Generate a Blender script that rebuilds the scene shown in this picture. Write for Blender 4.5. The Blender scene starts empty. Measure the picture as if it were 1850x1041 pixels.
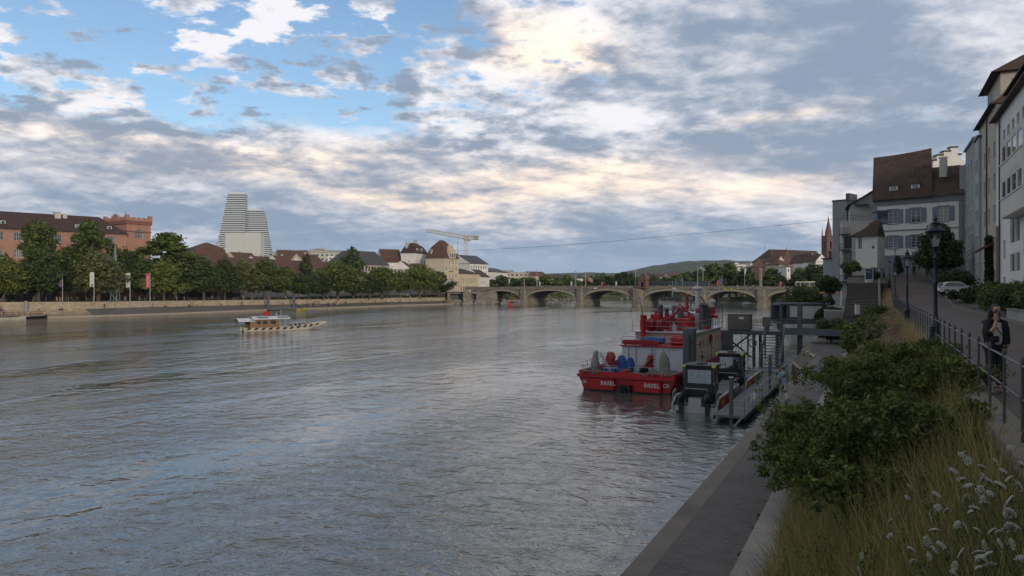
import bpy, math, random
import numpy as np
from mathutils import Vector, Matrix

random.seed(7)
RNG = np.random.default_rng(7)
SC = bpy.context.scene
COL = SC.collection
PI = math.pi
F = 1350.0
CZ = 8.2                       # camera height above the water
UX, UY = 0.438, 0.899          # direction of the river and of the quay
NX_, NY_ = 0.899, -0.438       # towards the houses on the near bank


def px(x, Y):
    return (x - 925.0) / F * Y


def pz(y, Y):
    return CZ - (y - 520.0) / F * Y


def P(x, y, Y):
    return Vector((px(x, Y), Y, pz(y, Y)))


def ST(s, t, z=0.0):
    return Vector((s * UX + t * NX_, s * UY + t * NY_, z))


# ------------------------------------------------------------------ camera
cd = bpy.data.cameras.new('camera')
cam = bpy.data.objects.new('camera', cd)
COL.objects.link(cam)
cam.location = (0, 0, CZ)
cam.rotation_euler = (PI / 2, 0, 0)
cd.sensor_width = 36
cd.lens = F / 1850 * 36
cd.clip_start = 0.1
cd.clip_end = 12000
SC.camera = cam
SC.view_settings.view_transform = 'Standard'
SC.view_settings.look = 'None'
SC.view_settings.exposure = 0.46
SC.view_settings.gamma = 1
SC.cycles.use_denoising = True
SC.cycles.max_bounces = 6
SC.cycles.transparent_max_bounces = 8
SC.cycles.caustics_reflective = False
SC.cycles.caustics_refractive = False


# ------------------------------------------------------------------ node expressions
class E:
    nt = None

    def __init__(self, s):
        self.s = s

    @staticmethod
    def m(op, *a, clamp=False):
        n = E.nt.nodes.new('ShaderNodeMath')
        n.operation = op
        n.use_clamp = clamp
        for i, v in enumerate(a):
            if isinstance(v, E):
                E.nt.links.new(v.s, n.inputs[i])
            else:
                n.inputs[i].default_value = v
        return E(n.outputs[0])

    def __add__(a, b): return E.m('ADD', a, b)
    __radd__ = __add__
    def __sub__(a, b): return E.m('SUBTRACT', a, b)
    def __rsub__(a, b): return E.m('SUBTRACT', b, a)
    def __mul__(a, b): return E.m('MULTIPLY', a, b)
    __rmul__ = __mul__
    def __truediv__(a, b): return E.m('DIVIDE', a, b)
    def __rtruediv__(a, b): return E.m('DIVIDE', b, a)


def smooth(x, a, b):
    n = E.nt.nodes.new('ShaderNodeMapRange')
    n.interpolation_type = 'SMOOTHSTEP'
    E.nt.links.new(x.s, n.inputs['Value'])
    n.inputs['From Min'].default_value = a
    n.inputs['From Max'].default_value = b
    return E(n.outputs['Result'])


def comb(x, y, z):
    n = E.nt.nodes.new('ShaderNodeCombineXYZ')
    for i, v in enumerate((x, y, z)):
        if isinstance(v, E):
            E.nt.links.new(v.s, n.inputs[i])
        else:
            n.inputs[i].default_value = v
    return E(n.outputs[0])


def noise(vec, scale, detail=6, rough=.5, lac=2, dist=0):
    n = E.nt.nodes.new('ShaderNodeTexNoise')
    n.inputs['Scale'].default_value = scale
    n.inputs['Detail'].default_value = detail
    n.inputs['Roughness'].default_value = rough
    n.inputs['Lacunarity'].default_value = lac
    n.inputs['Distortion'].default_value = dist
    if vec is not None:
        E.nt.links.new(vec.s, n.inputs['Vector'])
    return E(n.outputs[0])


def mixc(f, a, b, mode='MIX'):
    n = E.nt.nodes.new('ShaderNodeMix')
    n.data_type = 'RGBA'
    n.blend_type = mode
    if isinstance(f, E):
        E.nt.links.new(f.s, n.inputs[0])
    else:
        n.inputs[0].default_value = f
    for k, v in ((6, a), (7, b)):
        if isinstance(v, E):
            E.nt.links.new(v.s, n.inputs[k])
        else:
            n.inputs[k].default_value = (*v, 1)
    return E(n.outputs[2])


# ------------------------------------------------------------------ sky
SUN_EL, SUN_AZ = 13.0, 152.0          # low sun behind the camera, veiled by cloud (azimuth clockwise from +Y)
w = bpy.data.worlds.new('World')
SC.world = w
w.use_nodes = True
nt = w.node_tree
E.nt = nt
nt.nodes.clear()
out = nt.nodes.new('ShaderNodeOutputWorld')
sky = nt.nodes.new('ShaderNodeTexSky')
sky.sky_type = 'NISHITA'
sky.sun_disc = False
sky.sun_elevation = math.radians(SUN_EL)
sky.sun_rotation = math.radians(SUN_AZ)
sky.altitude = 260
sky.air_density = 1.0
sky.dust_density = 0.7
sky.ozone_density = 2.2
bgA = nt.nodes.new('ShaderNodeBackground')
bgA.inputs['Strength'].default_value = 0.118
nt.links.new(sky.outputs[0], bgA.inputs['Color'])
tc = nt.nodes.new('ShaderNodeTexCoord')
sep = nt.nodes.new('ShaderNodeSeparateXYZ')
nt.links.new(tc.outputs['Generated'], sep.inputs[0])
dx, dy, dz = (E(sep.outputs[i]) for i in range(3))
dzc = E.m('MAXIMUM', dz, 0.0)
az = E.m('ARCTAN2', dx, dy) * (180 / PI)            # degrees, 0 = up river
el = E.m('ARCSINE', dzc) * (180 / PI)
pl = dzc + 0.21
cx, cy = dx / pl, dy / pl                           # the flat cloud deck seen in perspective


def blob(a0, e0, sa, se, rot=0.0):
    da, de = az - a0, el - e0
    if rot:
        c, s_ = math.cos(math.radians(rot)), math.sin(math.radians(rot))
        da, de = da * c + de * s_, de * c - da * s_
    q = (da * (1 / sa)) * (da * (1 / sa)) + (de * (1 / se)) * (de * (1 / se))
    return E.m('EXPONENT', q * -1.0)


def azel(x, y):      # photograph pixel -> degrees of azimuth and elevation
    d = Vector(((x - 925) / F, 1, (520 - y) / F)).normalized()
    return math.degrees(math.atan2(d.x, d.y)), math.degrees(math.asin(d.z))


def pblob(x, y, wx, wy, rot=0):
    a, e = azel(x, y)
    return blob(a, e, wx / F * 57.3, wy / F * 57.3, rot)


plane = comb(cx, cy, 0.3)
n1 = noise(plane, 1.9, 7, .56, 2.1, .25)
puff = noise(comb(cx, cy * 1.15, 1.7), 9.0, 8, .58, 2.1, .12)
puffb = noise(comb(cx + 0.018, cy * 1.15 - 0.05, 1.72), 9.0, 5, .58, 2.1, .12)
mid = noise(comb(cx * .9 + cy * .25, cy * 0.70, 5.7), 2.9, 7, .52, 2.1, .35)
midb = noise(comb(cx * .9 + cy * .25 + .03, cy * 0.70 - .11, 5.74), 2.9, 5, .52, 2.1, .35)
streak = noise(comb((az + el * 1.4) * 0.035, (el + az * 0.14) * 0.17, 4.1), 1.5, 7, .54, 2.1, .7)
fine = noise(comb((az + el) * 0.10, (el + az * .1) * 0.30, 9.0), 2.4, 8, .62, 2.1, .6)

blue_gap = pblob(170, 70, 430, 150) * 0.60 + pblob(470, 215, 130, 26, 4) * .16 + pblob(640, 8, 110, 25) * 0.16 \
    + pblob(690, 300, 60, 14, -20) * 0.16 + pblob(1525, 287, 55, 13, 4) * 0.34 + pblob(1000, 5, 80, 12) * .14
cover = smooth(n1 * .5 + puff * .5 + 0.12 - blue_gap, 0.44, 0.55)
cum = smooth(puff + (n1 - .5) * .35 + pblob(60, 150, 130, 34, -20) * .11 + pblob(215, 215, 100, 30, -12) * .15
             + pblob(400, 20, 120, 20) * .07 + pblob(270, 130, 160, 20) * 0.07 + pblob(570, 50, 110, 35) * .09
             + pblob(510, 120, 150, 40) * .08, 0.515, 0.63)
low = smooth(el + (streak - .5) * 4.0 + (n1 - .5) * 5, 12.0, 10.4)
cover = E.m('MAXIMUM', E.m('MAXIMUM', cover, cum * 0.96), low)

# light and shade of the cloud
calm = 1 - pblob(1500, 90, 500, 190) * .6 + pblob(450, 130, 500, 130) * .35
relief = ((puffb - puff) * 2.5 + (midb - mid) * 3.4 + (mid - .5) * -1.5) * calm
bright = relief + 0.46 + (fine - .5) * 0.35 + pblob(230, 90, 430, 120) * .22 + pblob(720, 170, 260, 90) * .12
warm = pblob(970, 75, 150, 55) * 0.30 + pblob(840, 30, 110, 30) * 0.10 + pblob(1050, 110, 120, 26) * 0.20 \
    + pblob(720, 105, 110, 18) * .25 + pblob(1000, 325, 330, 45, 4) * 0.38 + pblob(480, 290, 330, 28, 5) * 0.26 \
    + pblob(760, 370, 260, 26, -9) * .25 + pblob(120, 240, 200, 16, 0) * .16 \
    + pblob(1350, 350, 240, 30, -2) * 0.22 + pblob(1430, 205, 160, 13, 4) * .26 \
    + pblob(180, 150, 330, 150) * .10 + pblob(1480, 318, 100, 12, 3) * .25
grey = pblob(1500, 100, 480, 150) * 0.34 + pblob(870, 90, 70, 30) * 0.28 + pblob(620, 190, 190, 60) * 0.10 \
    + pblob(1400, 255, 330, 22) * 0.30 + pblob(1130, 345, 160, 16, -12) * .36 + pblob(200, 400, 420, 34) * 0.36 \
    + pblob(1150, 460, 560, 30) * .25 + pblob(1500, 390, 300, 24, -3) * .15 + pblob(820, 255, 160, 18, -14) * .2 \
    + pblob(60, 300, 120, 20) * .15
sk = (streak - .5) * 3.2
lowband = smooth(el + (n1 - .5) * 6, 12.5, 8.5)
bright = bright * (1 - lowband * .62) + (sk * 0.62 + .15) * lowband + warm * (.7 + sk * .35 + relief * .3) - grey
hor = smooth(el, 4.6, 1.2)
bright = bright * (1 - hor * 0.85) + (0.12 + sk * .04) * hor
b = smooth(bright, -0.14, 1.18)
shade = mixc(smooth(el, 0, 9), (0.210, 0.300, 0.420), (0.212, 0.272, 0.362))
shade = mixc(E.m('MINIMUM', warm * 1.0, 0.8), shade, (0.34, 0.325, 0.36))
lit = mixc(smooth(warm, 0.02, .42), (0.72, 0.71, 0.735), (1.06, 0.86, 0.68))
cc = mixc(b, shade, lit)
bgB = nt.nodes.new('ShaderNodeBackground')
bgB.inputs['Strength'].default_value = 1.0
sky_dim = 1 - smooth(el, 28, 55) * .45                 # unseen sky darkened overhead and behind to dim the ground and near water
sky_dim = sky_dim * (1 - smooth(dy, .25, -.35) * .2)
cc = mixc(1.0, cc, comb(sky_dim, sky_dim, sky_dim), 'MULTIPLY')
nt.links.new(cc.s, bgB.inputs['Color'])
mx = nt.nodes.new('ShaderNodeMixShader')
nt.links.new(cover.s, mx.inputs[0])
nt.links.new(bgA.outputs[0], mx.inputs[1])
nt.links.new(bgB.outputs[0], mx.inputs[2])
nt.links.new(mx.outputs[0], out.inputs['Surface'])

sd = bpy.data.lights.new('sun', 'SUN')
sun = bpy.data.objects.new('sun', sd)
COL.objects.link(sun)
sd.energy = 1.35
sd.angle = math.radians(8)
sd.color = (1.0, 0.86, 0.70)
sa, se = math.radians(SUN_AZ), math.radians(SUN_EL)
dirv = Vector((math.sin(sa) * math.cos(se), math.cos(sa) * math.cos(se), math.sin(se)))
sun.rotation_euler = dirv.to_track_quat('Z', 'Y').to_euler()


# ================================================================== materials
def newmat(name):
    m = bpy.data.materials.new(name)
    m.use_nodes = True
    nt_ = m.node_tree
    E.nt = nt_
    return m, nt_, nt_.nodes['Principled BSDF']


def M(name, col, rough=.7, metal=0, var=.18, scale=1.5, bump=0, bscale=8, coords='Object', col2=None, island=0, spec=.5, detail=5, stretch=None, stain=0):
    m, t, b = newmat(name)
    tcn = t.nodes.new('ShaderNodeTexCoord')
    v = E(tcn.outputs[coords])
    if stretch:
        mp = t.nodes.new('ShaderNodeMapping')
        mp.inputs['Scale'].default_value = stretch
        t.links.new(v.s, mp.inputs[0])
        v = E(mp.outputs[0])
    n = noise(v, scale, detail, .6)
    k = (n - .5) * (2.6 * var) + 1.0
    if island:
        g = t.nodes.new('ShaderNodeNewGeometry')
        k = k + (E(g.outputs['Random Per Island']) - .5) * (2 * island)
    c = col if col2 is None else mixc(smooth(n, .38, .62), col, col2)
    c = mixc(1.0, c, comb(k, k, k), 'MULTIPLY')
    if stain:
        n2 = noise(v, scale * .35, 4, .6)
        c = mixc(smooth(n2, .5, .72) * stain, c, tuple(x * .45 for x in col))
    t.links.new(c.s, b.inputs['Base Color'])
    b.inputs['Roughness'].default_value = rough
    b.inputs['Metallic'].default_value = metal
    b.inputs['Specular IOR Level'].default_value = spec
    if bump:
        n3 = noise(v, bscale, 6, .6)
        bn = t.nodes.new('ShaderNodeBump')
        bn.inputs['Strength'].default_value = bump
        bn.inputs['Distance'].default_value = .05
        t.links.new(n3.s, bn.inputs['Height'])
        t.links.new(bn.outputs[0], b.inputs['Normal'])
    return m


def BR(name, c1, c2, mortar, bw, bh, ms=.02, rough=.85, bump=.5, vec='wall', var=.2, offs=.5, rot=0, dist=.03):
    """bricks, ashlar, setts or tiles laid over a surface"""
    m, t, b = newmat(name)
    tcn = t.nodes.new('ShaderNodeTexCoord')
    sp = t.nodes.new('ShaderNodeSeparateXYZ')
    t.links.new(tcn.outputs['Object'], sp.inputs[0])
    x, y, z = (E(sp.outputs[i]) for i in range(3))
    wob = noise(E(tcn.outputs['Object']), 1.3, 3, .5)
    if vec == 'wall':
        v = comb(x + y + wob * dist, z + wob * dist, 0)
    elif vec == 'roof':
        v = comb(x * .999 + y * .03, z * 1.3 + wob * dist, 0)
    elif vec == 'roofy':
        v = comb(y, z * 1.3 + wob * dist, 0)
    else:
        c_, s_ = math.cos(rot), math.sin(rot)
        v = comb(x * c_ + y * s_ + wob * dist, y * c_ - x * s_ + wob * dist, 0)
    br = t.nodes.new('ShaderNodeTexBrick')
    br.offset = offs
    t.links.new(v.s, br.inputs['Vector'])
    br.inputs['Color1'].default_value = (*c1, 1)
    br.inputs['Color2'].default_value = (*c2, 1)
    br.inputs['Mortar'].default_value = (*mortar, 1)
    br.inputs['Scale'].default_value = 1
    br.inputs['Brick Width'].default_value = bw
    br.inputs['Row Height'].default_value = bh
    br.inputs['Mortar Size'].default_value = ms
    br.inputs['Mortar Smooth'].default_value = .3
    n = noise(E(tcn.outputs['Object']), .7, 7, .65)
    k = (n - .5) * (3 * var) + 1
    c = mixc(1.0, E(br.outputs['Color']), comb(k, k, k), 'MULTIPLY')
    t.links.new(c.s, b.inputs['Base Color'])
    b.inputs['Roughness'].default_value = rough
    bn = t.nodes.new('ShaderNodeBump')
    bn.inputs['Strength'].default_value = bump
    bn.inputs['Distance'].default_value = .03
    h = (1 - E(br.outputs['Fac'])) + noise(E(tcn.outputs['Object']), 9, 5, .6) * .6
    t.links.new(h.s, bn.inputs['Height'])
    t.links.new(bn.outputs[0], b.inputs['Normal'])
    return m


def LEAF(name, c1, c2, isl=.35, tr=.3):
    m, t, b = newmat(name)
    g = t.nodes.new('ShaderNodeNewGeometry')
    r = E(g.outputs['Random Per Island'])
    oi = t.nodes.new('ShaderNodeObjectInfo')
    orr = E(oi.outputs['Random'])
    tcn = t.nodes.new('ShaderNodeTexCoord')
    n = noise(E(tcn.outputs['Object']), .45, 3, .6)
    f = E.m('ADD', smooth(n, .35, .65) * .55, r * .45, clamp=True)
    c = mixc(f, c1, c2)
    k = 1 + (r - .5) * (2 * isl) + (orr - .5) * .3
    c = mixc(1.0, c, comb(k, k, k * .95), 'MULTIPLY')
    t.links.new(c.s, b.inputs['Base Color'])
    b.inputs['Roughness'].default_value = .6
    b.inputs['Specular IOR Level'].default_value = .25
    tl = t.nodes.new('ShaderNodeBsdfTranslucent')
    t.links.new(c.s, tl.inputs['Color'])
    ms = t.nodes.new('ShaderNodeMixShader')
    ms.inputs[0].default_value = tr
    t.links.new(b.outputs[0], ms.inputs[1])
    t.links.new(tl.outputs[0], ms.inputs[2])
    t.links.new(ms.outputs[0], t.nodes['Material Output'].inputs['Surface'])
    return m


def GLASS(name, tint=(.03, .04, .05), rough=.06):
    m, t, b = newmat(name)
    g = t.nodes.new('ShaderNodeTexCoord')
    n = noise(E(g.outputs['Object']), 1.2, 3, .5)
    oi = t.nodes.new('ShaderNodeObjectInfo')
    cur = smooth(E(oi.outputs['Random']), .72, .80)       # some rooms have light curtains drawn
    c = mixc(cur * .6, mixc(n, tint, tuple(x * 2.2 for x in tint)), (.30, .29, .27))
    t.links.new(c.s, b.inputs['Base Color'])
    b.inputs['Roughness'].default_value = rough
    b.inputs['Specular IOR Level'].default_value = .8
    return m


def SHIRT(name, cols):
    """clothing whose colour differs from person to person"""
    m, t, b = newmat(name)
    oi = t.nodes.new('ShaderNodeObjectInfo')
    cr = t.nodes.new('ShaderNodeValToRGB')
    cr.color_ramp.interpolation = 'CONSTANT'
    e = cr.color_ramp.elements
    while len(e) < len(cols):
        e.new(0)
    for i, c in enumerate(cols):
        e[i].position = i / len(cols)
        e[i].color = (*c, 1)
    t.links.new(oi.outputs['Random'], cr.inputs[0])
    t.links.new(cr.outputs[0], b.inputs['Base Color'])
    b.inputs['Roughness'].default_value = .85
    return m


# ================================================================== mesh builder
def bas(d):
    d = d.normalized()
    a = Vector((0, 0, 1)) if abs(d.z) < .9 else Vector((1, 0, 0))
    u = d.cross(a).normalized()
    return u, d.cross(u).normalized()


class MB:
    def __init__(self):
        self.v, self.f, self.m = [], [], []
        self.T = None

    def add(self, vs, fs, mi=0):
        o = len(self.v)
        if self.T is not None:
            vs = [self.T @ Vector(p) for p in vs]
        self.v.extend([tuple(p) for p in vs])
        for k in fs:
            self.f.append(tuple(i + o for i in k))
            self.m.append(mi)
        return self

    def box(self, x0, y0, z0, x1, y1, z1, mi=0):
        if x0 > x1: x0, x1 = x1, x0
        if y0 > y1: y0, y1 = y1, y0
        if z0 > z1: z0, z1 = z1, z0
        return self.add([(x0, y0, z0), (x1, y0, z0), (x1, y1, z0), (x0, y1, z0), (x0, y0, z1), (x1, y0, z1), (x1, y1, z1), (x0, y1, z1)],
                        [(3, 2, 1, 0), (4, 5, 6, 7), (0, 1, 5, 4), (1, 2, 6, 5), (2, 3, 7, 6), (3, 0, 4, 7)], mi)

    def rbox(self, x0, y0, z0, x1, y1, z1, r, mi=0):
        """box with chamfered edges"""
        if x0 > x1: x0, x1 = x1, x0
        if y0 > y1: y0, y1 = y1, y0
        if z0 > z1: z0, z1 = z1, z0
        L = [(z0, r), (z0 + r, 0), (z1 - r, 0), (z1, r)]
        vs, fs = [], []
        for z, i in L:
            vs += [(x0 + i + r, y0 + i, z), (x1 - i - r, y0 + i, z), (x1 - i, y0 + i + r, z), (x1 - i, y1 - i - r, z),
                   (x1 - i - r, y1 - i, z), (x0 + i + r, y1 - i, z), (x0 + i, y1 - i - r, z), (x0 + i, y0 + i + r, z)]
        for k in range(3):
            for j in range(8):
                a, b_ = k * 8 + j, k * 8 + (j + 1) % 8
                fs.append((a, b_, b_ + 8, a + 8))
        fs.append(tuple(range(7, -1, -1)))
        fs.append(tuple(range(24, 32)))
        return self.add(vs, fs, mi)

    def prism(self, poly, z0, z1, mi=0, top=None):
        """vertical extrusion of a counter-clockwise outline"""
        n = len(poly)
        zz0 = z0 if isinstance(z0, (list, tuple)) else [z0] * n
        zz1 = z1 if isinstance(z1, (list, tuple)) else [z1] * n
        vs = [(p[0], p[1], zz0[i]) for i, p in enumerate(poly)] + [(p[0], p[1], zz1[i]) for i, p in enumerate(poly)]
        fs = [(i, (i + 1) % n, (i + 1) % n + n, i + n) for i in range(n)]
        self.add(vs, fs + [tuple(range(n - 1, -1, -1))], mi)
        return self.add(vs, [tuple(range(n, 2 * n))], mi if top is None else top)

    def slab(self, pts, vec, mi=0):
        """any planar outline pushed along vec"""
        n = len(pts)
        vec = Vector(vec)
        vs = [Vector(p) for p in pts] + [Vector(p) + vec for p in pts]
        nn = (Vector(pts[1]) - Vector(pts[0])).cross(Vector(pts[2]) - Vector(pts[1]))
        fs = [(i, (i + 1) % n, (i + 1) % n + n, i + n) for i in range(n)] + [tuple(range(n - 1, -1, -1)), tuple(range(n, 2 * n))]
        if nn.dot(vec) < 0:
            fs = [tuple(reversed(f)) for f in fs]
        return self.add(vs, fs, mi)

    def tube(self, p0, p1, r0, r1=None, n=8, mi=0, caps=True):
        p0, p1 = Vector(p0), Vector(p1)
        r1 = r0 if r1 is None else r1
        u, v = bas(p1 - p0)
        vs = []
        for p, r in ((p0, r0), (p1, r1)):
            for i in range(n):
                a = 2 * PI * i / n
                vs.append(p + u * (math.cos(a) * r) + v * (math.sin(a) * r))
        fs = [(i, (i + 1) % n, (i + 1) % n + n, i + n) for i in range(n)]
        if caps:
            fs += [tuple(range(n - 1, -1, -1)), tuple(range(n, 2 * n))]
        return self.add(vs, fs, mi)

    def path(self, pts, r, n=6, mi=0):
        """one bent tube through the points; r a number or one per point"""
        pts = [Vector(p) for p in pts]
        rs = r if isinstance(r, (list, tuple)) else [r] * len(pts)
        vs, fs = [], []
        u = None
        for i, p in enumerate(pts):
            d = (pts[min(i + 1, len(pts) - 1)] - pts[max(i - 1, 0)])
            if d.length < 1e-6: d = Vector((0, 0, 1))
            d.normalize()
            if u is None:
                u, v = bas(d)
            else:
                u = (u - d * u.dot(d)).normalized()
                v = d.cross(u)
            for k in range(n):
                a = 2 * PI * k / n
                vs.append(p + u * (math.cos(a) * rs[i]) + v * (math.sin(a) * rs[i]))
        for i in range(len(pts) - 1):
            for k in range(n):
                a, b_ = i * n + k, i * n + (k + 1) % n
                fs.append((a, b_, b_ + n, a + n))
        m_ = (len(pts) - 1) * n
        fs += [tuple(range(n - 1, -1, -1)), tuple(range(m_, m_ + n))]
        return self.add(vs, fs, mi)

    def lathe(self, prof, c=(0, 0, 0), n=12, mi=0, ph=0):
        vs, fs = [], []
        for r, z in prof:
            for k in range(n):
                a = 2 * PI * k / n + ph
                vs.append((c[0] + r * math.cos(a), c[1] + r * math.sin(a), c[2] + z))
        for i in range(len(prof) - 1):
            for k in range(n):
                a, b_ = i * n + k, i * n + (k + 1) % n
                fs.append((a, b_, b_ + n, a + n))
        m_ = (len(prof) - 1) * n
        fs += [tuple(range(n - 1, -1, -1)), tuple(range(m_, m_ + n))]
        return self.add(vs, fs, mi)

    def ball(self, c, r, n=10, mi=0):
        rx, ry, rz = r if isinstance(r, (list, tuple)) else (r, r, r)
        vs, fs = [], []
        h = n // 2 + 1
        for i in range(h + 1):
            ph = PI * i / h
            for k in range(n):
                a = 2 * PI * k / n
                vs.append((c[0] + rx * max(math.sin(ph), 1e-3) * math.cos(a), c[1] + ry * max(math.sin(ph), 1e-3) * math.sin(a), c[2] - rz * math.cos(ph)))
        for i in range(h):
            for k in range(n):
                a, b_ = i * n + k, i * n + (k + 1) % n
                fs.append((a, b_, b_ + n, a + n))
        return self.add(vs, fs, mi)

    def quad(self, a, b, c, d, mi=0):
        return self.add([a, b, c, d], [(0, 1, 2, 3)], mi)

    def wall(self, O, ex, W, z0, z1, holes=(), depth=.2, mi=0, ri=None):
        """wall face seen from outside, running from O along ex, with openings and their reveals"""
        O, ex = Vector((O[0], O[1], 0)), Vector((ex[0], ex[1], 0)).normalized()
        inn = Vector((-ex.y, ex.x, 0))
        holes = [h for h in holes if h[0] > 0.02 and h[0] + h[2] < W - .02 and h[1] > z0 and h[1] + h[3] < z1]
        xs = sorted(set([0, W] + [round(h[0], 4) for h in holes] + [round(h[0] + h[2], 4) for h in holes]))
        zs = sorted(set([z0, z1] + [round(h[1], 4) for h in holes] + [round(h[1] + h[3], 4) for h in holes]))
        def pt(x, z, d=0):
            p = O + ex * x + inn * d
            return (p.x, p.y, z)
        for j in range(len(zs) - 1):
            run = None
            for i in range(len(xs) - 1):
                cxm, czm = (xs[i] + xs[i + 1]) / 2, (zs[j] + zs[j + 1]) / 2
                solid = not any(h[0] < cxm < h[0] + h[2] and h[1] < czm < h[1] + h[3] for h in holes)
                if solid and run is None: run = xs[i]
                if (not solid) and run is not None:
                    self.quad(pt(run, zs[j]), pt(xs[i], zs[j]), pt(xs[i], zs[j + 1]), pt(run, zs[j + 1]), mi)
                    run = None
            if run is not None:
                self.quad(pt(run, zs[j]), pt(W, zs[j]), pt(W, zs[j + 1]), pt(run, zs[j + 1]), mi)
        ri = mi if ri is None else ri
        for x, z, w_, h_ in holes:
            a, b_, c, d = (x, z), (x + w_, z), (x + w_, z + h_), (x, z + h_)
            for p, q in ((a, b_), (b_, c), (c, d), (d, a)):
                self.quad(pt(*p), pt(*q), pt(*q, depth), pt(*p, depth), ri)
        return self

    def build(self, name, mats, parent=None, smooth=False, loc=None):
        me = bpy.data.meshes.new(name)
        me.from_pydata(self.v, [], self.f)
        if not isinstance(mats, (list, tuple)): mats = [mats]
        for m_ in mats: me.materials.append(m_)
        if len(mats) > 1:
            me.polygons.foreach_set('material_index', self.m)
        if smooth:
            me.polygons.foreach_set('use_smooth', [True] * len(me.polygons))
            me.set_sharp_from_angle(angle=math.radians(38))
        me.update()
        o = bpy.data.objects.new(name, me)
        COL.objects.link(o)
        if parent is not None: o.parent = parent
        if loc is not None: o.location = loc
        return o


def npmesh(name, verts, faces_n, mats, parent=None, midx=None, loc=None):
    """verts (n*k, 3) laid out face by face with k corners each"""
    k = faces_n
    nv = len(verts)
    nf = nv // k
    me = bpy.data.meshes.new(name)
    me.vertices.add(nv)
    me.vertices.foreach_set('co', np.ascontiguousarray(verts, dtype=np.float32).ravel())
    me.loops.add(nv)
    me.loops.foreach_set('vertex_index', np.arange(nv, dtype=np.int32))
    me.polygons.add(nf)
    me.polygons.foreach_set('loop_start', np.arange(0, nv, k, dtype=np.int32))
    for m_ in (mats if isinstance(mats, (list, tuple)) else [mats]): me.materials.append(m_)
    if midx is not None: me.polygons.foreach_set('material_index', midx.astype(np.int32))
    me.update(calc_edges=True)
    me.validate()
    o = bpy.data.objects.new(name, me)
    COL.objects.link(o)
    if parent is not None: o.parent = parent
    if loc is not None: o.location = loc
    return o


def tag(o, label=None, cat=None, group=None, kind=None):
    if label: o['label'] = label
    if cat: o['category'] = cat
    if group: o['group'] = group
    if kind: o['kind'] = kind
    return o


def thing(name, label, cat, loc=(0, 0, 0), rz=0, group=None):
    o = bpy.data.objects.new(name, None)
    o.empty_display_size = .3
    COL.objects.link(o)
    o.location = loc
    o.rotation_euler = (0, 0, rz)
    return tag(o, label, cat, group)


def copy_tree(o, parent=None):
    kids = list(o.children)
    c = o.copy()
    COL.objects.link(c)
    c.parent = parent
    for ch in kids: copy_tree(ch, c)
    return c


def put(o, loc, rz=0, sc=1, label=None, group=None):
    o.location = loc
    o.rotation_euler = (o.rotation_euler[0], o.rotation_euler[1], rz)
    o.scale = sc if isinstance(sc, (tuple, list)) else (sc, sc, sc)
    if label: o['label'] = label
    if group: o['group'] = group
    return o


# ================================================================== palette
MT = {}
def mm(k, *a, **kw):
    MT[k] = M(k.replace('_', ' '), *a, **kw)
    return MT[k]
mm('red_render', (.38, .205, .15), .85, var=.22, scale=.5, stain=.35)
mm('red_render_dark', (.27, .10, .07), .85, var=.2, scale=.5, stain=.35)
mm('red_sandstone', (.22, .10, .075), .9, var=.3, scale=.6, bump=.3)
mm('cream_wall', (.56, .49, .37), .85, var=.08, scale=.4, stain=.25)
mm('cream_trim', (.60, .50, .33), .85, var=.08, scale=.8)
mm('white_wall', (.74, .715, .66), .85, var=.08, scale=.4, stain=.25)
mm('offwhite_wall', (.50, .475, .43), .85, var=.12, scale=.4, stain=.3)
mm('beige_wall', (.47, .42, .34), .85, var=.12, scale=.5, stain=.3)
mm('grey_wall', (.30, .31, .32), .85, var=.1, scale=.4, stain=.3)
mm('pale_grey_wall', (.38, .40, .42), .8, var=.1, scale=.4, stain=.3)
mm('blue_grey', (.20, .215, .24), .8, var=.1, scale=.6)
mm('green_grey_wall', (.30, .34, .34), .85, var=.1, scale=.4, stain=.3)
mm('frame_white', (.66, .66, .64), .5, var=.04)
mm('frame_dark', (.06, .06, .065), .5, var=.1)
mm('shutter_blue', (.20, .23, .28), .7, var=.1, scale=4, stretch=(1, 1, 12))
mm('shutter_brown', (.10, .05, .035), .7, var=.1)
mm('sandstone_trim', (.30, .20, .15), .85, var=.15, scale=1.5)
MT['roof_dark'] = BR('roof dark tiles', (.055, .032, .027), (.085, .045, .035), (.025, .018, .016), .35, .22, .02, vec='wall', var=.35, rough=.8)
MT['roof_red'] = BR('roof red brown tiles', (.105, .052, .038), (.14, .070, .048), (.045, .025, .02), .35, .24, .02, vec='wall', var=.35, rough=.8)
MT['roof_brown'] = BR('roof old brown tiles', (.068, .045, .033), (.115, .070, .046), (.03, .02, .016), .22, .19, .02, vec='wall', var=.5, rough=.85, bump=.8)
MT['roof_slate'] = BR('roof slate', (.06, .062, .065), (.08, .08, .085), (.03, .03, .03), .35, .24, .02, vec='wall', var=.25, rough=.7)
MT['quay_stone'] = BR('quay ashlar', (.44, .36, .25), (.34, .275, .19), (.22, .18, .13), 1.3, .42, .03, vec='wall', var=.35)
MT['bridge_stone'] = BR('bridge granite', (.27, .245, .195), (.175, .16, .13), (.09, .085, .07), 1.5, .55, .035, vec='wall', var=.5, bump=.8)
MT['embank'] = BR('embankment setts', (.13, .12, .11), (.18, .165, .15), (.08, .075, .07), .5, .3, .03, vec='wall', var=.3)
mm('pale_edge', (.36, .31, .24), .9, var=.2, scale=1)
mm('bark', (.10, .075, .055), .9, var=.3, scale=2, bump=.5)
mm('bark_pale', (.20, .18, .14), .9, var=.3, scale=2, bump=.5)
mm('iron_dark', (.032, .045, .05), .45, metal=.2, var=.3, scale=6, bump=.15, bscale=30)
mm('lamp_blue', (.008, .017, .032), .4, metal=.1, var=.25, scale=6, bump=.1, bscale=40)
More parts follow.
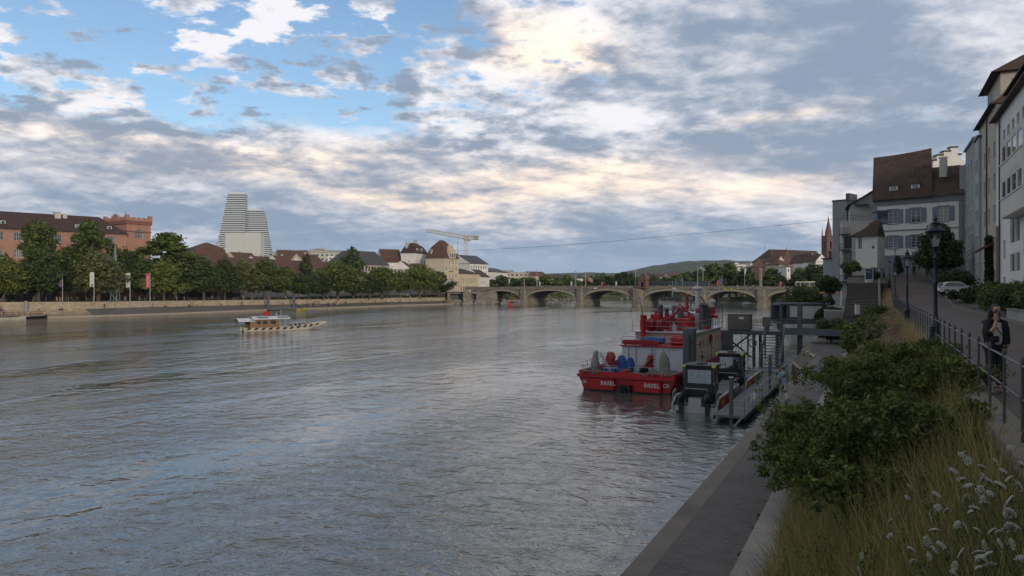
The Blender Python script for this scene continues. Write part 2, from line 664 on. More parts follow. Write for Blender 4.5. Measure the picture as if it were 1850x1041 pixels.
mm('lamp_stone', (.40, .37, .30), .8, var=.1)
mm('steel_grey', (.115, .125, .135), .55, metal=.5, var=.3, scale=1.2, bump=.1, bscale=12, stain=.4)
mm('galv', (.34, .35, .36), .45, metal=.6, var=.2, scale=3, stain=.3)
mm('alu', (.42, .41, .39), .4, metal=.7, var=.2, scale=4, stain=.3)
mm('boat_red', (.42, .010, .014), .35, var=.12, scale=1.5, stain=.2)
mm('boat_red_dull', (.30, .02, .022), .6, var=.2, scale=3)
mm('boat_white', (.56, .58, .60), .4, var=.07, scale=1.2, stain=.15)
mm('boat_cream', (.55, .50, .41), .6, var=.1, scale=1.2, stain=.2)
mm('boat_black', (.012, .012, .014), .4, var=.2)
mm('rubber', (.015, .015, .016), .8, var=.2)
mm('deck_grey', (.13, .14, .15), .8, var=.15, scale=2, stain=.3)
mm('tarp_grey', (.27, .28, .255), .85, var=.15, scale=2, bump=1.0, bscale=3.5)
mm('tarp_blue', (.025, .09, .30), .7, var=.2, scale=3, bump=.8, bscale=5)
mm('plastic_blue', (.02, .10, .26), .5, var=.1)
mm('plastic_yellow', (.42, .34, .04), .5, var=.1)
mm('signal_yellow', (.65, .72, .02), .5, var=.05)
mm('rope', (.22, .20, .17), .95, var=.5, scale=14, bump=1, bscale=20)
mm('wood', (.24, .13, .06), .65, var=.25, scale=2, stretch=(1, 1, 8))
mm('cabinet', (.16, .145, .13), .6, metal=.2, var=.12, scale=2, stain=.3)
mm('paper_white', (.7, .7, .68), .7, var=.03)
mm('skin', (.50, .27, .18), .55, var=.06, scale=8)
mm('hair_dark', (.018, .011, .008), .5, var=.3, scale=25)
mm('cloth_black', (.012, .012, .014), .85, var=.3, scale=9, bump=.6, bscale=9)
mm('cloth_navy', (.016, .018, .026), .85, var=.3, scale=9, bump=.5, bscale=9)
mm('cloth_white', (.62, .61, .60), .85, var=.06, scale=9, bump=.4, bscale=9)
mm('orange_cloth', (.62, .17, .07), .8, var=.1)
mm('white_cloth', (.68, .67, .64), .8, var=.06)
mm('banner_pink', (.55, .07, .13), .8, var=.1)
mm('banner_blue', (.06, .09, .42), .8, var=.1)
mm('ink_grey', (.20, .21, .23), .8, var=.05)
mm('crane_white', (.66, .64, .60), .6, var=.1)
mm('crane_yellow', (.44, .38, .28), .6, var=.1)
mm('tower_white', (.66, .69, .70), .6, var=.04, scale=.02)
mm('tower_glass', (.04, .065, .08), .3, var=.2, scale=.08)
mm('hall_white', (.62, .63, .59), .7, var=.03, scale=.05)
mm("brick_red", (.17, .085, .068), .9, var=.25, scale=2)
mm('car_white', (.62, .64, .66), .2, var=.02, spec=.6)
mm('light_red', (.40, .01, .01), .3, var=.05)
mm('concrete', (.30, .285, .26), .9, var=.2, scale=1.2, bump=.3, bscale=14, stain=.4)
MT['asphalt'] = M('asphalt', (.118, .095, .083), .85, var=.22, scale=.35, bump=.25, bscale=60, stain=.35)
MT['plinth'] = M('pale stone coping', (.20, .175, .15), .9, var=.3, scale=2.2, bump=.4, bscale=18, stain=.6)
MT['glass'] = GLASS('window glass')
MT['glass_light'] = GLASS('window glass pale', (.10, .11, .12), .12)
MT['leaf_plane'] = LEAF('plane tree leaves', (.085, .125, .030), (.20, .22, .06))
MT['leaf_dark'] = LEAF('dark leaves', (.040, .070, .024), (.085, .118, .036))
MT['leaf_mid'] = LEAF('mid green leaves', (.065, .105, .028), (.145, .175, .048))
MT['leaf_olive'] = LEAF('olive leaves', (.105, .125, .05), (.21, .22, .09))
MT['leaf_ivy'] = LEAF('ivy leaves', (.010, .025, .010), (.024, .045, .016))
MT['shirt'] = SHIRT('shirts of the crowd', [(.5, .5, .48), (.03, .03, .04), (.40, .10, .09), (.10, .14, .28), (.62, .60, .58), (.05, .05, .05), (.34, .22, .16), (.16, .17, .19)])
MT['trousers'] = SHIRT('trousers of the crowd', [(.03, .035, .06), (.02, .02, .02), (.22, .19, .15), (.06, .08, .14), (.45, .28, .20)])


def thin_glass(name, k=.35, col=(.9, .95, .95)):
    m, t, b = newmat(name)
    gl = t.nodes.new('ShaderNodeBsdfGlossy'); gl.inputs['Roughness'].default_value = .04
    tr = t.nodes.new('ShaderNodeBsdfTransparent'); tr.inputs['Color'].default_value = (*col, 1)
    ms = t.nodes.new('ShaderNodeMixShader'); ms.inputs[0].default_value = k
    t.links.new(tr.outputs[0], ms.inputs[1]); t.links.new(gl.outputs[0], ms.inputs[2])
    t.links.new(ms.outputs[0], t.nodes['Material Output'].inputs['Surface'])
    MT[name.replace(' ', '_')] = m
thin_glass('cabin glass', .30, (.8, .85, .85))
thin_glass('lamp glass', .28)


# ================================================================== windows
WIN = {}
def win(parent, O, ex, x, z, w, h, recess=.18, bars=(2, 2), fm='frame_white', gm='glass', shut=None, surround=None, name='window'):
    """a framed window set in its opening; mesh data shared between windows of one size"""
    key = (round(w, 2), round(h, 2), bars, fm, gm, shut, surround, round(recess, 2))
    if key not in WIN:
        f = MB()
        t_ = min(.09, w * .08)
        y0, y1 = recess - .09, recess - .02
        f.box(0, y0, 0, t_, y1, h); f.box(w - t_, y0, 0, w, y1, h)
        f.box(t_, y0, 0, w - t_, y1, t_); f.box(t_, y0, h - t_, w - t_, y1, h)
        nx, nz = bars
        for i in range(1, nx):
            f.box(w * i / nx - t_ * .4, y0, t_, w * i / nx + t_ * .4, y1, h - t_)
        for j in range(1, nz):
            f.box(t_, y0 + .012, h * j / nz - t_ * .22, w - t_, y1 - .012, h * j / nz + t_ * .22)
        g = MB()
        g.box(t_ * .5, recess - .045, t_ * .5, w - t_ * .5, recess - .03, h - t_ * .5)
        parts = [('pane', g.build('pane', MT[gm]))]
        if shut:
            for s_ in (0, 1):
                sh = MB()
                x0, x1 = (-w * .56, -.04) if s_ == 0 else (w + .04, w * 1.56)
                sh.box(x0, -.06, 0, x1, -.015, h)
                k = int(h / .12)
                for i in range(k):
                    sh.box(x0 + .05, -.075, h * (i + .3) / k, x1 - .05, -.05, h * (i + .75) / k)
                parts.append(('shutter', sh.build('shutter', MT[shut])))
        if surround:
            s2 = MB()
            s2.box(-.14, -.05, -.14, 0, .02, h + .14); s2.box(w, -.05, -.14, w + .14, .02, h + .14)
            s2.box(-.0, -.05, h, w, .02, h + .14); s2.box(-.0, -.09, -.14, w, .02, 0)
            parts.append(('surround', s2.build('surround', MT[surround])))
        fo = f.build('frame', MT[fm])
        meshes = [(n_, o_.data) for n_, o_ in parts]
        fd = fo.data
        for _, o_ in parts: bpy.data.objects.remove(o_)
        bpy.data.objects.remove(fo)
        WIN[key] = (fd, meshes)
    fd, meshes = WIN[key]
    ex = Vector((ex[0], ex[1], 0)).normalized()
    o = bpy.data.objects.new(name, fd)
    COL.objects.link(o)
    o.parent = parent
    o.location = (O[0] + ex.x * x, O[1] + ex.y * x, z)
    o.rotation_euler = (0, 0, math.atan2(ex.y, ex.x))
    for n_, d in meshes:
        c = bpy.data.objects.new(n_, d)
        COL.objects.link(c)
        c.parent = o
    return o


def roof_mb(W, D, z, rh, oh=.5, il=0, ir=0, axis='x', endmat=1, thick=.18, hip2=None):
    """pitched roof; il / ir = how far the ridge ends are drawn in (0 = gable end in wall material)"""
    mb = MB()
    if axis == 'x':
        a = [(-oh * (1 if il else .5), -oh), (W + oh * (1 if ir else .5), -oh), (W + oh * (1 if ir else .5), D + oh), (-oh * (1 if il else .5), D + oh)]
        r0, r1 = (il if il else -oh * .5, D / 2), (W - ir if ir else W + oh * .5, D / 2)
    else:
        a = [(-oh, -oh * (1 if il else .5)), (W + oh, -oh * (1 if il else .5)), (W + oh, D + oh * (1 if ir else .5)), (-oh, D + oh * (1 if ir else .5))]
        r0, r1 = (W / 2, il if il else -oh * .5), (W / 2, D - ir if ir else D + oh * .5)
    lo = [(p[0], p[1], z) for p in a]
    hi = [(p[0], p[1], z + thick) for p in a]
    R0, R1 = (*r0, z + rh), (*r1, z + rh)
    vs = lo + hi + [R0, R1]
    mb.add(vs, [(0, 3, 2, 1)], 0)
    for i in range(4):
        mb.add(vs, [(i, (i + 1) % 4, (i + 1) % 4 + 4, i + 4)], 0)
    if axis == 'x':
        mb.add(vs, [(4, 5, 9, 8), (6, 7, 8, 9)], 0)
        mb.add(vs, [(7, 4, 8)], 0 if il else endmat)
        mb.add(vs, [(5, 6, 9)], 0 if ir else endmat)
    else:
        mb.add(vs, [(5, 6, 9, 8), (7, 4, 8, 9)], 0)
        mb.add(vs, [(4, 5, 8)], 0 if il else endmat)
        mb.add(vs, [(6, 7, 9)], 0 if ir else endmat)
    return mb


def mansard_mb(W, D, z, h1, inset, h2, oh=.4):
    mb = MB()
    r = [(-oh, -oh), (W + oh, -oh), (W + oh, D + oh), (-oh, D + oh)]
    q = [(inset, inset), (W - inset, inset), (W - inset, D - inset), (inset, D - inset)]
    il = min(W, D) * .42
    if W >= D: R = [(il, D / 2), (W - il, D / 2)]
    else: R = [(W / 2, il), (W / 2, D - il)]
    vs = [(*p, z) for p in r] + [(*p, z + .15) for p in r] + [(*p, z + h1) for p in q] + [(*p, z + h1 + h2) for p in R]
    fs = [(0, 3, 2, 1)]
    for i in range(4):
        j = (i + 1) % 4
        fs += [(i, j, j + 4, i + 4), (i + 4, j + 4, j + 8, i + 8)]
    if W >= D: fs += [(8, 9, 13, 12), (10, 11, 12, 13), (11, 8, 12), (9, 10, 13)]
    else: fs += [(9, 10, 13, 12), (11, 8, 12, 13), (8, 9, 12), (10, 11, 13)]
    return mb.add(vs, fs)


def rows(x0, x1, n, z, w, h, **kw):
    st = (x1 - x0 - w) / max(n - 1, 1)
    return [(x0 + st * i, z, w, h, kw) for i in range(n)]


def house(name, label, A, B, D, z0, z1, wins=(), lw=(), rw=(), wall='white_wall', roof=None, rh=4, oh=.5, il=0, ir=0, axis='x',
          roofmat='roof_red', chim=(), dorm=(), cat='building', group=None, trim=None, recess=.2, base=None, **wk):
    """a house whose front runs from A to B (left to right as seen from outside); D deep"""
    A, B = Vector(A[:2]), Vector(B[:2])
    W = (B - A).length
    rz = math.atan2(B.y - A.y, B.x - A.x)
    root = thing(name, label, cat, (A.x, A.y, z0), rz, group)
    H = z1 - z0
    mb = MB()
    F_ = [(x, z, w_, h_) for x, z, w_, h_, k in wins]
    L_ = [(x, z, w_, h_) for x, z, w_, h_, k in lw]
    R_ = [(x, z, w_, h_) for x, z, w_, h_, k in rw]
    mb.wall((0, 0), (1, 0), W, -1.5, H, F_, recess)
    mb.wall((0, D), (0, -1), D, -1.5, H, L_, recess)
    mb.wall((W, 0), (0, 1), D, -1.5, H, R_, recess)
    mb.wall((W, D), (-1, 0), W, -1.5, H)
    mb.quad((0, 0, H - .01), (W, 0, H - .01), (W, D, H - .01), (0, D, H - .01))
    mb.build('wall', MT[wall], root)
    for lst, O, ex, WW in ((wins, (0, 0), (1, 0), W), (lw, (0, D), (0, -1), D), (rw, (W, 0), (0, 1), D)):
        for x, z, w_, h_, k in lst:
            if x > .02 and x + w_ < WW - .02 and z + h_ < H:
                kk = dict(wk); kk.update(k)
                win(root, O, ex, x, z, w_, h_, recess=recess, **kk)
    ro = None
    if roof == 'hip' or roof == 'gable':
        ro = roof_mb(W, D, H, rh, oh, il, ir, axis).build('roof', [MT[roofmat], MT[wall]], root)
    elif roof == 'mansard':
        ro = mansard_mb(W, D, H, rh * .62, rh * .22, rh * .38, oh).build('roof', MT[roofmat], root)
    elif roof == 'flat':
        b = MB()
        b.box(-oh, -oh, H, W + oh, D + oh, H + .25)
        b.box(W * .35, D * .3, H + .25, W * .6, D * .6, H + 1.8)
        ro = b.build('roof', MT[roofmat], root)
    for cx_, cy_, cz_, cw, ch in chim:
        b = MB()
        b.box(cx_ - cw / 2, cy_ - cw / 2, H + cz_, cx_ + cw / 2, cy_ + cw / 2, H + cz_ + ch)
        b.box(cx_ - cw / 2 - .12, cy_ - cw / 2 - .12, H + cz_ + ch, cx_ + cw / 2 + .12, cy_ + cw / 2 + .12, H + cz_ + ch + .18)
        b.build('chimney', MT['offwhite_wall'], ro)
    for dx_, dz_, dw, dh, dy_ in dorm:      # dormer: x, height above eave, width, height, y of its face
        b = MB()
        b.box(dx_, dy_, H + dz_, dx_ + dw, dy_ + dh * 1.3, H + dz_ + dh)
        d = b.build('dormer', MT['frame_white'], ro)
        b = MB()
        T0 = H + dz_ + dh
        b.slab([(dx_ - .2, dy_ - .25, T0), (dx_ + dw + .2, dy_ - .25, T0), (dx_ + dw / 2, dy_ - .25, T0 + dw * .55)], (0, dh * 2.2, 0))
        b.build('roof', MT[roofmat], d)
        b = MB()
        b.box(dx_ + dw * .15, dy_ - .04, H + dz_ + dh * .12, dx_ + dw * .85, dy_ - .01, H + dz_ + dh * .88)
        b.box(dx_ + dw * .47, dy_ - .06, H + dz_ + dh * .12, dx_ + dw * .53, dy_ - .042, H + dz_ + dh * .88)
        b.build('window', MT['glass'], d)
    if trim:
        b = MB()
        b.box(-.18, -.18, H - .35, W + .18, D + .18, H - .012)
        b.build('cornice', MT[trim], root)
    return root, W, H


# ================================================================== trees
def leaves(n, clumps, size, flat=.35, seed=1, up=.3, tri=False):
    """n leaf faces scattered through clumps [(x,y,z,rx,ry,rz)]"""
    g = np.random.default_rng(seed)
    cl = np.array(clumps, dtype=float)
    vol = cl[:, 3] * cl[:, 4] * cl[:, 5]
    p = vol ** .75; p /= p.sum()
    idx = g.choice(len(cl), n, p=p)
    d = g.normal(size=(n, 3)); d /= np.linalg.norm(d, axis=1)[:, None]
    r = g.random(n) ** flat
    r *= 1 + .12 * g.normal(size=n)
    c = cl[idx, :3] + d * r[:, None] * cl[idx, 3:]
    nrm = d * .7 + g.normal(size=(n, 3)) * .65 + np.array([0, 0, up])
    nrm /= np.linalg.norm(nrm, axis=1)[:, None]
    a = np.cross(nrm, g.normal(size=(n, 3))); a /= np.linalg.norm(a, axis=1)[:, None] + 1e-9
    b = np.cross(nrm, a)
    s = size * (.6 + .8 * g.random(n))
    a *= s[:, None]; b *= (s * .62)[:, None]
    if tri:
        q = np.stack([c - a * .6 - b * .5, c + a * .7, c - a * .2 + b * .8], 1)
        return q.reshape(-1, 3), 3
    q = np.stack([c - a, c - b * .8 + a * .1, c + a, c + b * .9], 1)
    return q.reshape(-1, 3), 4


def crown_clumps(seed, R, H, z0, n=26, top=.75, ragged=.25):
    """clump ellipsoids filling a crown of radius R and height H above z0"""
    g = random.Random(seed)
    out_ = []
    for i in range(n):
        a = i * 2.39996 + g.uniform(-.4, .4)
        u = (i + .5) / n
        zz = z0 + H * (.10 + .84 * u)
        prof = math.sin(PI * min(.98, (.16 + .80 * u) ** top)) ** .6
        rr = R * prof * g.uniform(.35, 1.0) * (1 + g.uniform(-ragged, ragged))
        rr = max(0, rr - R * .18)
        k = R * g.uniform(.26, .46)
        out_.append((rr * math.cos(a), rr * math.sin(a), zz, k, k, k * g.uniform(.6, .85)))
    return out_


def trunk_mb(R, z0, H, seed, r0, nl=6):
    g = random.Random(seed)
    mb = MB()
    top = z0 + H * .55
    mb.path([(0, 0, -.5), (g.uniform(-.1, .1), 0, z0 * .5), (g.uniform(-.2, .2), g.uniform(-.2, .2), z0), (0, 0, top)], [r0 * 1.25, r0, r0 * .85, r0 * .35], 8)
    for i in range(nl):
        a = i * 2.4 + g.random()
        zb = z0 + (top - z0) * (i / nl) * .8
        e = R * g.uniform(.5, .8)
        mb.path([(0, 0, zb), (e * .4 * math.cos(a), e * .4 * math.sin(a), zb + H * .10), (e * math.cos(a), e * math.sin(a), zb + H * g.uniform(.25, .4))],
                [r0 * .5, r0 * .3, r0 * .08], 6)
    return mb


TREES = {}
def tree_proto(key, R, H, z0, n, size, leaf, bark='bark', seed=1, r0=.35, ncl=26, top=.75, ragged=.25, flat=.4):
    cl = crown_clumps(seed, R, H, z0, ncl, top, ragged)
    v, k = leaves(n, cl, size, seed=seed, flat=flat)
    root = thing('tree', 'tree', 'tree')
    trunk_mb(R, z0, H, seed, r0).build('trunk', MT[bark], root, smooth=True)
    npmesh('crown', v, k, MT[leaf], root)
    TREES[key] = [root, R, z0 + H, False]


def tree(key, x, y, z, h, label, width=None, group=None, leaf=None, name='tree', cat='tree', rz=None):
    """plant a copy of a tree kind, h metres tall and width metres wide"""
    pr = TREES[key]
    if not pr[3]:
        o = pr[0]; pr[3] = True
    else:
        o = copy_tree(pr[0])
    o.name = name
    s = h / pr[2]
    sw = s if width is None else width / (2 * pr[1])
    put(o, (x, y, z), random.uniform(0, 6.28) if rz is None else rz, (sw, sw, s), label, group)
    o['category'] = cat
    if 'group' in o and group is None: del o['group']
    if leaf:
        for c in o.children:
            if c.name.startswith('crown'):
                if c.data.materials[0] != MT[leaf]:
                    k2 = (key, leaf)
                    if k2 not in TREES:
                        d = c.data.copy(); d.materials[0] = MT[leaf]; TREES[k2] = d
                    c.data = TREES[k2]
    return o


tree_proto('plane', 6.0, 11, 3.0, 5200, .42, 'leaf_plane', seed=3, ncl=34)
tree_proto('plane_b', 6.0, 10.5, 3.2, 5200, .42, 'leaf_plane', seed=11, ncl=30, ragged=.35)
tree_proto('tall', 5.5, 17, 5.0, 7000, .50, 'leaf_mid', seed=5, ncl=40, ragged=.4, r0=.5)
tree_proto('tall_b', 5.5, 16, 5.0, 6500, .50, 'leaf_mid', seed=21, ncl=34, ragged=.45, r0=.5)
tree_proto('round', 4.6, 7.5, 2.4, 6500, .30, 'leaf_olive', seed=8, ncl=60, ragged=.05, r0=.28, flat=.3)
tree_proto('far', 6.0, 10, 2.0, 1500, .8, 'leaf_dark', seed=9, ncl=22)
tree_proto('far_b', 6.0, 11, 2.0, 1500, .8, 'leaf_dark', seed=31, ncl=20, ragged=.4)
tree_proto('poplar', 2.2, 15, 1.5, 1300, .7, 'leaf_dark', seed=13, ncl=24, top=.6)


# ================================================================== people
def skin_fig(chains, name, mats, parent=None, sub=1, smooth=True):
    """continuous surface grown round a tree of joints. chains: {joint: (parent joint, (x,y,z), radius or (rx,ry))}"""
    names = list(chains)
    me = bpy.data.meshes.new(name)
    vs = [chains[k][1] for k in names]
    es = [(names.index(chains[k][0]), i) for i, k in enumerate(names) if chains[k][0]]
    me.from_pydata(vs, es, [])
    o = bpy.data.objects.new(name, me)
    COL.objects.link(o)
    md = o.modifiers.new('skin', 'SKIN')
    md.use_smooth_shade = smooth
    sv = me.skin_vertices[0].data
    for i, k in enumerate(names):
        r = chains[k][2]
        sv[i].radius = r if isinstance(r, tuple) else (r, r)
        sv[i].use_root = chains[k][0] is None
    if sub:
        s_ = o.modifiers.new('sub', 'SUBSURF')
        s_.levels = s_.render_levels = sub
    dg = bpy.context.evaluated_depsgraph_get()
    m2 = bpy.data.meshes.new_from_object(o.evaluated_get(dg))
    o.modifiers.clear()
    o.data = m2
    m2.name = name
    bpy.data.meshes.remove(me)
    m2.materials.clear()
    for m_ in (mats if isinstance(mats, (list, tuple)) else [mats]): m2.materials.append(m_)
    if parent is not None: o.parent = parent
    return o


def small_person(pose):
    """one continuous figure, clothes by zone; facing -y"""
    if pose == 'stand':
        c = {'hip': (None, (0, 0, .92), (.15, .10)), 'ch': ('hip', (0, 0, 1.28), (.18, .11)), 'nk': ('ch', (0, 0, 1.47), .055), 'hd': ('nk', (0, -.01, 1.60), (.085, .10)), 'tp': ('hd', (0, 0, 1.70), .07)}
        for s_, n_ in ((-1, 'l'), (1, 'r')):
            c.update({'h' + n_: ('hip', (s_ * .10, 0, .84), .095), 'k' + n_: ('h' + n_, (s_ * .12, -.02, .48), .065), 'a' + n_: ('k' + n_, (s_ * .13, .02, .09), .045), 't' + n_: ('a' + n_, (s_ * .14, -.14, .04), .04),
                      's' + n_: ('ch', (s_ * .20, 0, 1.40), .06), 'e' + n_: ('s' + n_, (s_ * .26, .03, 1.12), .045), 'w' + n_: ('e' + n_, (s_ * .24, -.08, .88), .035), 'f' + n_: ('w' + n_, (s_ * .23, -.11, .76), .03)})
        z = (.85, 1.45, 1.63)
    elif pose == 'walk':
        c = {'hip': (None, (0, 0, .92), (.15, .10)), 'ch': ('hip', (0, -.03, 1.28), (.18, .11)), 'nk': ('ch', (0, -.04, 1.47), .055), 'hd': ('nk', (0, -.06, 1.60), (.085, .10)), 'tp': ('hd', (0, -.04, 1.70), .07)}
        for s_, n_ in ((-1, 'l'), (1, 'r')):
            c.update({'h' + n_: ('hip', (s_ * .10, 0, .84), .095), 'k' + n_: ('h' + n_, (s_ * .11, -.12 * s_ - .08, .50), .065), 'a' + n_: ('k' + n_, (s_ * .11, -.32 * s_ + .05, .11), .045), 't' + n_: ('a' + n_, (s_ * .11, -.32 * s_ - .10, .04), .04),
                      's' + n_: ('ch', (s_ * .20, -.02, 1.40), .06), 'e' + n_: ('s' + n_, (s_ * .26, .16 * s_, 1.13), .045), 'w' + n_: ('e' + n_, (s_ * .24, .16 * s_ - .14, .92), .035), 'f' + n_: ('w' + n_, (s_ * .23, .18 * s_ - .2, .82), .03)})
        z = (.85, 1.45, 1.63)
    else:
        c = {'hip': (None, (0, 0, .14), (.16, .12)), 'ch': ('hip', (0, -.04, .50), (.18, .11)), 'nk': ('ch', (0, -.07, .68), .055), 'hd': ('nk', (0, -.10, .81), (.085, .10)), 'tp': ('hd', (0, -.08, .91), .07)}
        for s_, n_ in ((-1, 'l'), (1, 'r')):
            c.update({'h' + n_: ('hip', (s_ * .11, -.08, .14), .095), 'k' + n_: ('h' + n_, (s_ * .14, -.46, .36), .065), 'a' + n_: ('k' + n_, (s_ * .13, -.62, .0), .045), 't' + n_: ('a' + n_, (s_ * .13, -.76, -.05), .04),
                      's' + n_: ('ch', (s_ * .20, -.05, .61), .06), 'e' + n_: ('s' + n_, (s_ * .26, -.20, .40), .045), 'w' + n_: ('e' + n_, (s_ * .18, -.38, .42), .035), 'f' + n_: ('w' + n_, (s_ * .12, -.48, .42), .03)})
        z = (.22, .66, .84)
    o = skin_fig(c, 'person', [MT['trousers'], MT['shirt'], MT['skin'], MT['hair_dark']], sub=1)
    mi = []
    for p in o.data.polygons:
        x, y, zz = p.center
        k = 0 if zz < z[0] else 1 if zz < z[1] else 2
        if pose == 'sit' and y < -.26 and zz < .5: k = 0
        if abs(x) > .2 and zz < z[1] - .28: k = 2
        if zz > z[2] or (zz > z[1] + .08 and y > -.03 and pose != 'sit') or (pose == 'sit' and zz > .74 and y > -.09): k = 3
        mi.append(k)
    o.data.polygons.foreach_set('material_index', mi)
    return o


PEO = {}
for k_ in ('stand', 'walk', 'sit'):
    PEO[k_] = [small_person(k_), False]


def person(kind, x, y, z, rz, label, group=None, sc=1.0):
    o, used = PEO[kind]
    if used: o = o.copy(); COL.objects.link(o)
    PEO[kind][1] = True
    put(o, (x, y, z), rz, sc, label, group)
    o['category'] = 'person'
    return o


# ================================================================== the river
def water_mat():
    m, t, b = newmat('river water')
    g = t.nodes.new('ShaderNodeNewGeometry')
    sp = t.nodes.new('ShaderNodeSeparateXYZ')
    t.links.new(g.outputs['Position'], sp.inputs[0])
    x, y = E(sp.outputs[0]), E(sp.outputs[1])
    s = x * UX + y * UY
    q = x * NX_ + y * NY_
    big = noise(comb(s * .018, q * .05, 0), 1.0, 4, .55, 2, .8)
    gust = smooth(big, .36, .62)
    n1_ = noise(comb(s * .42, q * .50, 0), 1.0, 3, .5, 2, .6)
    n2_ = noise(comb(s * 1.15, q * .75, 3), 1.0, 4, .55, 2, .8)
    n3_ = noise(comb(s * 3.6, q * 2.6, 7), 1.0, 3, .55, 2, .4)
    n0_ = noise(comb(s * .07, q * .15, 9), 1.0, 2, .5, 2, .5)
    h = n0_ * .5 + n1_ * .30 + n2_ * (gust * .36 + .07) + n3_ * (gust * .085 + .02)
    bn = t.nodes.new('ShaderNodeBump')
    bn.inputs['Strength'].default_value = 1.0
    bn.inputs['Distance'].default_value = 1.0
    t.links.new((h * .36).s, bn.inputs['Height'])
    t.links.new(bn.outputs[0], b.inputs['Normal'])
    c = mixc(noise(comb(s * .01, q * .04, 5), 1, 3, .5), (.044, .062, .052), (.062, .082, .066))
    t.links.new(c.s, b.inputs['Base Color'])
    b.inputs['Roughness'].default_value = .05
    b.inputs['IOR'].default_value = 1.6
    b.inputs['Specular IOR Level'].default_value = .95
    return m


MT['water'] = water_mat()
m_ = MB()
m_.quad((-5000, -300, 0), (5000, -300, 0), (5000, 9000, 0), (-5000, 9000, 0))
tag(m_.build('river', MT['water']), 'wide grey green river rippled by the current', kind='structure')

# ================================================================== far banks and land
def WY(y, z=0.0): return (CZ - z) * F / (y - 520.0)

MT['ground'] = M('bare ground', (.10, .09, .065), .95, var=.25, scale=.05, col2=(.07, .085, .035))
MT['prom'] = M('promenade paving', (.17, .14, .12), .9, var=.2, scale=.3)
LW = [(-420, 590), (-200, 583), (0, 576.5), (170, 572), (300, 567.5), (480, 560.5), (640, 555), (720, 551.8), (845, 548.3)]
LP = [Vector((px(a, WY(b)), WY(b), 0)) for a, b in LW]
LZT = [4.3, 4.3, 4.2, 4.0, 3.9, 3.6, 3.3, 3.2, 3.1]
LZB = [2.2, 2.2, 2.2, 2.1, 2.2, 1.9, 1.6, 1.5, 1.5]
FW = [(905, 546.2), (973, 544), (1031, 541.2), (1060, 539.9), (1200, 540.0), (1290, 541.2), (1370, 545), (1440, 549.5), (1478, 553), (1492, 562), (1500, 578)]
FP = [Vector((px(a, WY(b)), WY(b), 0)) for a, b in FW]


def offs(pts, d):
    """polyline pushed to its left by d"""
    o = []
    for i, p in enumerate(pts):
        a, b_ = pts[max(i - 1, 0)], pts[min(i + 1, len(pts) - 1)]
        t = (b_ - a).normalized()
        o.append(Vector((p.x - t.y * d, p.y + t.x * d, 0)))
    return o


def strip(mb, P0, z0, P1, z1, mi=0):
    f0 = z0 if isinstance(z0, list) else [z0] * len(P0)
    f1 = z1 if isinstance(z1, list) else [z1] * len(P1)
    for i in range(len(P0) - 1):
        mb.quad((P0[i].x, P0[i].y, f0[i]), (P0[i + 1].x, P0[i + 1].y, f0[i + 1]), (P1[i + 1].x, P1[i + 1].y, f1[i + 1]), (P1[i].x, P1[i].y, f1[i]), mi)


e1 = offs(LP, .9)
e2 = offs(LP, 7.5)
e3 = offs(LP, 8.0)
e4 = offs(LP, 24)
mb = MB()
strip(mb, LP, -.6, LP, .35); strip(mb, LP, .35, e1, .38)
tag(mb.build('river_edge', MT['pale_edge']), kind='structure')
mb = MB()
strip(mb, e1, .38, e2, LZB)
tag(mb.build('embankment', MT['embank']), kind='structure')
mb = MB()
strip(mb, e2, LZB, e3, LZT)
strip(mb, e3, LZT, offs(LP, 8.7), LZT)
mb2 = MB()
lip = [z + .18 for z in LZT]
strip(mb2, e3, LZT, e3, lip); strip(mb2, e3, lip, offs(LP, 8.6), lip); strip(mb2, offs(LP, 8.6), lip, offs(LP, 8.6), LZT)
qw = mb.build('quay_wall', MT['quay_stone'])
tag(qw, 'long pale ashlar quay wall below the trees on the far bank', 'quay wall')
mb2.build('coping', MT['pale_edge'], qw)
mb = MB()
strip(mb, offs(LP, 8.6), [z - .004 for z in LZT], e4, LZT)
tag(mb.build('promenade', MT['prom']), kind='structure')

# pale steps where the embankment starts on the left
mb = MB()
sg = [LP[1], LP[2], LP[2].lerp(LP[3], .5), LP[3]]
for k in range(6):
    z_ = .50 + .33 * k
    a_, b_ = offs(sg, .95 + 1.1 * k), offs(sg, .95 + 1.1 * (k + 1))
    strip(mb, a_, z_ - .33, a_, z_); strip(mb, a_, z_, b_, z_)
tag(mb.build('bank_steps', MT['quay_stone']), kind='structure')

# the land sheet: inner edge along the shore, outer edge beyond the horizon
inner = [Vector((-400, -300, 0))] + e4 + FP + [ST(114, -5.0), ST(114, 60), Vector((90, 20, 0)), Vector((60, -300, 0))]
iz = [4.2] + [z - .01 for z in LZT] + [1.0] * 2 + [1.6] * 6 + [2, 3, 4.6] + [4.6, 6, 6, 6]
ctr = Vector((20, 230, 0))
outer = []
for p in inner:
    d = p - ctr
    outer.append(ctr + d.normalized() * 7000)
outer[0] = Vector((-5000, -4000, 0)); outer[-1] = Vector((4000, -4000, 0))
mb = MB()
mid_ = [inner[i] + (inner[i] - ctr).normalized() * 12 for i in range(len(inner))]
mz = [4.2] + LZT + [3.4] * 8 + [4, 5, 5, 5, 6, 6, 6]
strip(mb, inner, iz, mid_, mz)
strip(mb, mid_, mz, outer, [4.0] * len(inner))
sh = [p.copy() for p in FP]
strip(mb, sh, -.6, sh, iz[1 + len(e4):1 + len(e4) + len(FP)])
tag(mb.build('ground', MT['ground']), kind='structure')

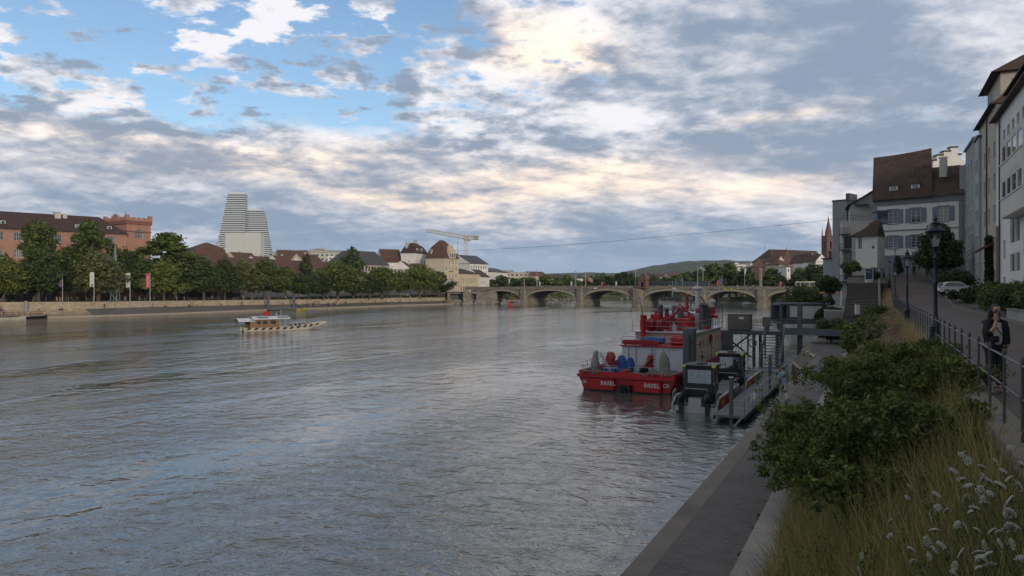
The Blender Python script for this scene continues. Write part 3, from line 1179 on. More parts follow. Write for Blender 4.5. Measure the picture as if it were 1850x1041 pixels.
# green far bank above the shore beyond the bridge
mb = MB()
fb = FP[1:6]
strip(mb, offs(fb, .5), 1.5, offs(fb, 16), 5.0); strip(mb, offs(fb, 16), 5.0, offs(fb, 60), 5.4)
MT['bank_green'] = M('bank grass', (.07, .085, .03), .95, var=.35, scale=.25, col2=(.13, .12, .06))
tag(mb.build('far_bank', MT['bank_green']), kind='structure')

# hills
def hill(name, pts, Y, D, mat, n=60, seed=1):
    """ridge given as (pixel x, pixel y) outline at distance Y, falling away front and back"""
    g = random.Random(seed)
    xs = [p[0] for p in pts]
    vs, fs = [], []
    rows_ = 12
    for j in range(rows_ + 1):
        v = j / rows_
        for i in range(n + 1):
            xx = xs[0] + (xs[-1] - xs[0]) * i / n
            k = max(q for q in range(len(pts) - 1) if xs[q] <= xx + 1e-6)
            tt = (xx - xs[k]) / (xs[k + 1] - xs[k])
            tt = tt * tt * (3 - 2 * tt) * .5 + tt * .5
            yy = pts[k][1] * (1 - tt) + pts[k + 1][1] * tt
            top = pz(yy, Y)
            prof = math.sin(min(1, v * 1.0) * PI / 1.0) if v <= .5 else math.sin(v * PI)
            z = 2 + (top - 2) * (prof ** .8) + (g.uniform(-1, 1) * top * .015 if .1 < v < .9 else 0)
            yw = Y - D / 2 + D * v
            vs.append((px(xx, Y), yw, z))
    for j in range(rows_):
        for i in range(n):
            a = j * (n + 1) + i
            fs.append((a, a + 1, a + n + 2, a + n + 1))
    m_ = MB(); m_.add(vs, fs)
    o = m_.build(name, mat, smooth=True)
    return tag(o, kind='structure')


MT['hill'] = M('wooded hill', (.038, .062, .030), .95, var=.5, scale=.012, col2=(.052, .075, .034), bump=1.0, bscale=.05, detail=9)
hill('hill', [(1040, 512), (1090, 500), (1140, 488), (1190, 478), (1235, 472), (1290, 470.5), (1340, 473), (1400, 478), (1520, 486), (1640, 500)], 2600, 1500, MT['hill'], seed=2)
hill('hill', [(1250, 490), (1310, 478), (1345, 472), (1380, 470), (1430, 474), (1520, 490)], 3600, 1500, MT['hill'], seed=5)
hill('hill', [(880, 500), (930, 497), (990, 494), (1060, 492), (1120, 494), (1180, 500)], 3000, 1200, MT['hill'], seed=8)

# ================================================================== near bank: quay path, slope, street
def zs(s):
    """height of the street along the river"""
    if s < 60: return 6.15
    if s < 92: return 6.15
    if s < 140:
        v = (s - 92) / 48
        return 6.15 + 4.3 * (v * .86 + .14 * v * v * (3 - 2 * v))
    return 10.45


def sgrid(mb, s0, s1, ns, ts, zf, mi=0):
    """sheet over (s, t); zf(s, t) gives its height"""
    for i in range(ns):
        a, b_ = s0 + (s1 - s0) * i / ns, s0 + (s1 - s0) * (i + 1) / ns
        for j in range(len(ts) - 1):
            mb.quad(ST(a, ts[j], zf(a, ts[j])), ST(a, ts[j + 1], zf(a, ts[j + 1])), ST(b_, ts[j + 1], zf(b_, ts[j + 1])), ST(b_, ts[j], zf(b_, ts[j])), mi)


RA = math.atan2(UY, UX)     # rotation of the river direction
MT['setts'] = BR('dark setts', (.070, .060, .054), (.105, .090, .082), (.15, .138, .125), .28, .14, .012, vec='floor', rot=RA + PI / 2, var=.35, rough=.75, bump=.9, dist=.05)
MT['edge_conc'] = M('exposed aggregate edge', (.19, .165, .14), .9, var=.3, scale=1.0, bump=.5, bscale=30, stain=.5)
MT['kerb_granite'] = BR('granite kerb', (.33, .31, .275), (.25, .235, .21), (.09, .085, .07), 1.5, 60, .012, vec='floor', rot=RA, var=.3, rough=.8, bump=.3, dist=0)


def tq(s):      # river side of the quay
    if s < 70: return -4.8
    if s < 77: return -4.8 - 1.5 * (s - 70) / 7
    return -6.35


mb = MB()
ss = [-10, 5, 20, 35, 50, 60, 69.9, 70, 77, 77.1, 90, 100, 114]
for a, b_ in zip(ss[:-1], ss[1:]):
    mb.quad(ST(a, tq(a), -1), ST(a, tq(a), 2.2), ST(b_, tq(b_), 2.2), ST(b_, tq(b_), -1))
    mb.quad(ST(a, tq(a), 2.2), ST(a, tq(a) + .5, 2.2), ST(b_, tq(b_) + .5, 2.2), ST(b_, tq(b_), 2.2))
tag(mb.build('quay_wall', MT['edge_conc']), 'low concrete quay wall edging the paved path on the near bank', 'quay wall')
mb = MB()
for a, b_ in zip(ss[:-1], ss[1:]):
    mb.quad(ST(a, tq(a) + .5, 2.2), ST(a, -2.7, 2.2), ST(b_, -2.7, 2.2), ST(b_, tq(b_) + .5, 2.2))
tag(mb.build('quay_path', MT['setts']), kind='structure')
mb = MB()
T = [ST(-10, -2.7), ST(-10, -1.9), ST(114, -1.9), ST(114, -2.7)]
mb.prism([(p.x, p.y) for p in T], 1.6, 2.31)
tag(mb.build('kerb', MT['kerb_granite']), kind='structure')
# pale sloping stones of the jutting slipway
mb = MB()
mb.quad(ST(70, -4.85, 2.2), ST(77, -6.4, 2.2), ST(78.2, -7.4, .9), ST(70.5, -5.8, .9))
mb.quad(ST(70.5, -5.8, .9), ST(78.2, -7.4, .9), ST(78.2, -7.5, -.6), ST(70.5, -5.9, -.6))
mb.quad(ST(77, -6.4, 2.2), ST(88, -6.4, 2.2), ST(88, -7.4, .9), ST(78.2, -7.4, .9))
mb.quad(ST(78.2, -7.4, .9), ST(88, -7.4, .9), ST(88, -7.5, -.6), ST(78.2, -7.5, -.6))
tag(mb.build('slipway', MT['edge_conc']), kind='structure')
mb = MB()
for a, b_ in ((ST(70, -4.75, 2.21), ST(77, -6.3, 2.21)), (ST(77, -6.3, 2.21), ST(88, -6.3, 2.21)), (ST(70.5, -5.8, .9), ST(78.2, -7.4, .9))):
    mb.tube(a, b_, .16, n=4)
tag(mb.build('slipway_edge', MT['pale_edge']), kind='structure')


def slopez(s, t):
    """earth slope between the quay path and the street"""
    top = zs(s) - .55 + .25 * min(1, max(0, (s - 16) / 12))
    if s > 84:
        k = min(1, (s - 84) / 10)
        top = top * (1 - k) + (zs(s) - .3) * k
    v = min(max((t + 1.95) / 3.35, 0), 1)
    return 2.25 + (top - 2.25) * (v ** .9)


MT['soil'] = M('soil', (.055, .045, .028), .95, var=.5, scale=3, bump=.8, bscale=14, col2=(.07, .08, .025))
mb = MB()
sgrid(mb, -10, 84, 47, [-1.95, -1.2, -.5, .2, .8, 1.2, 1.42], slopez)
tag(mb.build('planted_slope', MT['soil']), kind='structure')
MT['rubble'] = BR('rough rubble stone', (.15, .125, .10), (.105, .09, .075), (.05, .045, .038), .45, .26, .04, vec='wall', var=.6, bump=1.0, dist=.5)
mb = MB()
for i in range(62):
    a, b_ = -10 + 2 * i, -8 + 2 * i
    mb.quad(ST(a, 1.40, slopez(a, 1.4) - .5), ST(b_, 1.40, slopez(b_, 1.4) - .5), ST(b_, 1.54, zs(b_) - .12), ST(a, 1.54, zs(a) - .12))
tag(mb.build('retaining_wall', MT['rubble']), 'rough rubble retaining wall under the pale coping of the railing', 'retaining wall')
mb = MB()
for i in range(62):
    a, b_ = -10 + 2 * i, -8 + 2 * i - .012
    za, zb = zs(a), zs(b_)
    q = [(1.50, -.14), (1.98, -.14), (1.98, .03), (1.50, .03)]
    A_ = [ST(a, t, za + z) for t, z in q]; B_ = [ST(b_, t, zb + z) for t, z in q]
    for j in range(4):
        mb.quad(A_[j], B_[j], B_[(j + 1) % 4], A_[(j + 1) % 4])
    mb.quad(*A_); mb.quad(*reversed(B_))
tag(mb.build('kerb_coping', MT['plinth']), kind='structure')
mb = MB()
sgrid(mb, -10, 146, 78, [1.98, 2.3, 5, 7.45], lambda s, t: zs(s) - .06 + .03 * math.sin(PI * min(1, max(0, (t - 2) / 5.4))))
tag(mb.build('street', MT['asphalt']), kind='structure')
# paved gutter by the coping
mb = MB()
sgrid(mb, -10, 112, 61, [1.985, 2.28], lambda s, t: zs(s) - .05)
tag(mb.build('gutter', MT['setts']), kind='structure')
# far kerb and planted strip with small forecourts
mb = MB()
for i in range(72):
    a, b_ = -4 + 2 * i, -2 + 2 * i - .015
    q = [(7.45, -.1), (7.62, -.1), (7.62, .10), (7.45, .10)]
    A_ = [ST(a, t, zs(a) + z) for t, z in q]; B_ = [ST(b_, t, zs(b_) + z) for t, z in q]
    for j in range(4):
        mb.quad(A_[j], B_[j], B_[(j + 1) % 4], A_[(j + 1) % 4])
tag(mb.build('kerb', MT['plinth']), kind='structure')
mb = MB()
sgrid(mb, -10, 146, 78, [7.62, 9, 11, 60], lambda s, t: zs(s) + .06)
tag(mb.build('forecourt', MT['setts']), kind='structure')
mb = MB()
sgrid(mb, 146, 260, 10, [-4, 2, 8, 60], lambda s, t: 10.4 - max(0, s - 165) * .03)
mb.quad(ST(146, -4, 4), ST(260, -4, 4), ST(260, -4, 7.55), ST(146, -4, 10.4))
tag(mb.build('upper_ground', MT['asphalt']), kind='structure')
# grass wedge right of the steps, and terrace beyond them
mb = MB()
sgrid(mb, 84, 114, 15, [.35, 1.42], lambda s, t: (zs(s) - .4) if t > 1 else max(3.5, zs(s) - 1.6))
sgrid(mb, 84, 114, 15, [-1.95, -3.4], lambda s, t: 2.2)
tag(mb.build('grass_verge', MT['bank_green']), kind='structure')
mb = MB()
T = [ST(112, -6.4), ST(150, -9), ST(200, -14), ST(200, 2), ST(112, 1.4)]
mb.prism([(p.x, p.y) for p in T][::-1], -.5, [8.6 if False else 5.0] * 5)
tag(mb.build('terrace', MT['concrete']), kind='structure')
mb = MB()
T = [ST(111.9, -3.6), ST(111.9, 1.45), ST(146, 1.45), ST(146, -4.5)]
mb.prism([(p.x, p.y) for p in T], 2, [8.85, 8.85, 10.2, 10.2])
tag(mb.build('upper_terrace', MT['rubble']), kind='structure')

# steps down from the upper terrace
root = thing('stairs', 'long flight of worn stone steps rising from the quay to the sign board', 'stairs', ST(88, -1.5, 3.6), RA)
def loc(s, t, z): return ((s - 88), -(t + 1.5), z - 3.6)      # local frame: x along the river, y towards the water
mb = MB()
MT['step_stone'] = M('step stone', (.08, .072, .062), .9, var=.25, scale=1.2, bump=.4, bscale=16, stain=.5)
n = 9
for i in range(n):
    a = loc(90 + i * .42, .3, 0); mb.box(a[0], a[1], -1.5, a[0] + .46, a[1] + 3.7, .0 + 1.55 * (i + 1) / n)
mb.box(-4, -1.8, -1.6, 2.0, 1.9, -.006)
mb.box(5.77, -1.8, -1.5, 7.5, 1.9, 1.55 - .004)
n = 22
for i in range(n):
    x = 7.5 + i * 16.4 / n
    mb.box(x, -1.8, -1.5, x + .76, 1.9, 1.49 + 3.72 * (i + 1) / n)
    mb.box(x - .09, -1.8, 1.491 + 3.72 * (i + 1) / n, x + .76, 1.9, 1.55 + 3.72 * (i + 1) / n, 1)
mb.build('steps', [MT['step_stone'], MT['plinth']], root)
for y_ in (-1.99,):
    mb = MB()
    mb.slab([(-1, y_, -1.8), (24.3, y_, -1.8), (24.3, y_, 5.75), (7.5, y_, 2.0), (5.7, y_, 2.0), (2, y_, .45), (-1, y_, .45)], (0, .25, 0))
    mb.build('side_wall', MT['plinth'], root)


# ================================================================== left bank buildings
def AB(pn, Yn, L, ang=None):
    """near corner at pixel pn and depth Yn, L metres along the bank"""
    a = RA if ang is None else math.radians(ang)
    A = Vector((px(pn, Yn), Yn))
    return A, A + Vector((math.cos(a), math.sin(a))) * L


# --- red barracks
A = Vector((px(-110, 226), 226)); B = Vector((px(229, 263), 263))
Wb = (B - A).length
wk = []
for z in (3.2, 8.6, 14.0, 19.4):
    wk += rows(3.0, Wb - 4.0, 9, z, 2.5, 2.6, bars=(4, 2), surround='sandstone_trim')
kas, W_, H_ = house('barracks', 'long red rendered barracks with dark roof behind the tall trees', A, B, 14, 4, 27, wk, wall='red_render', roof='gable', rh=6.2,
      il=.01, ir=7, oh=.6, roofmat='roof_dark', trim='sandstone_trim', recess=.3,
      dorm=[(Wb * f, 1.1, 1.3, 1.7, 1.3) for f in (.30, .51, .70, .89)], chim=[(Wb * .62, 6, 4.2, 1.8, 2.6), (Wb * .62 + 2.2, 6, 4.2, 1.3, 2.0)])
mb = MB()
mb.box(-.05, -.12, -1, W_ + .05, .0, 2.3)
mb.box(-.05, -.2, 2.3, W_ + .05, 0, 2.6)
mb.build('plinth', MT['red_sandstone'], kas)
for i, f in enumerate((.36, .52, .70, .85)):
    mb = MB()
    mb.box(W_ * f, -.28, -.2, W_ * f + 2.2, -.21, 2.9)
    mb.build('doorway', MT['shutter_brown'], kas)

B1 = Vector((px(229, 265), 265)); C1 = Vector((px(272.5, 272.5), 272.5))
wk = []
Lt = (C1 - B1).length
for z in (14.2, 22.0):
    for k, (dx_, dh) in enumerate(((0, 0), (1.15, .45), (2.3, 0))):
        wk.append((Lt * .5 - 1.4 + dx_, z, .95, 2.9 + dh, dict(bars=(2, 2), surround='sandstone_trim')))
wk += rows(2, Lt - 3, 2, 6.5, 1.4, 2.6, surround='sandstone_trim')
tw, W_, H_ = house('barracks_tower', 'square red tower with battlements beside the dark barracks roof', B1, C1, 14.5, 4, 31.0, wk, wall='red_render', roof=None, recess=.3)
mb = MB()
D_ = 14.5
mb.box(-.35, -.35, 27.02, W_ + .35, D_ + .35, 28.3)
mb.box(-.2, -.2, 24.6 - .4, W_ + .2, D_ + .2, 24.6)
mb.build('cornice', MT['red_sandstone'], tw)
mb = MB()
cz_ = 28.3
for (x0, y0, x1, y1) in ((-.3, -.3, W_ + .3, .2), (-.3, D_ - .2, W_ + .3, D_ + .3)):
    mb.box(x0, y0, cz_, x1, y1, cz_ + .8)
    k = 5
    for i in range(k):
        a = x0 + (x1 - x0) * (i + .2) / k
        mb.box(a, y0, cz_ + .8, a + (x1 - x0) / k * .6, y1, cz_ + 1.25)
for (x0, y0, x1, y1) in ((-.3, .2, .2, D_ - .2), (W_ - .2, .2, W_ + .3, D_ - .2)):
    mb.box(x0, y0, cz_, x1, y1, cz_ + .8)
    k = 7
    for i in range(k):
        a = y0 + (y1 - y0) * (i + .2) / k
        mb.box(x0, a, cz_ + .8, x1, a + (y1 - y0) / k * .6, cz_ + 1.25)
for x in (-.3, W_ - .7):
    for y in (-.3, D_ - .7):
        mb.box(x - .1, y - .1, cz_, x + 1.1, y + 1.1, cz_ + 2.0)
mb.slab([(-.42, D_ * .28, cz_), (-.42, D_ * .72, cz_), (-.42, D_ * .64, cz_ + 1.2), (-.42, D_ * .64, cz_ + 1.9), (-.42, D_ * .56, cz_ + 1.9), (-.42, D_ * .56, cz_ + 2.5), (-.42, D_ * .44, cz_ + 2.5), (-.42, D_ * .44, cz_ + 1.9), (-.42, D_ * .36, cz_ + 1.9), (-.42, D_ * .36, cz_ + 1.2)], (.7, 0, 0))
mb.build('battlements', MT['red_render'], tw)
mb = MB()
for x, y, h in ((2, 4, 4.5), (4, 8, 5.5), (6, 10, 4)):
    mb.tube((x, y, cz_ - .3), (x, y, cz_ + h * .7), .09, .05, 5)
mb.build('antenna', MT['frame_dark'], tw)

# --- low red wing and garden buildings behind the trees
house('low_wing', 'low red building with three doors behind the trees right of the tower', *AB(300, 262, 34), 10, 3.9, 9.5,
      rows(2, 30, 8, .6, 1.4, 2.6, fm='frame_dark') , rows(1.5, 8, 2, .8, 1.3, 2.2, fm='frame_dark'), wall='red_render', roof='gable', rh=3.5, roofmat='roof_red')
house('kiosk', 'dark open kiosk under the trees at the far left', *AB(4, 224, 17), 6, 4.2, 7.4, rows(1, 15.5, 5, .5, 2.4, 2.0, fm='frame_dark', bars=(3, 1)), rows(.8, 4.6, 2, .5, 1.6, 2.0, fm='frame_dark'), wall='red_sandstone', roof='flat', roofmat='frame_dark', oh=.8)

# --- the long brown roof and the old houses behind it
house('long_hall', 'long old hall with one unbroken brown roof behind the row of trees', *AB(322, 272, 96, 66), 15, 3.8, 12.5,
      rows(3, 92, 14, 4.6, 1.3, 1.8, shut=None), rows(2, 12, 3, 4.6, 1.3, 1.8), wall='offwhite_wall', roof='gable', rh=8.3, roofmat='roof_red')
L2 = [  # pixel x near corner, depth, length, depth of house, eave y, ridge y, wall, roof, label
    (392, 345, 15, 12, 478, 456, 'offwhite_wall', 'roof_red', 'brown roofed house with stepped white dormers left of the round gable'),
    (432, 352, 13, 12, 477, 455, 'cream_wall', 'roof_red', 'brown roofed house with wide round white gable under the towers'),
    (470, 358, 14, 12, 479, 462, 'white_wall', 'roof_red', 'low brown roofed house with one pale pointed gable, first right of the round gable'),
    (508, 366, 15, 12, 480, 461, 'white_wall', 'roof_red', 'low brown roofed house with one pale pointed gable, second right of the round gable'),
    (552, 352, 13, 11, 478, 458, 'cream_wall', 'roof_red', 'small cream gabled house just left of the dark conifer'),
]
for i, (a, Y, L, D, ye, yr, wm, rm, lb) in enumerate(L2):
    Y2 = Y + 4
    ze, zr = pz(ye, Y2), pz(yr, Y2)
    # gable end towards the camera
    A = Vector((px(a, Y), Y)); B = A + Vector((math.cos(math.radians(62)), math.sin(math.radians(62)))) * L
    r_, W_, H_ = house('old_house', lb, A, B, D, 4, ze, rows(1.5, L - 2, 4, ze - 4 - 2.4, 1.0, 1.5), rows(2, D - 2, 3, ze - 4 - 2.4, 1.0, 1.5), wall=wm,
                       roof='gable', rh=zr - ze, roofmat=rm, group='old houses behind the long roof', chim=[(L * .5, D * .5 + 1, (zr - ze) * .7, .8, 2.2)])
    mb = MB()      # pale cross gable facing the river
    gw = 6.5 if i == 1 else 4.6
    gh = 3.6 if i == 1 else 3.0
    x0 = -1.2
    if i == 1:
        pts = [(-1.3, D / 2 - gw / 2, H_), (-1.3, D / 2 - gw / 2, H_ + 1.6), (-1.3, D / 2 - gw * .25, H_ + 3.2), (-1.3, D / 2 + gw * .25, H_ + 3.2), (-1.3, D / 2 + gw / 2, H_ + 1.6), (-1.3, D / 2 + gw / 2, H_)]
    else:
        pts = [(-1.3, D / 2 - gw / 2, H_ + .1), (-1.3, D / 2, H_ + gh), (-1.3, D / 2 + gw / 2, H_ + .1)]
    mb.slab(pts, (1.5, 0, 0))
    g_ = mb.build('gable', MT['white_wall'], r_)
    mb = MB()
    mb.box(-1.36, D / 2 - .35, H_ + .9, -1.31, D / 2 + .35, H_ + 1.8)
    mb.build('window', MT['glass'], g_)

house('mansard_house', 'red brown mansard roof with two skylights left of the white towers', *AB(352, 326, 14, 40), 16, 4, pz(463, 332),
      rows(1, 13, 3, 8, 1.2, 2), (), wall='offwhite_wall', roof='mansard', rh=6.4, roofmat='roof_red', chim=[(12, 6, 3.5, 1.0, 3.2)])
house('gabled_house', 'small gabled house with brown roof behind, right of the white hall', *AB(505, 392, 16, 30), 12, 4, pz(472, 395),
      rows(1, 15, 4, 12, 1.2, 1.8), (), wall='offwhite_wall', roof='gable', rh=6.2, roofmat='roof_red')
far_flat = [(484, 470, 22, 455, 'pale_grey_wall'), (560, 520, 34, 456, 'offwhite_wall'), (592, 500, 26, 462, 'white_wall'), (540, 560, 30, 452, 'beige_wall'), (625, 480, 18, 463, 'beige_wall'), (690, 620, 30, 470, 'offwhite_wall'), (890, 520, 26, 492, 'beige_wall'), (905, 640, 40, 495, 'offwhite_wall')]
lbs = ['grey flat roofed block at the foot of the white towers', 'wide off white flat block far behind, left of the conifer', 'white flat block far behind the conifer', 'beige flat block behind the small gabled house', 'small beige flat block above the brown roofs', 'flat block behind the steep white gabled house', 'beige flat block behind the trees by the bridge', 'long pale flat block far behind the bridge end']
for (a, Y, L, yt, wm), lb in zip(far_flat, lbs):
    A = Vector((px(a, Y), Y)); B = A + Vector((L, L * .15))
    zt = pz(yt, Y)
    house('flat_block', lb, A, B, 16, 4, zt, rows(1, L - 2, int(L / 3.2), zt - 4 - 2.3, 1.6, 1.2, fm='frame_dark', bars=(2, 1)) + rows(1, L - 2, int(L / 3.2), zt - 4 - 5.2, 1.6, 1.2, fm='frame_dark', bars=(2, 1)),
          wall=wm, roof='flat', roofmat='grey_wall', oh=.2, group='flat roofed blocks far behind')

# dark pitched house left of the white gable
A, B = Vector((px(652, 372), 372)), Vector((px(702, 388), 388))
house('pitched_house', 'beige house with big dark pitched roof right of the tall conifer', A, B, 14, 4, pz(478, 375), rows(1, 12.5, 6, pz(478, 375) - 4 - 3.2, 1.2, 2.4, bars=(2, 1), fm='frame_dark') + rows(1, 12.5, 6, pz(478, 375) - 4 - 7, 1.2, 2.4, bars=(2, 1), fm='frame_dark'),
      (), wall='beige_wall', roof='gable', rh=7.2, il=5, ir=3, roofmat='roof_slate')
A, B = Vector((px(588, 382), 382)), Vector((px(652, 376), 376))
house('pitched_house', 'dark hipped house behind the conifer beside the beige one', A, B, 14, 4, pz(478, 380), (), (), wall='offwhite_wall', roof='gable', rh=7.5, il=6, ir=6, roofmat='roof_slate', dorm=[(8, 1.2, 1.4, 1.5, 2.0)], chim=[(4, 7, 5, .9, 2.5), (11, 7, 6, .9, 2.5)])
# steep white gabled house
A = Vector((px(690, 402), 402))
B = A + Vector((math.cos(math.radians(25)), math.sin(math.radians(25)))) * 11
ze = pz(474, 404)
house('steep_house', 'white house with steep red brown roof and a row of small dormers', A, B, 11, 4, ze, rows(1, 9, 4, ze - 7.5, 1, 1.6), rows(1.5, 9, 3, ze - 8, 1, 1.6), wall='white_wall', roof='gable', rh=pz(449, 404) - ze, roofmat='roof_red',
      dorm=[(1.2 + 2.1 * i, .4, 1.2, 1.3, .8) for i in range(4)], chim=[(5, 7, 4.5, .8, 2.4)])
# small half timbered house
A = Vector((px(706, 380), 380)); B = A + Vector((10, -1.0))
ze = pz(487, 382)
r_, W_, H_ = house('timbered_house', 'small white house with brown shutters and gable among the treetops', A, B, 9, 4, ze, rows(2.0, 6.2, 3, ze - 4 - 1.5, .95, 1.25, fm='shutter_brown'), (), wall='white_wall', roof='gable', rh=4.4, axis='y', roofmat='roof_red', chim=[(8, 6, 2.8, .8, 2.0)])
mb = MB(); mb.box(3.6, -.14, H_ + .8, 5.4, -.08, H_ + 2.4); mb.build('window', MT['shutter_brown'], r_)
house('timbered_house', 'low white annex with red roof left of the tall hotel', Vector((px(733, 388), 388)), Vector((px(760, 388), 388)), 8, 4, pz(484, 388), rows(1, 5, 2, 11.5, .9, 1.2), (), wall='white_wall', roof='gable', rh=2.6, roofmat='roof_red')

# --- hotel group by the bridge
ang = 60
ze = pz(457, 404)
D_ = 8
r_, W_, H_ = house('corner_hotel', 'white hotel wing with dark mansard roof and a flag', Vector((px(750, 402), 402)), Vector((px(771, 416), 416)), 8.4, 4, ze,
      rows(.9, 12.5, 4, 4, 1.2, 2.2) + rows(.9, 12.5, 4, 8.4, 1.2, 2.2) + rows(.9, 12.5, 4, 12.8, 1.2, 2.2) + rows(.9, 12.5, 4, 17.2, 1.2, 2.2), (), wall='white_wall', roof='mansard', rh=5.8, roofmat='roof_dark', dorm=[(2.5, .4, 1.7, 2.4, .1), (8, .4, 1.7, 2.4, .1)], chim=[(1.5, 5.5, -1, 1.4, 6.6), (10.5, 5, 1, 1.8, 6.5)])
Ah, Bh = AB(803, 396, 14.5)
ze = pz(466, 396)
fr = []
for z in (1.0, 5.4, 9.4, 13.4, 17.2):
    fr += rows(1.4, 12.8, 4, z, 1.25, 2.4, bars=(2, 2), surround='cream_trim')
hot, W_, H_ = house('tall_hotel', 'tall cream hotel with steep brown mansard roof and blank side wall', Ah, Bh, 11.8, 4, ze, fr, (), wall='cream_wall', roof='mansard', rh=10.0, roofmat='roof_red', trim='cream_trim',
      chim=[(1.0, 8.6, .5, 1.0, 4.0)])
mb = MB()
mb.slab([(4.2, -.5, H_), (10.8, -.5, H_), (10.8, -.5, H_ + 3.4), (7.5, -.5, H_ + 7.4), (4.2, -.5, H_ + 3.4)], (0, 2.6, 0))
gb = mb.build('gable', MT['cream_trim'], hot)
mb = MB()
for x in (5.1, 6.95, 8.8):
    mb.box(x, -.58, H_ + .7, x + 1.05, -.52, H_ + 2.6)
mb.build('window', MT['glass'], gb)
for z in (5.4, 9.4, 13.4):
    mb = MB()
    mb.box(4.2, -1.1, z - .25, 9.2, -.02, z - .05)
    for k in range(13):
        mb.tube((4.25 + k * .39, -1.05, z - .05), (4.25 + k * .39, -1.05, z + .85), .03, n=4)
    mb.box(4.2, -1.1, z + .85, 9.2, -1.0, z + .92)
    mb.build('balcony', MT['cream_trim'], hot)
mb = MB()
for z in (4.2, 11.6):
    mb.box(-.12, -.14, z, W_ + .12, 0, z + .35)
for x in (0, W_ - .5): mb.box(x, -.2, 0, x + .5, -.001, H_ - .4)
mb.build('stonework', MT['cream_trim'], hot)
mb = MB()
mb.box(.5, -1.6, -1.0, W_ - .5, -.02, 1.9)
mb.build('shop_front', MT['frame_dark'], hot)
# big white building behind, with crane over it
Aw, Bw = AB(849, 448, 17, 52)
ze = pz(476, 448)
house('white_block', 'white four storey building with dark gabled roof under the crane', Aw, Bw, 20, 4, ze, rows(.9, 15.6, 7, ze - 4 - 3, 1.1, 1.9, bars=(2, 1)) + rows(.9, 15.6, 7, ze - 4 - 6.6, 1.1, 1.9, bars=(2, 1)) + rows(.9, 15.6, 7, ze - 4 - 10, 1.1, 1.9, bars=(2, 1)), (),
      wall='white_wall', roof='gable', rh=5.6, roofmat='roof_slate', oh=.5)
# columned riverside casino: a rounded corner, arched windows
Ac = Vector((px(826, 410), 410))
Bc = Vector((px(864, 433), 433))
zc = pz(494, 416)
cas, W_, H_ = house('columned_building', 'low cream building with tall arched windows at the bridge end', Ac, Bc, 16, 6, zc, rows(1.0, (Bc - Ac).length - 2.4, 8, 4.6, 1.2, 3.6, bars=(2, 3), surround='cream_trim') + rows(1.0, (Bc - Ac).length - 2.4, 8, .6, 1.2, 2.4, fm='frame_dark'),
      (), wall='cream_wall', roof='gable', rh=3.2, il=6, ir=6, roofmat='roof_dark', trim='cream_trim', oh=.7)
mb = MB()
for k in range(9):
    x = .35 + k * (W_ - 1.2) / 8.3
    mb.box(x, -.22, 3.6, x + .35, -.001, H_ - .5)
    mb.box(x - .1, -.28, H_ - .75, x + .45, -.001, H_ - .45)
mb.box(-.1, -.3, 3.3, W_ + .1, -.001, 3.6)
mb.build('pilasters', MT['cream_trim'], cas)
house('white_house', 'narrow white house with grey roof and balconies right of the columned building', Vector((px(868, 436), 436)), Vector((px(884, 452), 452)), 12, 6, pz(500, 438), rows(.8, 11, 4, 1.2, 1.4, 1.8) + rows(.8, 11, 4, 4.6, 1.4, 1.8) + rows(.8, 11, 4, 7.6, 1.4, 1.6), (), wall='white_wall', roof='gable', rh=4.6, roofmat='roof_dark')
house('white_house', 'long white house with flat dark roof behind the balcony house', Vector((px(886, 470), 470)), Vector((px(918, 505), 505)), 14, 5, pz(491, 475), rows(1, 31, 9, 3, 1.4, 1.6) + rows(1, 31, 9, 6.4, 1.4, 1.6) + rows(1, 31, 9, 9.6, 1.4, 1.6), (), wall='white_wall', roof='gable', rh=3.0, il=5, ir=5, roofmat='roof_slate')
house('pale_gable_house', 'pale pink gabled house rising above the trees left of the flag poles', Vector((px(960, 520), 520)), Vector((px(990, 528), 528)), 14, 5, pz(499, 520), rows(1, 9, 4, 8, 1.2, 1.6), (), wall='cream_wall', roof='gable', rh=3.6, roofmat='roof_red')
house('pale_gable_house', 'beige gabled house far behind the trees, right of the pink one', Vector((px(980, 600), 600)), Vector((px(1022, 606), 606)), 14, 5, pz(503, 600), rows(1, 16, 5, 6, 1.2, 1.6), (), wall='beige_wall', roof='gable', rh=3.6, roofmat='roof_brown')
r_, _, H_ = house('clock_house', 'slim white tower house with pointed slate roof among far trees', Vector((px(1042, 620), 620)), Vector((px(1053, 620), 620)), 5, 5, pz(503, 620), rows(.8, 3.8, 2, 7.5, .8, 1.3), (), wall='white_wall', roof='gable', il=2.4, ir=2.4, rh=4.2, roofmat='roof_slate')
house('red_house', 'small brick red gabled house among far trees behind the bridge', Vector((px(1060, 600), 600)), Vector((px(1073, 600), 600)), 8, 5, pz(510, 600), rows(1.2, 4.2, 2, 2.4, .8, 1.3), (), wall='red_render', roof='gable', axis='y', rh=4.4, roofmat='roof_red')

# --- landing stage of the bridge, left abutment with dark vaults
ab_ = thing('bridge_abutment', 'stone stair tower and vaults at the left end of the bridge', 'abutment', (px(808, 386), 386, 0), .05)
mb = MB()
mb.wall((0, 0), (1, 0), 26, -.5, 6.0, [(1.5, 2.2, 6, 3.0), (12.4, 2.2, 2.6, 3.0)], 2.5)
mb.quad((0, 0, 6), (26, 0, 6), (26, 14, 6), (0, 14, 6))
mb.wall((0, 14), (0, -1), 14, -.5, 6.0, [], 1)
mb.build('wall', MT['bridge_stone'], ab_)
mb = MB()
mb.box(8.2, -2.6, -.5, 11.4, -.02, 7.0)
mb.slab([(14.5, -2.4, -.5), (25.4, -2.4, -.5), (25.4, -2.4, 7.2), (22.5, -2.4, 7.2), (15.5, -2.4, 2.2), (14.5, -2.4, 2.2)], (0, 2.35, 0))
mb.build('stair_tower', MT['bridge_stone'], ab_)
mb = MB()
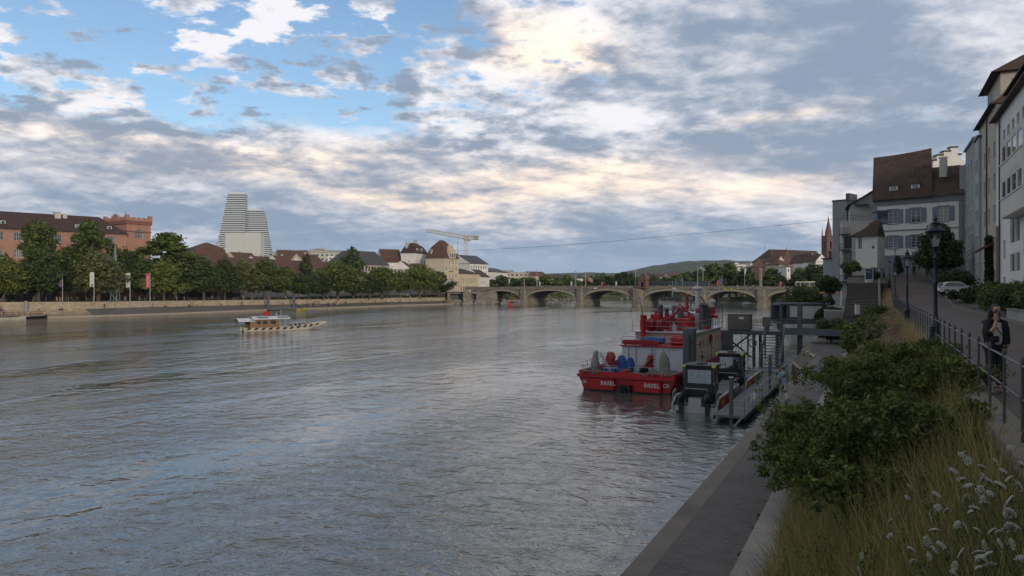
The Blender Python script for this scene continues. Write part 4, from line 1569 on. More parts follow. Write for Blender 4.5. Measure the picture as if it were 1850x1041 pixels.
mb.box(-8, -.4, 5.9, 8, 6, 6.35)
mb.box(1.2, 2.6, 1.6, 16, 2.9, 5.8)
mb.build('gallery', MT['frame_dark'], ab_)
mb = MB()
g = random.Random(4)
for i in range(90):
    x, y = g.uniform(-14, 34), g.uniform(-8, 0)
    r = g.uniform(.4, 1.1)
    mb.ball((x, y, -.25 + (y + 8) * .16), (r, r * g.uniform(.7, 1.2), r * .6), 5)
o = mb.build('rock_bank', MT['concrete'])
o.location = ab_.location; o.rotation_euler = ab_.rotation_euler
tag(o, 'rocks heaped along the water below the bridge abutment', kind='stuff')

# --- white office towers
def office(name, label, pxl0, pxl1, pxr0, pxr1, ytop, ybot, Y, D, n, stepleft=True, group=None):
    root = thing(name, label, 'office tower', (0, 0, 0), 0, group)
    zt, zb = pz(ytop, Y), 4.0
    white, dark = MB(), MB()
    for i in range(n):
        z0 = zb + (zt - zb) * i / n; z1 = zb + (zt - zb) * (i + 1) / n
        v = i / (n - 1)
        yy = 520 - ((z0 + z1) / 2 - CZ) * F / Y
        fv = min(1, max(0, (ybot - yy) / (ybot - ytop)))
        fv = round(fv * 9) / 9
        xl = px(pxl0 + (pxl1 - pxl0) * fv, Y); xr = px(pxr0 + (pxr1 - pxr0) * fv, Y)
        hgt = z1 - z0
        dark.box(xl + .5, Y + .5, z0 + .004, xr - .5, Y + D - .5, z0 + hgt * .50)
        white.box(xl, Y, z0 + hgt * .50, xr, Y + D, z1)
    white.build('floor_bands', MT['tower_white'], root)
    dark.build('window_bands', MT['tower_glass'], root)
    mb = MB()
    mb.box(px(pxl1, Y) + 2, Y + 3, zt, px(pxr1, Y) - 3, Y + D - 3, zt + 2.4)
    mb.build('roof_plant', MT['tower_white'], root)
    return root


office('office_tower', 'taller white stepped office tower rising from the left', 389, 411.5, 442.5, 442.5, 349, 452, 1500, 16, 44)
office('office_tower', 'shorter white stepped office tower leaning against the taller one', 445.5, 445.5, 488, 474.0, 379, 452, 1520, 16, 38)
r_ = thing('exhibition_hall', 'plain white windowless hall in front of the two office towers', 'hall', (px(407, 1300), 1300, 4), 0)
mb = MB()
wd = px(470.5, 1300) - px(407, 1300); hh = pz(420, 1300) - 4
mb.box(0, 0, 0, wd, 20, hh)
mb.build('wall', MT['hall_white'], r_)
mb = MB()
for i in range(1, 12): mb.box(wd * i / 12 - .12, -.15, 0, wd * i / 12 + .12, -.01, hh - .2)
for i in range(1, 8): mb.box(.1, -.12, hh * i / 8 - .1, wd - .1, -.012, hh * i / 8 + .1)
mb.build('panel_joints', MT['beige_wall'], r_)

# --- tower crane
cr = thing('tower_crane', 'white and ochre tower crane above the hotel roofs', 'crane', (px(842, 520), 520, 4), 0)
def lattice(mb, p0, p1, w0, w1, n, r=.12, r2=.08):
    p0, p1 = Vector(p0), Vector(p1)
    u, v = bas(p1 - p0)
    cs = [u + v, u - v, -u - v, -u + v]
    pts = []
    for i in range(n + 1):
        f_ = i / n
        c = p0.lerp(p1, f_); w_ = (w0 + (w1 - w0) * f_) / 2
        pts.append([c + k * w_ for k in cs])
    for k in range(4):
        mb.tube(pts[0][k], pts[n][k], r, n=4)
    for i in range(n):
        for k in range(4):
            a, b_ = (k, (k + 1) % 4) if i % 2 else ((k + 1) % 4, k)
            mb.tube(pts[i][a], pts[i + 1][b_], r2, n=3, caps=False)
zt = pz(433, 520)
mb = MB(); lattice(mb, (0, 0, 0), (0, 0, zt - 4), 2.4, 2.4, 22, .22, .15); mb.build('mast', MT['crane_white'], cr)
tip = Vector((px(770, 490) - px(842, 520), -30, pz(416, 490) - 4))
mb = MB(); lattice(mb, (0, 0, zt - 2.2), tip, 2.4, 1.6, 30, .20, .14); mb.build('jib', MT['crane_white'], cr)
bk = Vector((px(864, 530) - px(842, 520), 10, pz(430, 530) - 4))
mb = MB(); lattice(mb, (0, 0, zt - 2.2), bk, 2.0, 2.0, 6, .2, .15)
mb.box(bk.x - 3.2, bk.y - 1.2, bk.z - 1.2, bk.x, bk.y + 1.2, bk.z + 1.8)
mb.build('counter_jib', MT['crane_yellow'], cr)
mb = MB(); mb.rbox(-1.6, -1.6, zt - 4.5, 1.6, 1.6, zt - 1.2, .2); mb.rbox(1.6, -1.4, zt - 5, 3.2, .4, zt - 3, .2); mb.build('cab', MT['crane_yellow'], cr)
mb = MB(); hx = tip * .22; mb.tube((hx.x, hx.y, zt - 3.5), (hx.x, hx.y, zt - 14), .08, n=4); mb.box(hx.x - .6, hx.y - .4, zt - 15.2, hx.x + .6, hx.y + .4, zt - 14); mb.build('hook', MT['frame_dark'], cr)

# --- slim green spire in front of the barracks
sp_ = thing('lattice_spire', 'slim pale green lattice spire rising in front of the barracks trees', 'spire', (px(208, 226), 226, 4.0), 0)
mb = MB()
lattice(mb, (0, 0, 0), (0, 0, pz(443, 226) - 4.0), 2.0, .08, 16, .09, .05)
MT['verdigris'] = M('verdigris', (.19, .27, .25), .6, var=.15)
mb.build('frame', MT['verdigris'], sp_)

def bank(a, off, z=None):
    """point at pixel a, off metres inland of the waterline"""
    for i in range(len(LP) - 1):
        if LW[i][0] <= a <= LW[i + 1][0]:
            f_ = (a - LW[i][0]) / (LW[i + 1][0] - LW[i][0])
            p = offs(LP, off)[i].lerp(offs(LP, off)[i + 1], f_)
            zb = LZB[i] + (LZB[i + 1] - LZB[i]) * f_
            zt_ = LZT[i] + (LZT[i + 1] - LZT[i]) * f_
            if off < .9: zz = .38
            elif off < 7.5: zz = .38 + (zb - .38) * (off - .9) / 6.6
            else: zz = zt_
            return Vector((p.x, p.y, zz if z is None else z))
# --- banners on poles
for i, (a, y0, y1, mat_, lb) in enumerate(((113, 490, 518, 'banner_blue', 'blue and pink banner on a pole, leftmost of four on the far quay'),
                                     (170, 491.5, 518, 'paper_white', 'white banner with grey lettering left of the green spire tree'),
                                     (235, 493, 519, 'paper_white', 'white banner with grey lettering right of the green spire'),
                                     (271, 494, 520, 'banner_pink', 'pink red banner on a pole, rightmost of four on the far quay'))):
    Y = bank(a, 9.6).y
    r_ = thing('banner', lb, 'banner', (px(a, Y), Y, 3.95), 0, 'banners on poles along the far quay')
    mb = MB(); mb.tube((0, 0, 0), (0, 0, pz(y0 - 1, Y) - 3.95), .11, .08, 8); mb.build('pole', MT['galv'], r_)
    h0, h1 = pz(y1, Y) - 3.95, pz(y0, Y) - 3.95
    mb = MB()
    mb.box(-1.25, -.03, h0, -.12, .03, h1)
    if mat_ == 'banner_blue':
        mb.box(-1.25, -.045, h1 - .35, -.12, -.032, h1, 1)
        mb.box(-.30, -.045, h0, -.12, -.032, h1 - .36, 1)
    bn_ = mb.build('cloth', [MT[mat_], MT['banner_pink']], r_)
    mb = MB()
    g = random.Random(i)
    for k in range(9):      # the lettering runs up the banner
        z = h0 + .5 + (h1 - h0 - 1) * k / 9
        mb.box(-1.0 + (k % 3) * .12, -.055, z, -.55 + (k % 2) * .2, -.047, z + .12)
        mb.box(-.95 + (k % 2) * .3, -.055, z + .12, -.85 + (k % 2) * .3, -.047, z + .34)
    mb.build('lettering', MT['ink_grey' if mat_ == 'paper_white' else 'paper_white'], bn_)

# ================================================================== trees on the far quay
TG = 'trees along the far quay'
def YT(a, off=0):
    """depth of the promenade at pixel a"""
    for i in range(len(LP) - 1):
        p0, p1 = LP[i], LP[i + 1]
        a0, a1 = LW[i][0], LW[i + 1][0]
        if a0 <= a <= a1:
            return p0.y + (p1.y - p0.y) * (a - a0) / (a1 - a0) + 13 + off
    return 400


def T_(key, a, ytop, wpx, label, off=0, leaf=None, z0=None, group=TG):
    Y = YT(a, off)
    z0 = 3.7 if z0 is None else z0
    h = pz(ytop, Y) - z0
    return tree(key, px(a, Y), Y, z0, h, label, width=wpx * Y / F * 1.25, group=group, leaf=leaf)


T_('plane_b', -30, 447, 90, 'dark tree cut by the left edge of the picture', 6, 'leaf_dark')
T_('round', 6, 468, 68, 'light green round tree at the left edge', -2, 'leaf_plane')
T_('tall', 66, 399, 62, 'tallest leafy tree before the red barracks', 4, 'leaf_mid')
T_('plane', 70, 445, 70, 'dark lower tree in front of the tallest one', -3, 'leaf_dark')
T_('tall_b', 160, 400, 62, 'tall spreading tree before the middle of the barracks', 10, 'leaf_mid')
T_('plane', 118, 455, 62, 'dark broad tree between the two tall trees', 8, 'leaf_dark')
T_('round', 178, 462, 76, 'pale olive round tree beside the green spire', -3, 'leaf_olive')
T_('plane_b', 226, 455, 44, 'dark tree in front of the barracks tower', 8, 'leaf_dark')
T_('tall_b', 304, 421, 88, 'big tree with open crown right of the barracks tower', 10, 'leaf_mid')
T_('plane', 262, 470, 60, 'dark tree behind the pink banner', 4, 'leaf_dark')
T_('plane_b', 296, 476, 66, 'broad green tree just right of the pink banner', -2, 'leaf_plane')
T_('plane', 337, 468, 44, 'narrow dark tree behind the spreading plane tree', 8, 'leaf_dark')
T_('plane', 368, 471, 68, 'spreading plane tree with clear pale trunk', -3)
T_('plane_b', 406, 472, 52, 'plane tree leaning over the quay path', 2)
T_('plane', 440, 470, 60, 'dense plane tree, third right of the low red building', 2, 'leaf_olive')
T_('plane_b', 478, 472, 62, 'dense plane tree left of the ferry landing', 1, 'leaf_mid')
T_('plane', 516, 482, 52, 'plane tree beside the ferry landing posts', 4, 'leaf_mid')
T_('plane_b', 540, 497, 42, 'small yellow green tree left of the bathing steps', -2)
T_('plane', 558, 498, 40, 'small yellow green tree above the bathing steps', -3)
T_('plane_b', 584, 500, 40, 'low light green tree right of the bathing steps', -4)
T_('round', 610, 476, 74, 'biggest round tree in the row left of the hotel', -2, 'leaf_plane')
T_('plane', 655, 490, 34, 'narrow tree between two round crowns', 4, 'leaf_mid')
T_('round', 690, 485, 64, 'round tree under the small white gabled house', 0, 'leaf_plane')
T_('plane_b', 722, 492, 40, 'darker tree between two round trees by the hotel', 4, 'leaf_mid')
T_('round', 758, 481, 62, 'full round tree in front of the hotel wing', -2, 'leaf_plane')
T_('plane', 792, 491, 44, 'dark tree at the foot of the tall hotel', -2, 'leaf_dark')
T_('plane', 668, 498, 50, 'low tree behind the round trees of the quay', -2, 'leaf_dark')
T_('plane_b', 638, 500, 44, 'low dark tree under the beige house', 0, 'leaf_dark')
tree('far', px(554, 338), 338, 4, pz(462, 338) - 4, 'dark conifer rising over the brown roofs', 40 * 338 / F, leaf='leaf_dark')
tree('far_b', px(637, 345), 345, 4, pz(453, 345) - 4, 'tall dark conifer left of the steep white house', 50 * 345 / F, leaf='leaf_dark')

# hedge and low planting under the trees
cl = []
g = random.Random(3)
for i in range(len(LP) - 1):
    a, b_ = offs(LP, 17)[i], offs(LP, 17)[i + 1]
    n = int((b_ - a).length / 2.2)
    for k in range(n):
        p = a.lerp(b_, k / n)
        cl.append((p.x + g.uniform(-.5, .5), p.y + g.uniform(-1, 1), 4.1, 1.3, 1.3, .7))
v, k = leaves(9000, cl, .28, seed=40)
tag(npmesh('hedge', v, k, MT['leaf_dark']), 'low dark hedge along the far promenade', 'hedge')
# ================================================================== people and boats along the far bank
CROWD = 'people sitting and standing on the far bank'
g = random.Random(12)
def crowd(a0, a1, o0, o1, n, label):
    for i in range(n):
        a = g.uniform(a0, a1)
        off = g.uniform(o0, o1)
        p = bank(a, off)
        k = g.choice(['sit', 'sit', 'stand', 'walk'] if off < 7.5 else ['stand', 'walk', 'walk'])
        person(k, p.x, p.y, p.z, RA - PI / 2 + PI / 2 + g.uniform(-1, 1) + .6, label, label)
crowd(545, 625, 1.5, 7.0, 34, 'one of the bathers crowded on the steps below the small trees')
crowd(812, 842, 1.5, 7.2, 18, 'one of the people gathered on the bank at the left bridge end')
crowd(640, 800, 6.2, 7.3, 14, 'one of the people sitting along the foot of the quay wall')
crowd(-20, 18, 3.0, 7.2, 16, 'one of the people packed on the landing at the left edge')
crowd(300, 480, 6.5, 7.3, 8, 'one of the few people resting against the long quay wall')
crowd(0, 800, 10.5, 15, 40, 'one of the walkers under the trees on the far promenade')
for a, off in ((85, 6.2), (124, 6.4), (128, 6.2), (162, 6.0), (210, 7.0)):
    p = bank(a, off)
    person('sit' if a != 210 else 'stand', p.x, p.y, p.z, .8, {85: 'person sitting alone on the far bank beside the bathing landing', 124: 'left of two people sitting close together on the far bank', 128: 'right of two people sitting close together on the far bank', 162: 'person sitting in pale clothes where the pale steps end', 210: 'person standing against the long quay wall'}[a])

# landing stage with boats at the left edge
ld = thing('landing_stage', 'small landing stage with red rails and steel posts at the left edge', 'landing stage', (px(28, 200), 200, .0), RA)
mb = MB(); mb.box(-6, -1, .25, 7, 2.5, .6); mb.build('deck', MT['deck_grey'], ld)
mb = MB()
for i in range(9):
    mb.box(-6 + i * 1.55, -.95, .6, -5.9 + i * 1.55, -.85, 1.7)
mb.box(-6, -.95, 1.65, 6.6, -.87, 1.75); mb.box(-6, -.95, 1.15, 6.6, -.87, 1.22)
mb.build('railing', MT['brick_red'], ld)
for x in (-4, 4.5):
    mb = MB(); mb.tube((x, 2.9, -1), (x, 2.9, 4.6), .45, n=10); mb.build('post', MT['galv'], ld)
def rowboat(name, lb, a, y, rz, L, mat_, deck='wood'):
    Y = WY(y)
    r_ = thing(name, lb, 'boat', (px(a, Y), Y, 0), rz)
    mb = MB()
    st = [(-.5, .55, .75), (-.3, .8, .6), (0, .9, .5), (.3, .72, .6), (.45, .35, .8), (.5, .05, 1.0)]
    vs, fs = [], []
    for x, w_, h in st:
        vs += [(x * L, -w_, h), (x * L, -w_ * .6, -.15), (x * L, w_ * .6, -.15), (x * L, w_, h), (x * L, w_ * .85, h - .03), (x * L, 0, .12), (x * L, -w_ * .85, h - .03)]
    for i in range(len(st) - 1):
        for k in range(7):
            a_, b_ = i * 7 + k, i * 7 + (k + 1) % 7
            fs.append((a_, a_ + 7, b_ + 7, b_))
    fs += [tuple(range(7)), tuple(range(len(vs) - 1, len(vs) - 8, -1))]
    mb.add(vs, fs)
    mb.build('hull', MT[mat_], r_)
    mb = MB()
    for x in (-.3, 0, .22): mb.box(x * L, -.7, .42, x * L + .25, .7, .47)
    mb.build('thwart', MT[deck], r_)
    return r_
rowboat('rowing_boat', 'long dark punt moored at the landing on the left edge', 52, 575.5, .95, 9, 'boat_black')
rowboat('rowing_boat', 'pale launch moored behind the dark punt at the left edge', 12, 577.5, .95, 9, 'boat_cream')
rowboat('motor_boat', 'small yellow boat below the bathing steps', 545, 560.5, 1.1, 4.5, 'plastic_yellow')
r_ = thing('ferry_landing', 'grey ferry landing with two steel posts and a ramp under the trees', 'landing stage', (px(500, WY(560)), WY(560), 0), RA)
mb = MB(); mb.box(-4, 0, .2, 14, 2.6, .65); mb.build('deck', MT['deck_grey'], r_)
for x in (-1.0, 12.6):
    mb = MB(); mb.tube((x, 3.2, -1), (x, 3.2, 5.0), .5, n=10); mb.build('post', MT['steel_grey'], r_)
mb = MB()
for k in range(8):
    mb.tube((2 + k * .9, 1.2, .6), (2 + k * .9, 1.2, 2.6 if k < 4 else 1.6), .06, n=4)
mb.tube((5, 1.2, 2.8), (10, 6, 1.2), .09, n=4); mb.tube((2, 1.2, 2.6), (5, 1.2, 2.6), .07, n=4)
mb.build('ramp_railing', MT['steel_grey'], r_)
# parasols by the hotel
for i, a in enumerate((784, 793)):
    p = bank(a, 14)
    r_ = thing('parasol', ('left' if i == 0 else 'right') + ' one of two white parasols on the promenade below the hotel', 'parasol', p)
    mb = MB(); mb.lathe([(2.1, 2.5), (2.05, 2.75), (.1, 3.4)], n=8); mb.build('canopy', MT['white_cloth'], r_)
    mb = MB(); mb.tube((0, 0, 0), (0, 0, 2.6), .05, n=6); mb.build('pole', MT['galv'], r_)
# parked scooters and bins under the trees as small pale blocks of stalls
for i, (a, w_) in enumerate(((60, 2.4), (420, 5.0), (445, 4.5), (500, 4.0))):
    p = bank(a, 22)
    r_ = thing('market_stall', ['dark stall with white panel beneath the tallest tree', 'dark long stall under the dense plane trees, left of three', 'dark long stall under the dense plane trees, middle of three', 'dark stall beside the ferry landing trees, right of three'][i], 'stall', p, RA)
    mb = MB(); mb.box(-w_, -1.2, 2.3, w_, 1.6, 2.6); mb.build('roof', MT['frame_dark'], r_)
    mb = MB()
    for x in (-w_ + .2, 0, w_ - .3):
        mb.box(x, -1.0, 0, x + .1, -.9, 2.3)
    mb.box(-w_, 1.2, 0, w_, 1.3, 2.3)
    mb.build('frame', MT['frame_dark'], r_)
    mb = MB(); mb.box(-w_ * .5, -.8, 0, w_ * .4, -.3, 1.0); mb.build('counter', MT['offwhite_wall'], r_)


# ================================================================== the stone bridge
BL, BRr = Vector((px(845, 395), 395)), Vector((124.0, 291.0))
BW = (BRr - BL).length
BA = math.atan2(BRr.y - BL.y, BRr.x - BL.x)
bex = (BRr - BL).normalized()
ben = Vector((-bex.y, bex.x))


def bq(a):
    """distance along the bridge face at which pixel a lies"""
    m = (a - 925) / F
    return (m * BL.y - BL.x) / (bex.x - m * bex.y)


def bpt(x, y=0, z=0):
    p = BL + bex * x + ben * y
    return Vector((p.x, p.y, z))


bridge = thing('stone_bridge', 'old stone arch bridge of six flat arches crossing the river', 'bridge', (BL.x, BL.y, 0), BA)
def deckz(x): return 8.25 + .55 * math.sin(PI * x / BW)
BD = 17.0
ends = [bq(866), bq(945), bq(1047), bq(1152), bq(1268), bq(1375), bq(1484)]
pw = [2.4, 1.9, 1.9, 2.6, 1.9, 1.9, 3.0]         # half widths of the piers
for i in range(6):
    x0, x1 = ends[i] + pw[i], ends[i + 1] - pw[i + 1]
    n = 24
    sp0 = 2.9 if i not in (0, 5) else 3.0
    rise = deckz((x0 + x1) / 2) - 1.75 - sp0
    arc = [(x0 + (x1 - x0) * k / n, sp0 + rise * math.sqrt(max(0, 1 - (2 * k / n - 1) ** 2)) ** 1.15) for k in range(n + 1)]
    mb = MB()
    for k in range(n):
        (xa, za), (xb, zb) = arc[k], arc[k + 1]
        ta, tb = deckz(xa) - .95, deckz(xb) - .95
        for y_, fl in ((0, 0), (BD, 1)):
            q = [(xa, y_, za), (xb, y_, zb), (xb, y_, tb), (xa, y_, ta)]
            mb.quad(*(q if not fl else q[::-1]))
        mb.quad((xa, BD, za), (xb, BD, zb), (xb, 0, zb), (xa, 0, za))
    mb.build('arch', MT['bridge_stone'], bridge)
    mb = MB()
    for k in range(n):
        (xa, za), (xb, zb) = arc[k], arc[k + 1]
        mb.slab([(xa, -.16, za), (xb, -.16, zb), (xb, -.16, zb + .75), (xa, -.16, za + .75)], (0, .15, 0))
    mb.build('arch_ring', MT['pale_edge'], bridge)
for i, x in enumerate(ends):
    mb = MB()
    w_ = pw[i]
    top = deckz(x) - .95
    mb.prism([(x - w_, 0), (x + w_, 0), (x + w_, BD), (x - w_, BD)], -2, top)
    if 0 < i < 6:
        o_ = 1.6 if i == 3 else .9
        mb.prism([(x - w_ - .3, -.01), (x - w_ * .55, -o_ - .8), (x + w_ * .55, -o_ - .8), (x + w_ + .3, -.01)], -2, 1.2)
        mb.prism([(x - w_, -.012), (x - w_ * .6, -o_), (x + w_ * .6, -o_), (x + w_, -.012)], 1.2, top + (.0 if i != 3 else .0))
    else:
        mb.prism([(x - w_ - 3 * (i == 0), -.4), (x + w_ + 3 * (i == 6), -.4), (x + w_ + 3 * (i == 6), 0), (x - w_ - 3 * (i == 0), 0)], -2, top)
    mb.build('pier', MT['bridge_stone'], bridge)
mb = MB()
n = 60
X0, X1 = -2.0, BW + 9
for k in range(n):
    xa, xb = X0 + (X1 - X0) * k / n, X0 + (X1 - X0) * (k + 1) / n
    za, zb = deckz(xa), deckz(xb)
    mb.slab([(xa, -.28, za - .95), (xb, -.28, zb - .95), (xb, -.28, zb - .68), (xa, -.28, za - .68)], (0, BD + .56, 0))
mb.build('deck', MT['bridge_stone'], bridge)
for y_ in (-.1, BD - .3):
    mb = MB()
    for k in range(n):
        xa, xb = X0 + (X1 - X0) * k / n, X0 + (X1 - X0) * (k + 1) / n
        za, zb = deckz(xa), deckz(xb)
        mb.slab([(xa, y_, za - .68), (xb, y_, zb - .68), (xb, y_, zb + .32), (xa, y_, za + .32)], (0, .4, 0))
        mb.slab([(xa, y_ - .08, za + .32), (xb, y_ - .08, zb + .32), (xb, y_ - .08, zb + .45), (xa, y_ - .08, za + .45)], (0, .56, 0))
    mb.build('parapet', MT['bridge_stone'], bridge)
for i, a in enumerate((1088, 1218)):
    x = bq(a - 12 + 12 * i)
    mb = MB(); mb.box(x - .9, -.34, deckz(x) - .95, x + .9, -.285, deckz(x) - .45)
    mb.build('white_plate', MT['paper_white'], bridge)
x = bq(1316)
mb = MB()
for d in (-1.3, 1.3):
    mb.slab([(x + d - .8, -.36, deckz(x) - 1.1), (x + d, -.36, deckz(x) - 1.9), (x + d + .8, -.36, deckz(x) - 1.1), (x + d, -.36, deckz(x) - .3)], (0, .07, 0))
mb.build('yellow_marks', MT['plastic_yellow'], bridge)

# chapel on the middle pier
x = bq(1163)
ch = thing('bridge_chapel', 'little red sandstone chapel with steep roof on the middle pier', 'chapel', bpt(x, -.6, deckz(x) - .7), BA)
mb = MB(); mb.wall((-2, -1.2), (1, 0), 4, 0, 4.2, [(1.2, .6, 1.6, 2.6)], .5); mb.wall((-2, 2.4), (0, -1), 3.6, 0, 4.2, [(1.1, 1, 1.2, 2)], .4); mb.wall((2, -1.2), (0, 1), 3.6, 0, 4.2, [], .4); mb.wall((2, 2.4), (-1, 0), 4, 0, 4.2, [], .4)
for sx in (-2.2, 1.8):
    mb.box(sx, -1.4, 0, sx + .4, -.9, 4.5); mb.slab([(sx - .05, -1.45, 4.5), (sx + .45, -1.45, 4.5), (sx + .2, -1.2, 5.6)], (0, .5, 0))
mb.build('wall', MT['brick_red'], ch)
mb = MB()
mb.add([(-2.4, -1.5, 4.2), (2.4, -1.5, 4.2), (2.4, 2.7, 4.2), (-2.4, 2.7, 4.2), (0, .6, 8.6)], [(0, 1, 4), (1, 2, 4), (2, 3, 4), (3, 0, 4), (3, 2, 1, 0)])
mb.tube((0, .6, 8.3), (0, .6, 10.4), .08, .03, 5)
mb.build('roof', MT['roof_red'], ch)

ch.scale = (.85, .85, .85)

# lamp masts, flags, traffic on the deck
ML = 'slim pale masts on the bridge'
for i, (a, ytop, y_) in enumerate(((947, 492, 1), (970, 487, 15), (1040, 489, 1), (1058, 491, 15), (1148, 488, 1), (1260, 486, 1), (1270, 484, 15), (1373, 484, 1), (1376, 486, 14))):
    x = bq(a)
    p = bpt(x, y_ - .6, deckz(x) - .7)
    p.x, = (px(a, p.y),)
    lab = ['mast at the first pier from the left end', 'second mast, behind the first pier, with a white flag near it', 'mast on the second pier from the left', 'mast right behind the second pier', 'mast beside the little chapel', 'nearer of two masts behind the fireboat mast', 'farther of two masts behind the fireboat mast', 'nearer of two masts close together on the right pier', 'farther of two masts close together on the right pier'][i]
    r_ = thing('lamp_mast', 'slim pale lamp ' + lab, 'lamp mast', p, BA, ML)
    h = pz(ytop, p.y) - p.z
    mb = MB(); mb.tube((0, 0, 0), (0, 0, h), .20, .11, 8); mb.box(-.35, -.35, 0, .35, .35, 1.3); mb.build('mast', MT['lamp_stone'], r_)
    mb = MB(); mb.box(-.8, -.12, h - .3, .8, .12, h - .12); mb.ball((0, 0, h + .1), .22, 6); mb.build('lamp_head', MT['lamp_stone'], r_)
FL = 'flags along the bridge'
for i, (a, yt, m1, lb) in enumerate(((919, 503, 'white_cloth', 'small white flag at the left end of the bridge'), (974, 508, 'white_cloth', 'white hanging flag between the two left masts'), (1031, 508, 'white_cloth', 'white flag just left of the second pier mast'), (1087, 509, 'banner_pink', 'red flag above the third arch'),
                              (1112, 508, 'white_cloth', 'pale flag between the red one and the chapel'), (1230, 505, 'banner_pink', 'red flag on the bridge right of the chapel'), (1296, 506, 'banner_pink', 'red and white flag left of the dark blue one'), (1302, 503, 'banner_blue', 'dark blue flag behind the fireboat'), (1345, 484, 'white_cloth', 'high white flag on a tall pole before the dark trees'), (1409, 508, 'banner_pink', 'red flag at the right end of the bridge'))):
    x = bq(a); p = bpt(x, 8, deckz(x) - .7)
    p.x = px(a, p.y)
    r_ = thing('flag', lb, 'flag', p, BA, FL)
    h = pz(yt, p.y) - p.z
    mb = MB(); mb.tube((0, 0, 0), (0, 0, h), .07, .05, 6); mb.build('pole', MT['galv'], r_)
    mb = MB()
    for k in range(5):
        z = h - .1 - k * .5
        mb.slab([(0, 0, z), (.9 - .12 * k, .1 * (k % 2), z - .12), (.9 - .14 * k, .1 * ((k + 1) % 2), z - .62), (0, 0, z - .5)], (0, .04, 0))
    mb.build('cloth', MT[m1], r_)
def bus(lb, a, L, col, name='tram', cat='tram'):
    x = bq(a); p = bpt(x, 6, deckz(x) - .65)
    r_ = thing(name, lb, cat, p, BA)
    mb = MB(); mb.rbox(-L / 2, 0, .35, L / 2, 2.4, 3.2, .25); mb.build('body', MT[col], r_)
    mb = MB()
    for k in range(int(L / 1.8)): mb.box(-L / 2 + .5 + k * 1.8, -.02, 1.5, -L / 2 + 1.95 + k * 1.8, -.004, 2.7)
    mb.build('windows', MT['glass'], r_)
    mb = MB()
    for k in range(max(2, int(L / 6))): mb.tube((-L / 2 + 2 + k * (L - 4) / (max(2, int(L / 6)) - 1), .1, .42), (-L / 2 + 2 + k * (L - 4) / (max(2, int(L / 6)) - 1), .4, .42), .42, n=10)
    mb.build('wheels', MT['rubber'], r_)
bus('dark tram crossing the bridge right of the chapel', 1212, 30, 'iron_dark')
bus('pale cream tram at the right end of the bridge', 1462, 14, 'boat_cream')
g = random.Random(5)
for i in range(26):
    a = g.uniform(880, 1480); x = bq(a); p = bpt(x, g.uniform(.8, 2.5), deckz(x) - .68)
    person(g.choice(['stand', 'walk']), p.x, p.y, p.z, g.uniform(0, 6), 'one of the people leaning or walking along the bridge parapet', 'people on the bridge')
# red buoy below the left arch
r_ = thing('buoy', 'small red buoy floating before the leftmost arch', 'buoy', (px(922, WY(552.5)), WY(552.5), 0))
mb = MB(); mb.lathe([(.9, -.3), (1.0, .2), (.7, .5), (.35, 1.6), (.12, 2.6)], n=10); mb.build('float', MT['light_red'], r_)
mb = MB(); mb.tube((0, 0, 2.5), (0, 0, 3.3), .06, n=5); mb.ball((0, 0, 3.4), .25, 6); mb.build('top_mark', MT['light_red'], r_)

# ================================================================== behind the bridge
g = random.Random(77)
def FT(key, a, Y, ytop, wpx, lb, leaf='leaf_dark', z0=3.0, grp='dark trees behind the bridge'):
    h = pz(ytop, Y) - z0
    return tree(key, px(a, Y), Y, z0, h, lb, width=wpx * Y / F, leaf=leaf, group=grp)
rowA = [(905, 500, 44), (925, 503, 36), (948, 503, 40), (962, 502, 34), (985, 500, 40), (1006, 502, 36), (1024, 499, 34), (1040, 506, 30), (1058, 508, 34), (1080, 503, 36), (1101, 497, 24), (1116, 492, 22), (1128, 490, 22), (1142, 496, 30), (1160, 503, 34), (1180, 500, 36), (1200, 503, 36), (1222, 498, 36), (1243, 492, 40), (1262, 488, 40), (1284, 486, 44), (1240, 504, 50), (1200, 508, 46)]
rows_lb = 'one of the trees in the dark belt behind the left and middle of the bridge'
for i, (a, yt, w_) in enumerate(rowA):
    Y = 470 if a < 1000 else 560
    kk = g.choice(['far', 'far_b'])
    if 1095 < a < 1135: kk = 'poplar'
    FT(kk, a, Y + g.uniform(-20, 30), yt, w_ * 1.25, rows_lb, leaf=g.choice(['leaf_dark', 'leaf_mid']))
rowB = [(1290, 476, 60), (1318, 474, 60), (1345, 482, 50), (1368, 480, 60), (1395, 484, 60), (1420, 488, 60), (1446, 482, 54), (1468, 478, 50), (1490, 480, 50), (1440, 500, 60), (1330, 498, 60), (1300, 500, 50), (1375, 502, 60), (1410, 506, 60)]
for i, (a, yt, w_) in enumerate(rowB):
    FT(g.choice(['far', 'far_b']), a, 400 + g.uniform(-10, 60) - (a - 1290) * .2, yt + 2, w_ * 1.1, 'one of the dark trees on the hillside below the church', z0=4, leaf=g.choice(['leaf_dark', 'leaf_dark', 'leaf_mid']))
# a distant belt of wood at the foot of the hill
cl = []
for i in range(150):
    a = 860 + i * 4.6
    Y = 900 + g.uniform(-60, 120)
    top = pz(503 + 5 * math.sin(i * .35) + g.uniform(-4, 4), Y)
    cl.append((px(a, Y), Y, top * .5, 12, 12, top * .55))
v, k = leaves(16000, cl, 2.6, seed=50)
tag(npmesh('far_wood', v, k, MT['leaf_dark']), 'far off wood at the foot of the hill', 'wood', kind='stuff')
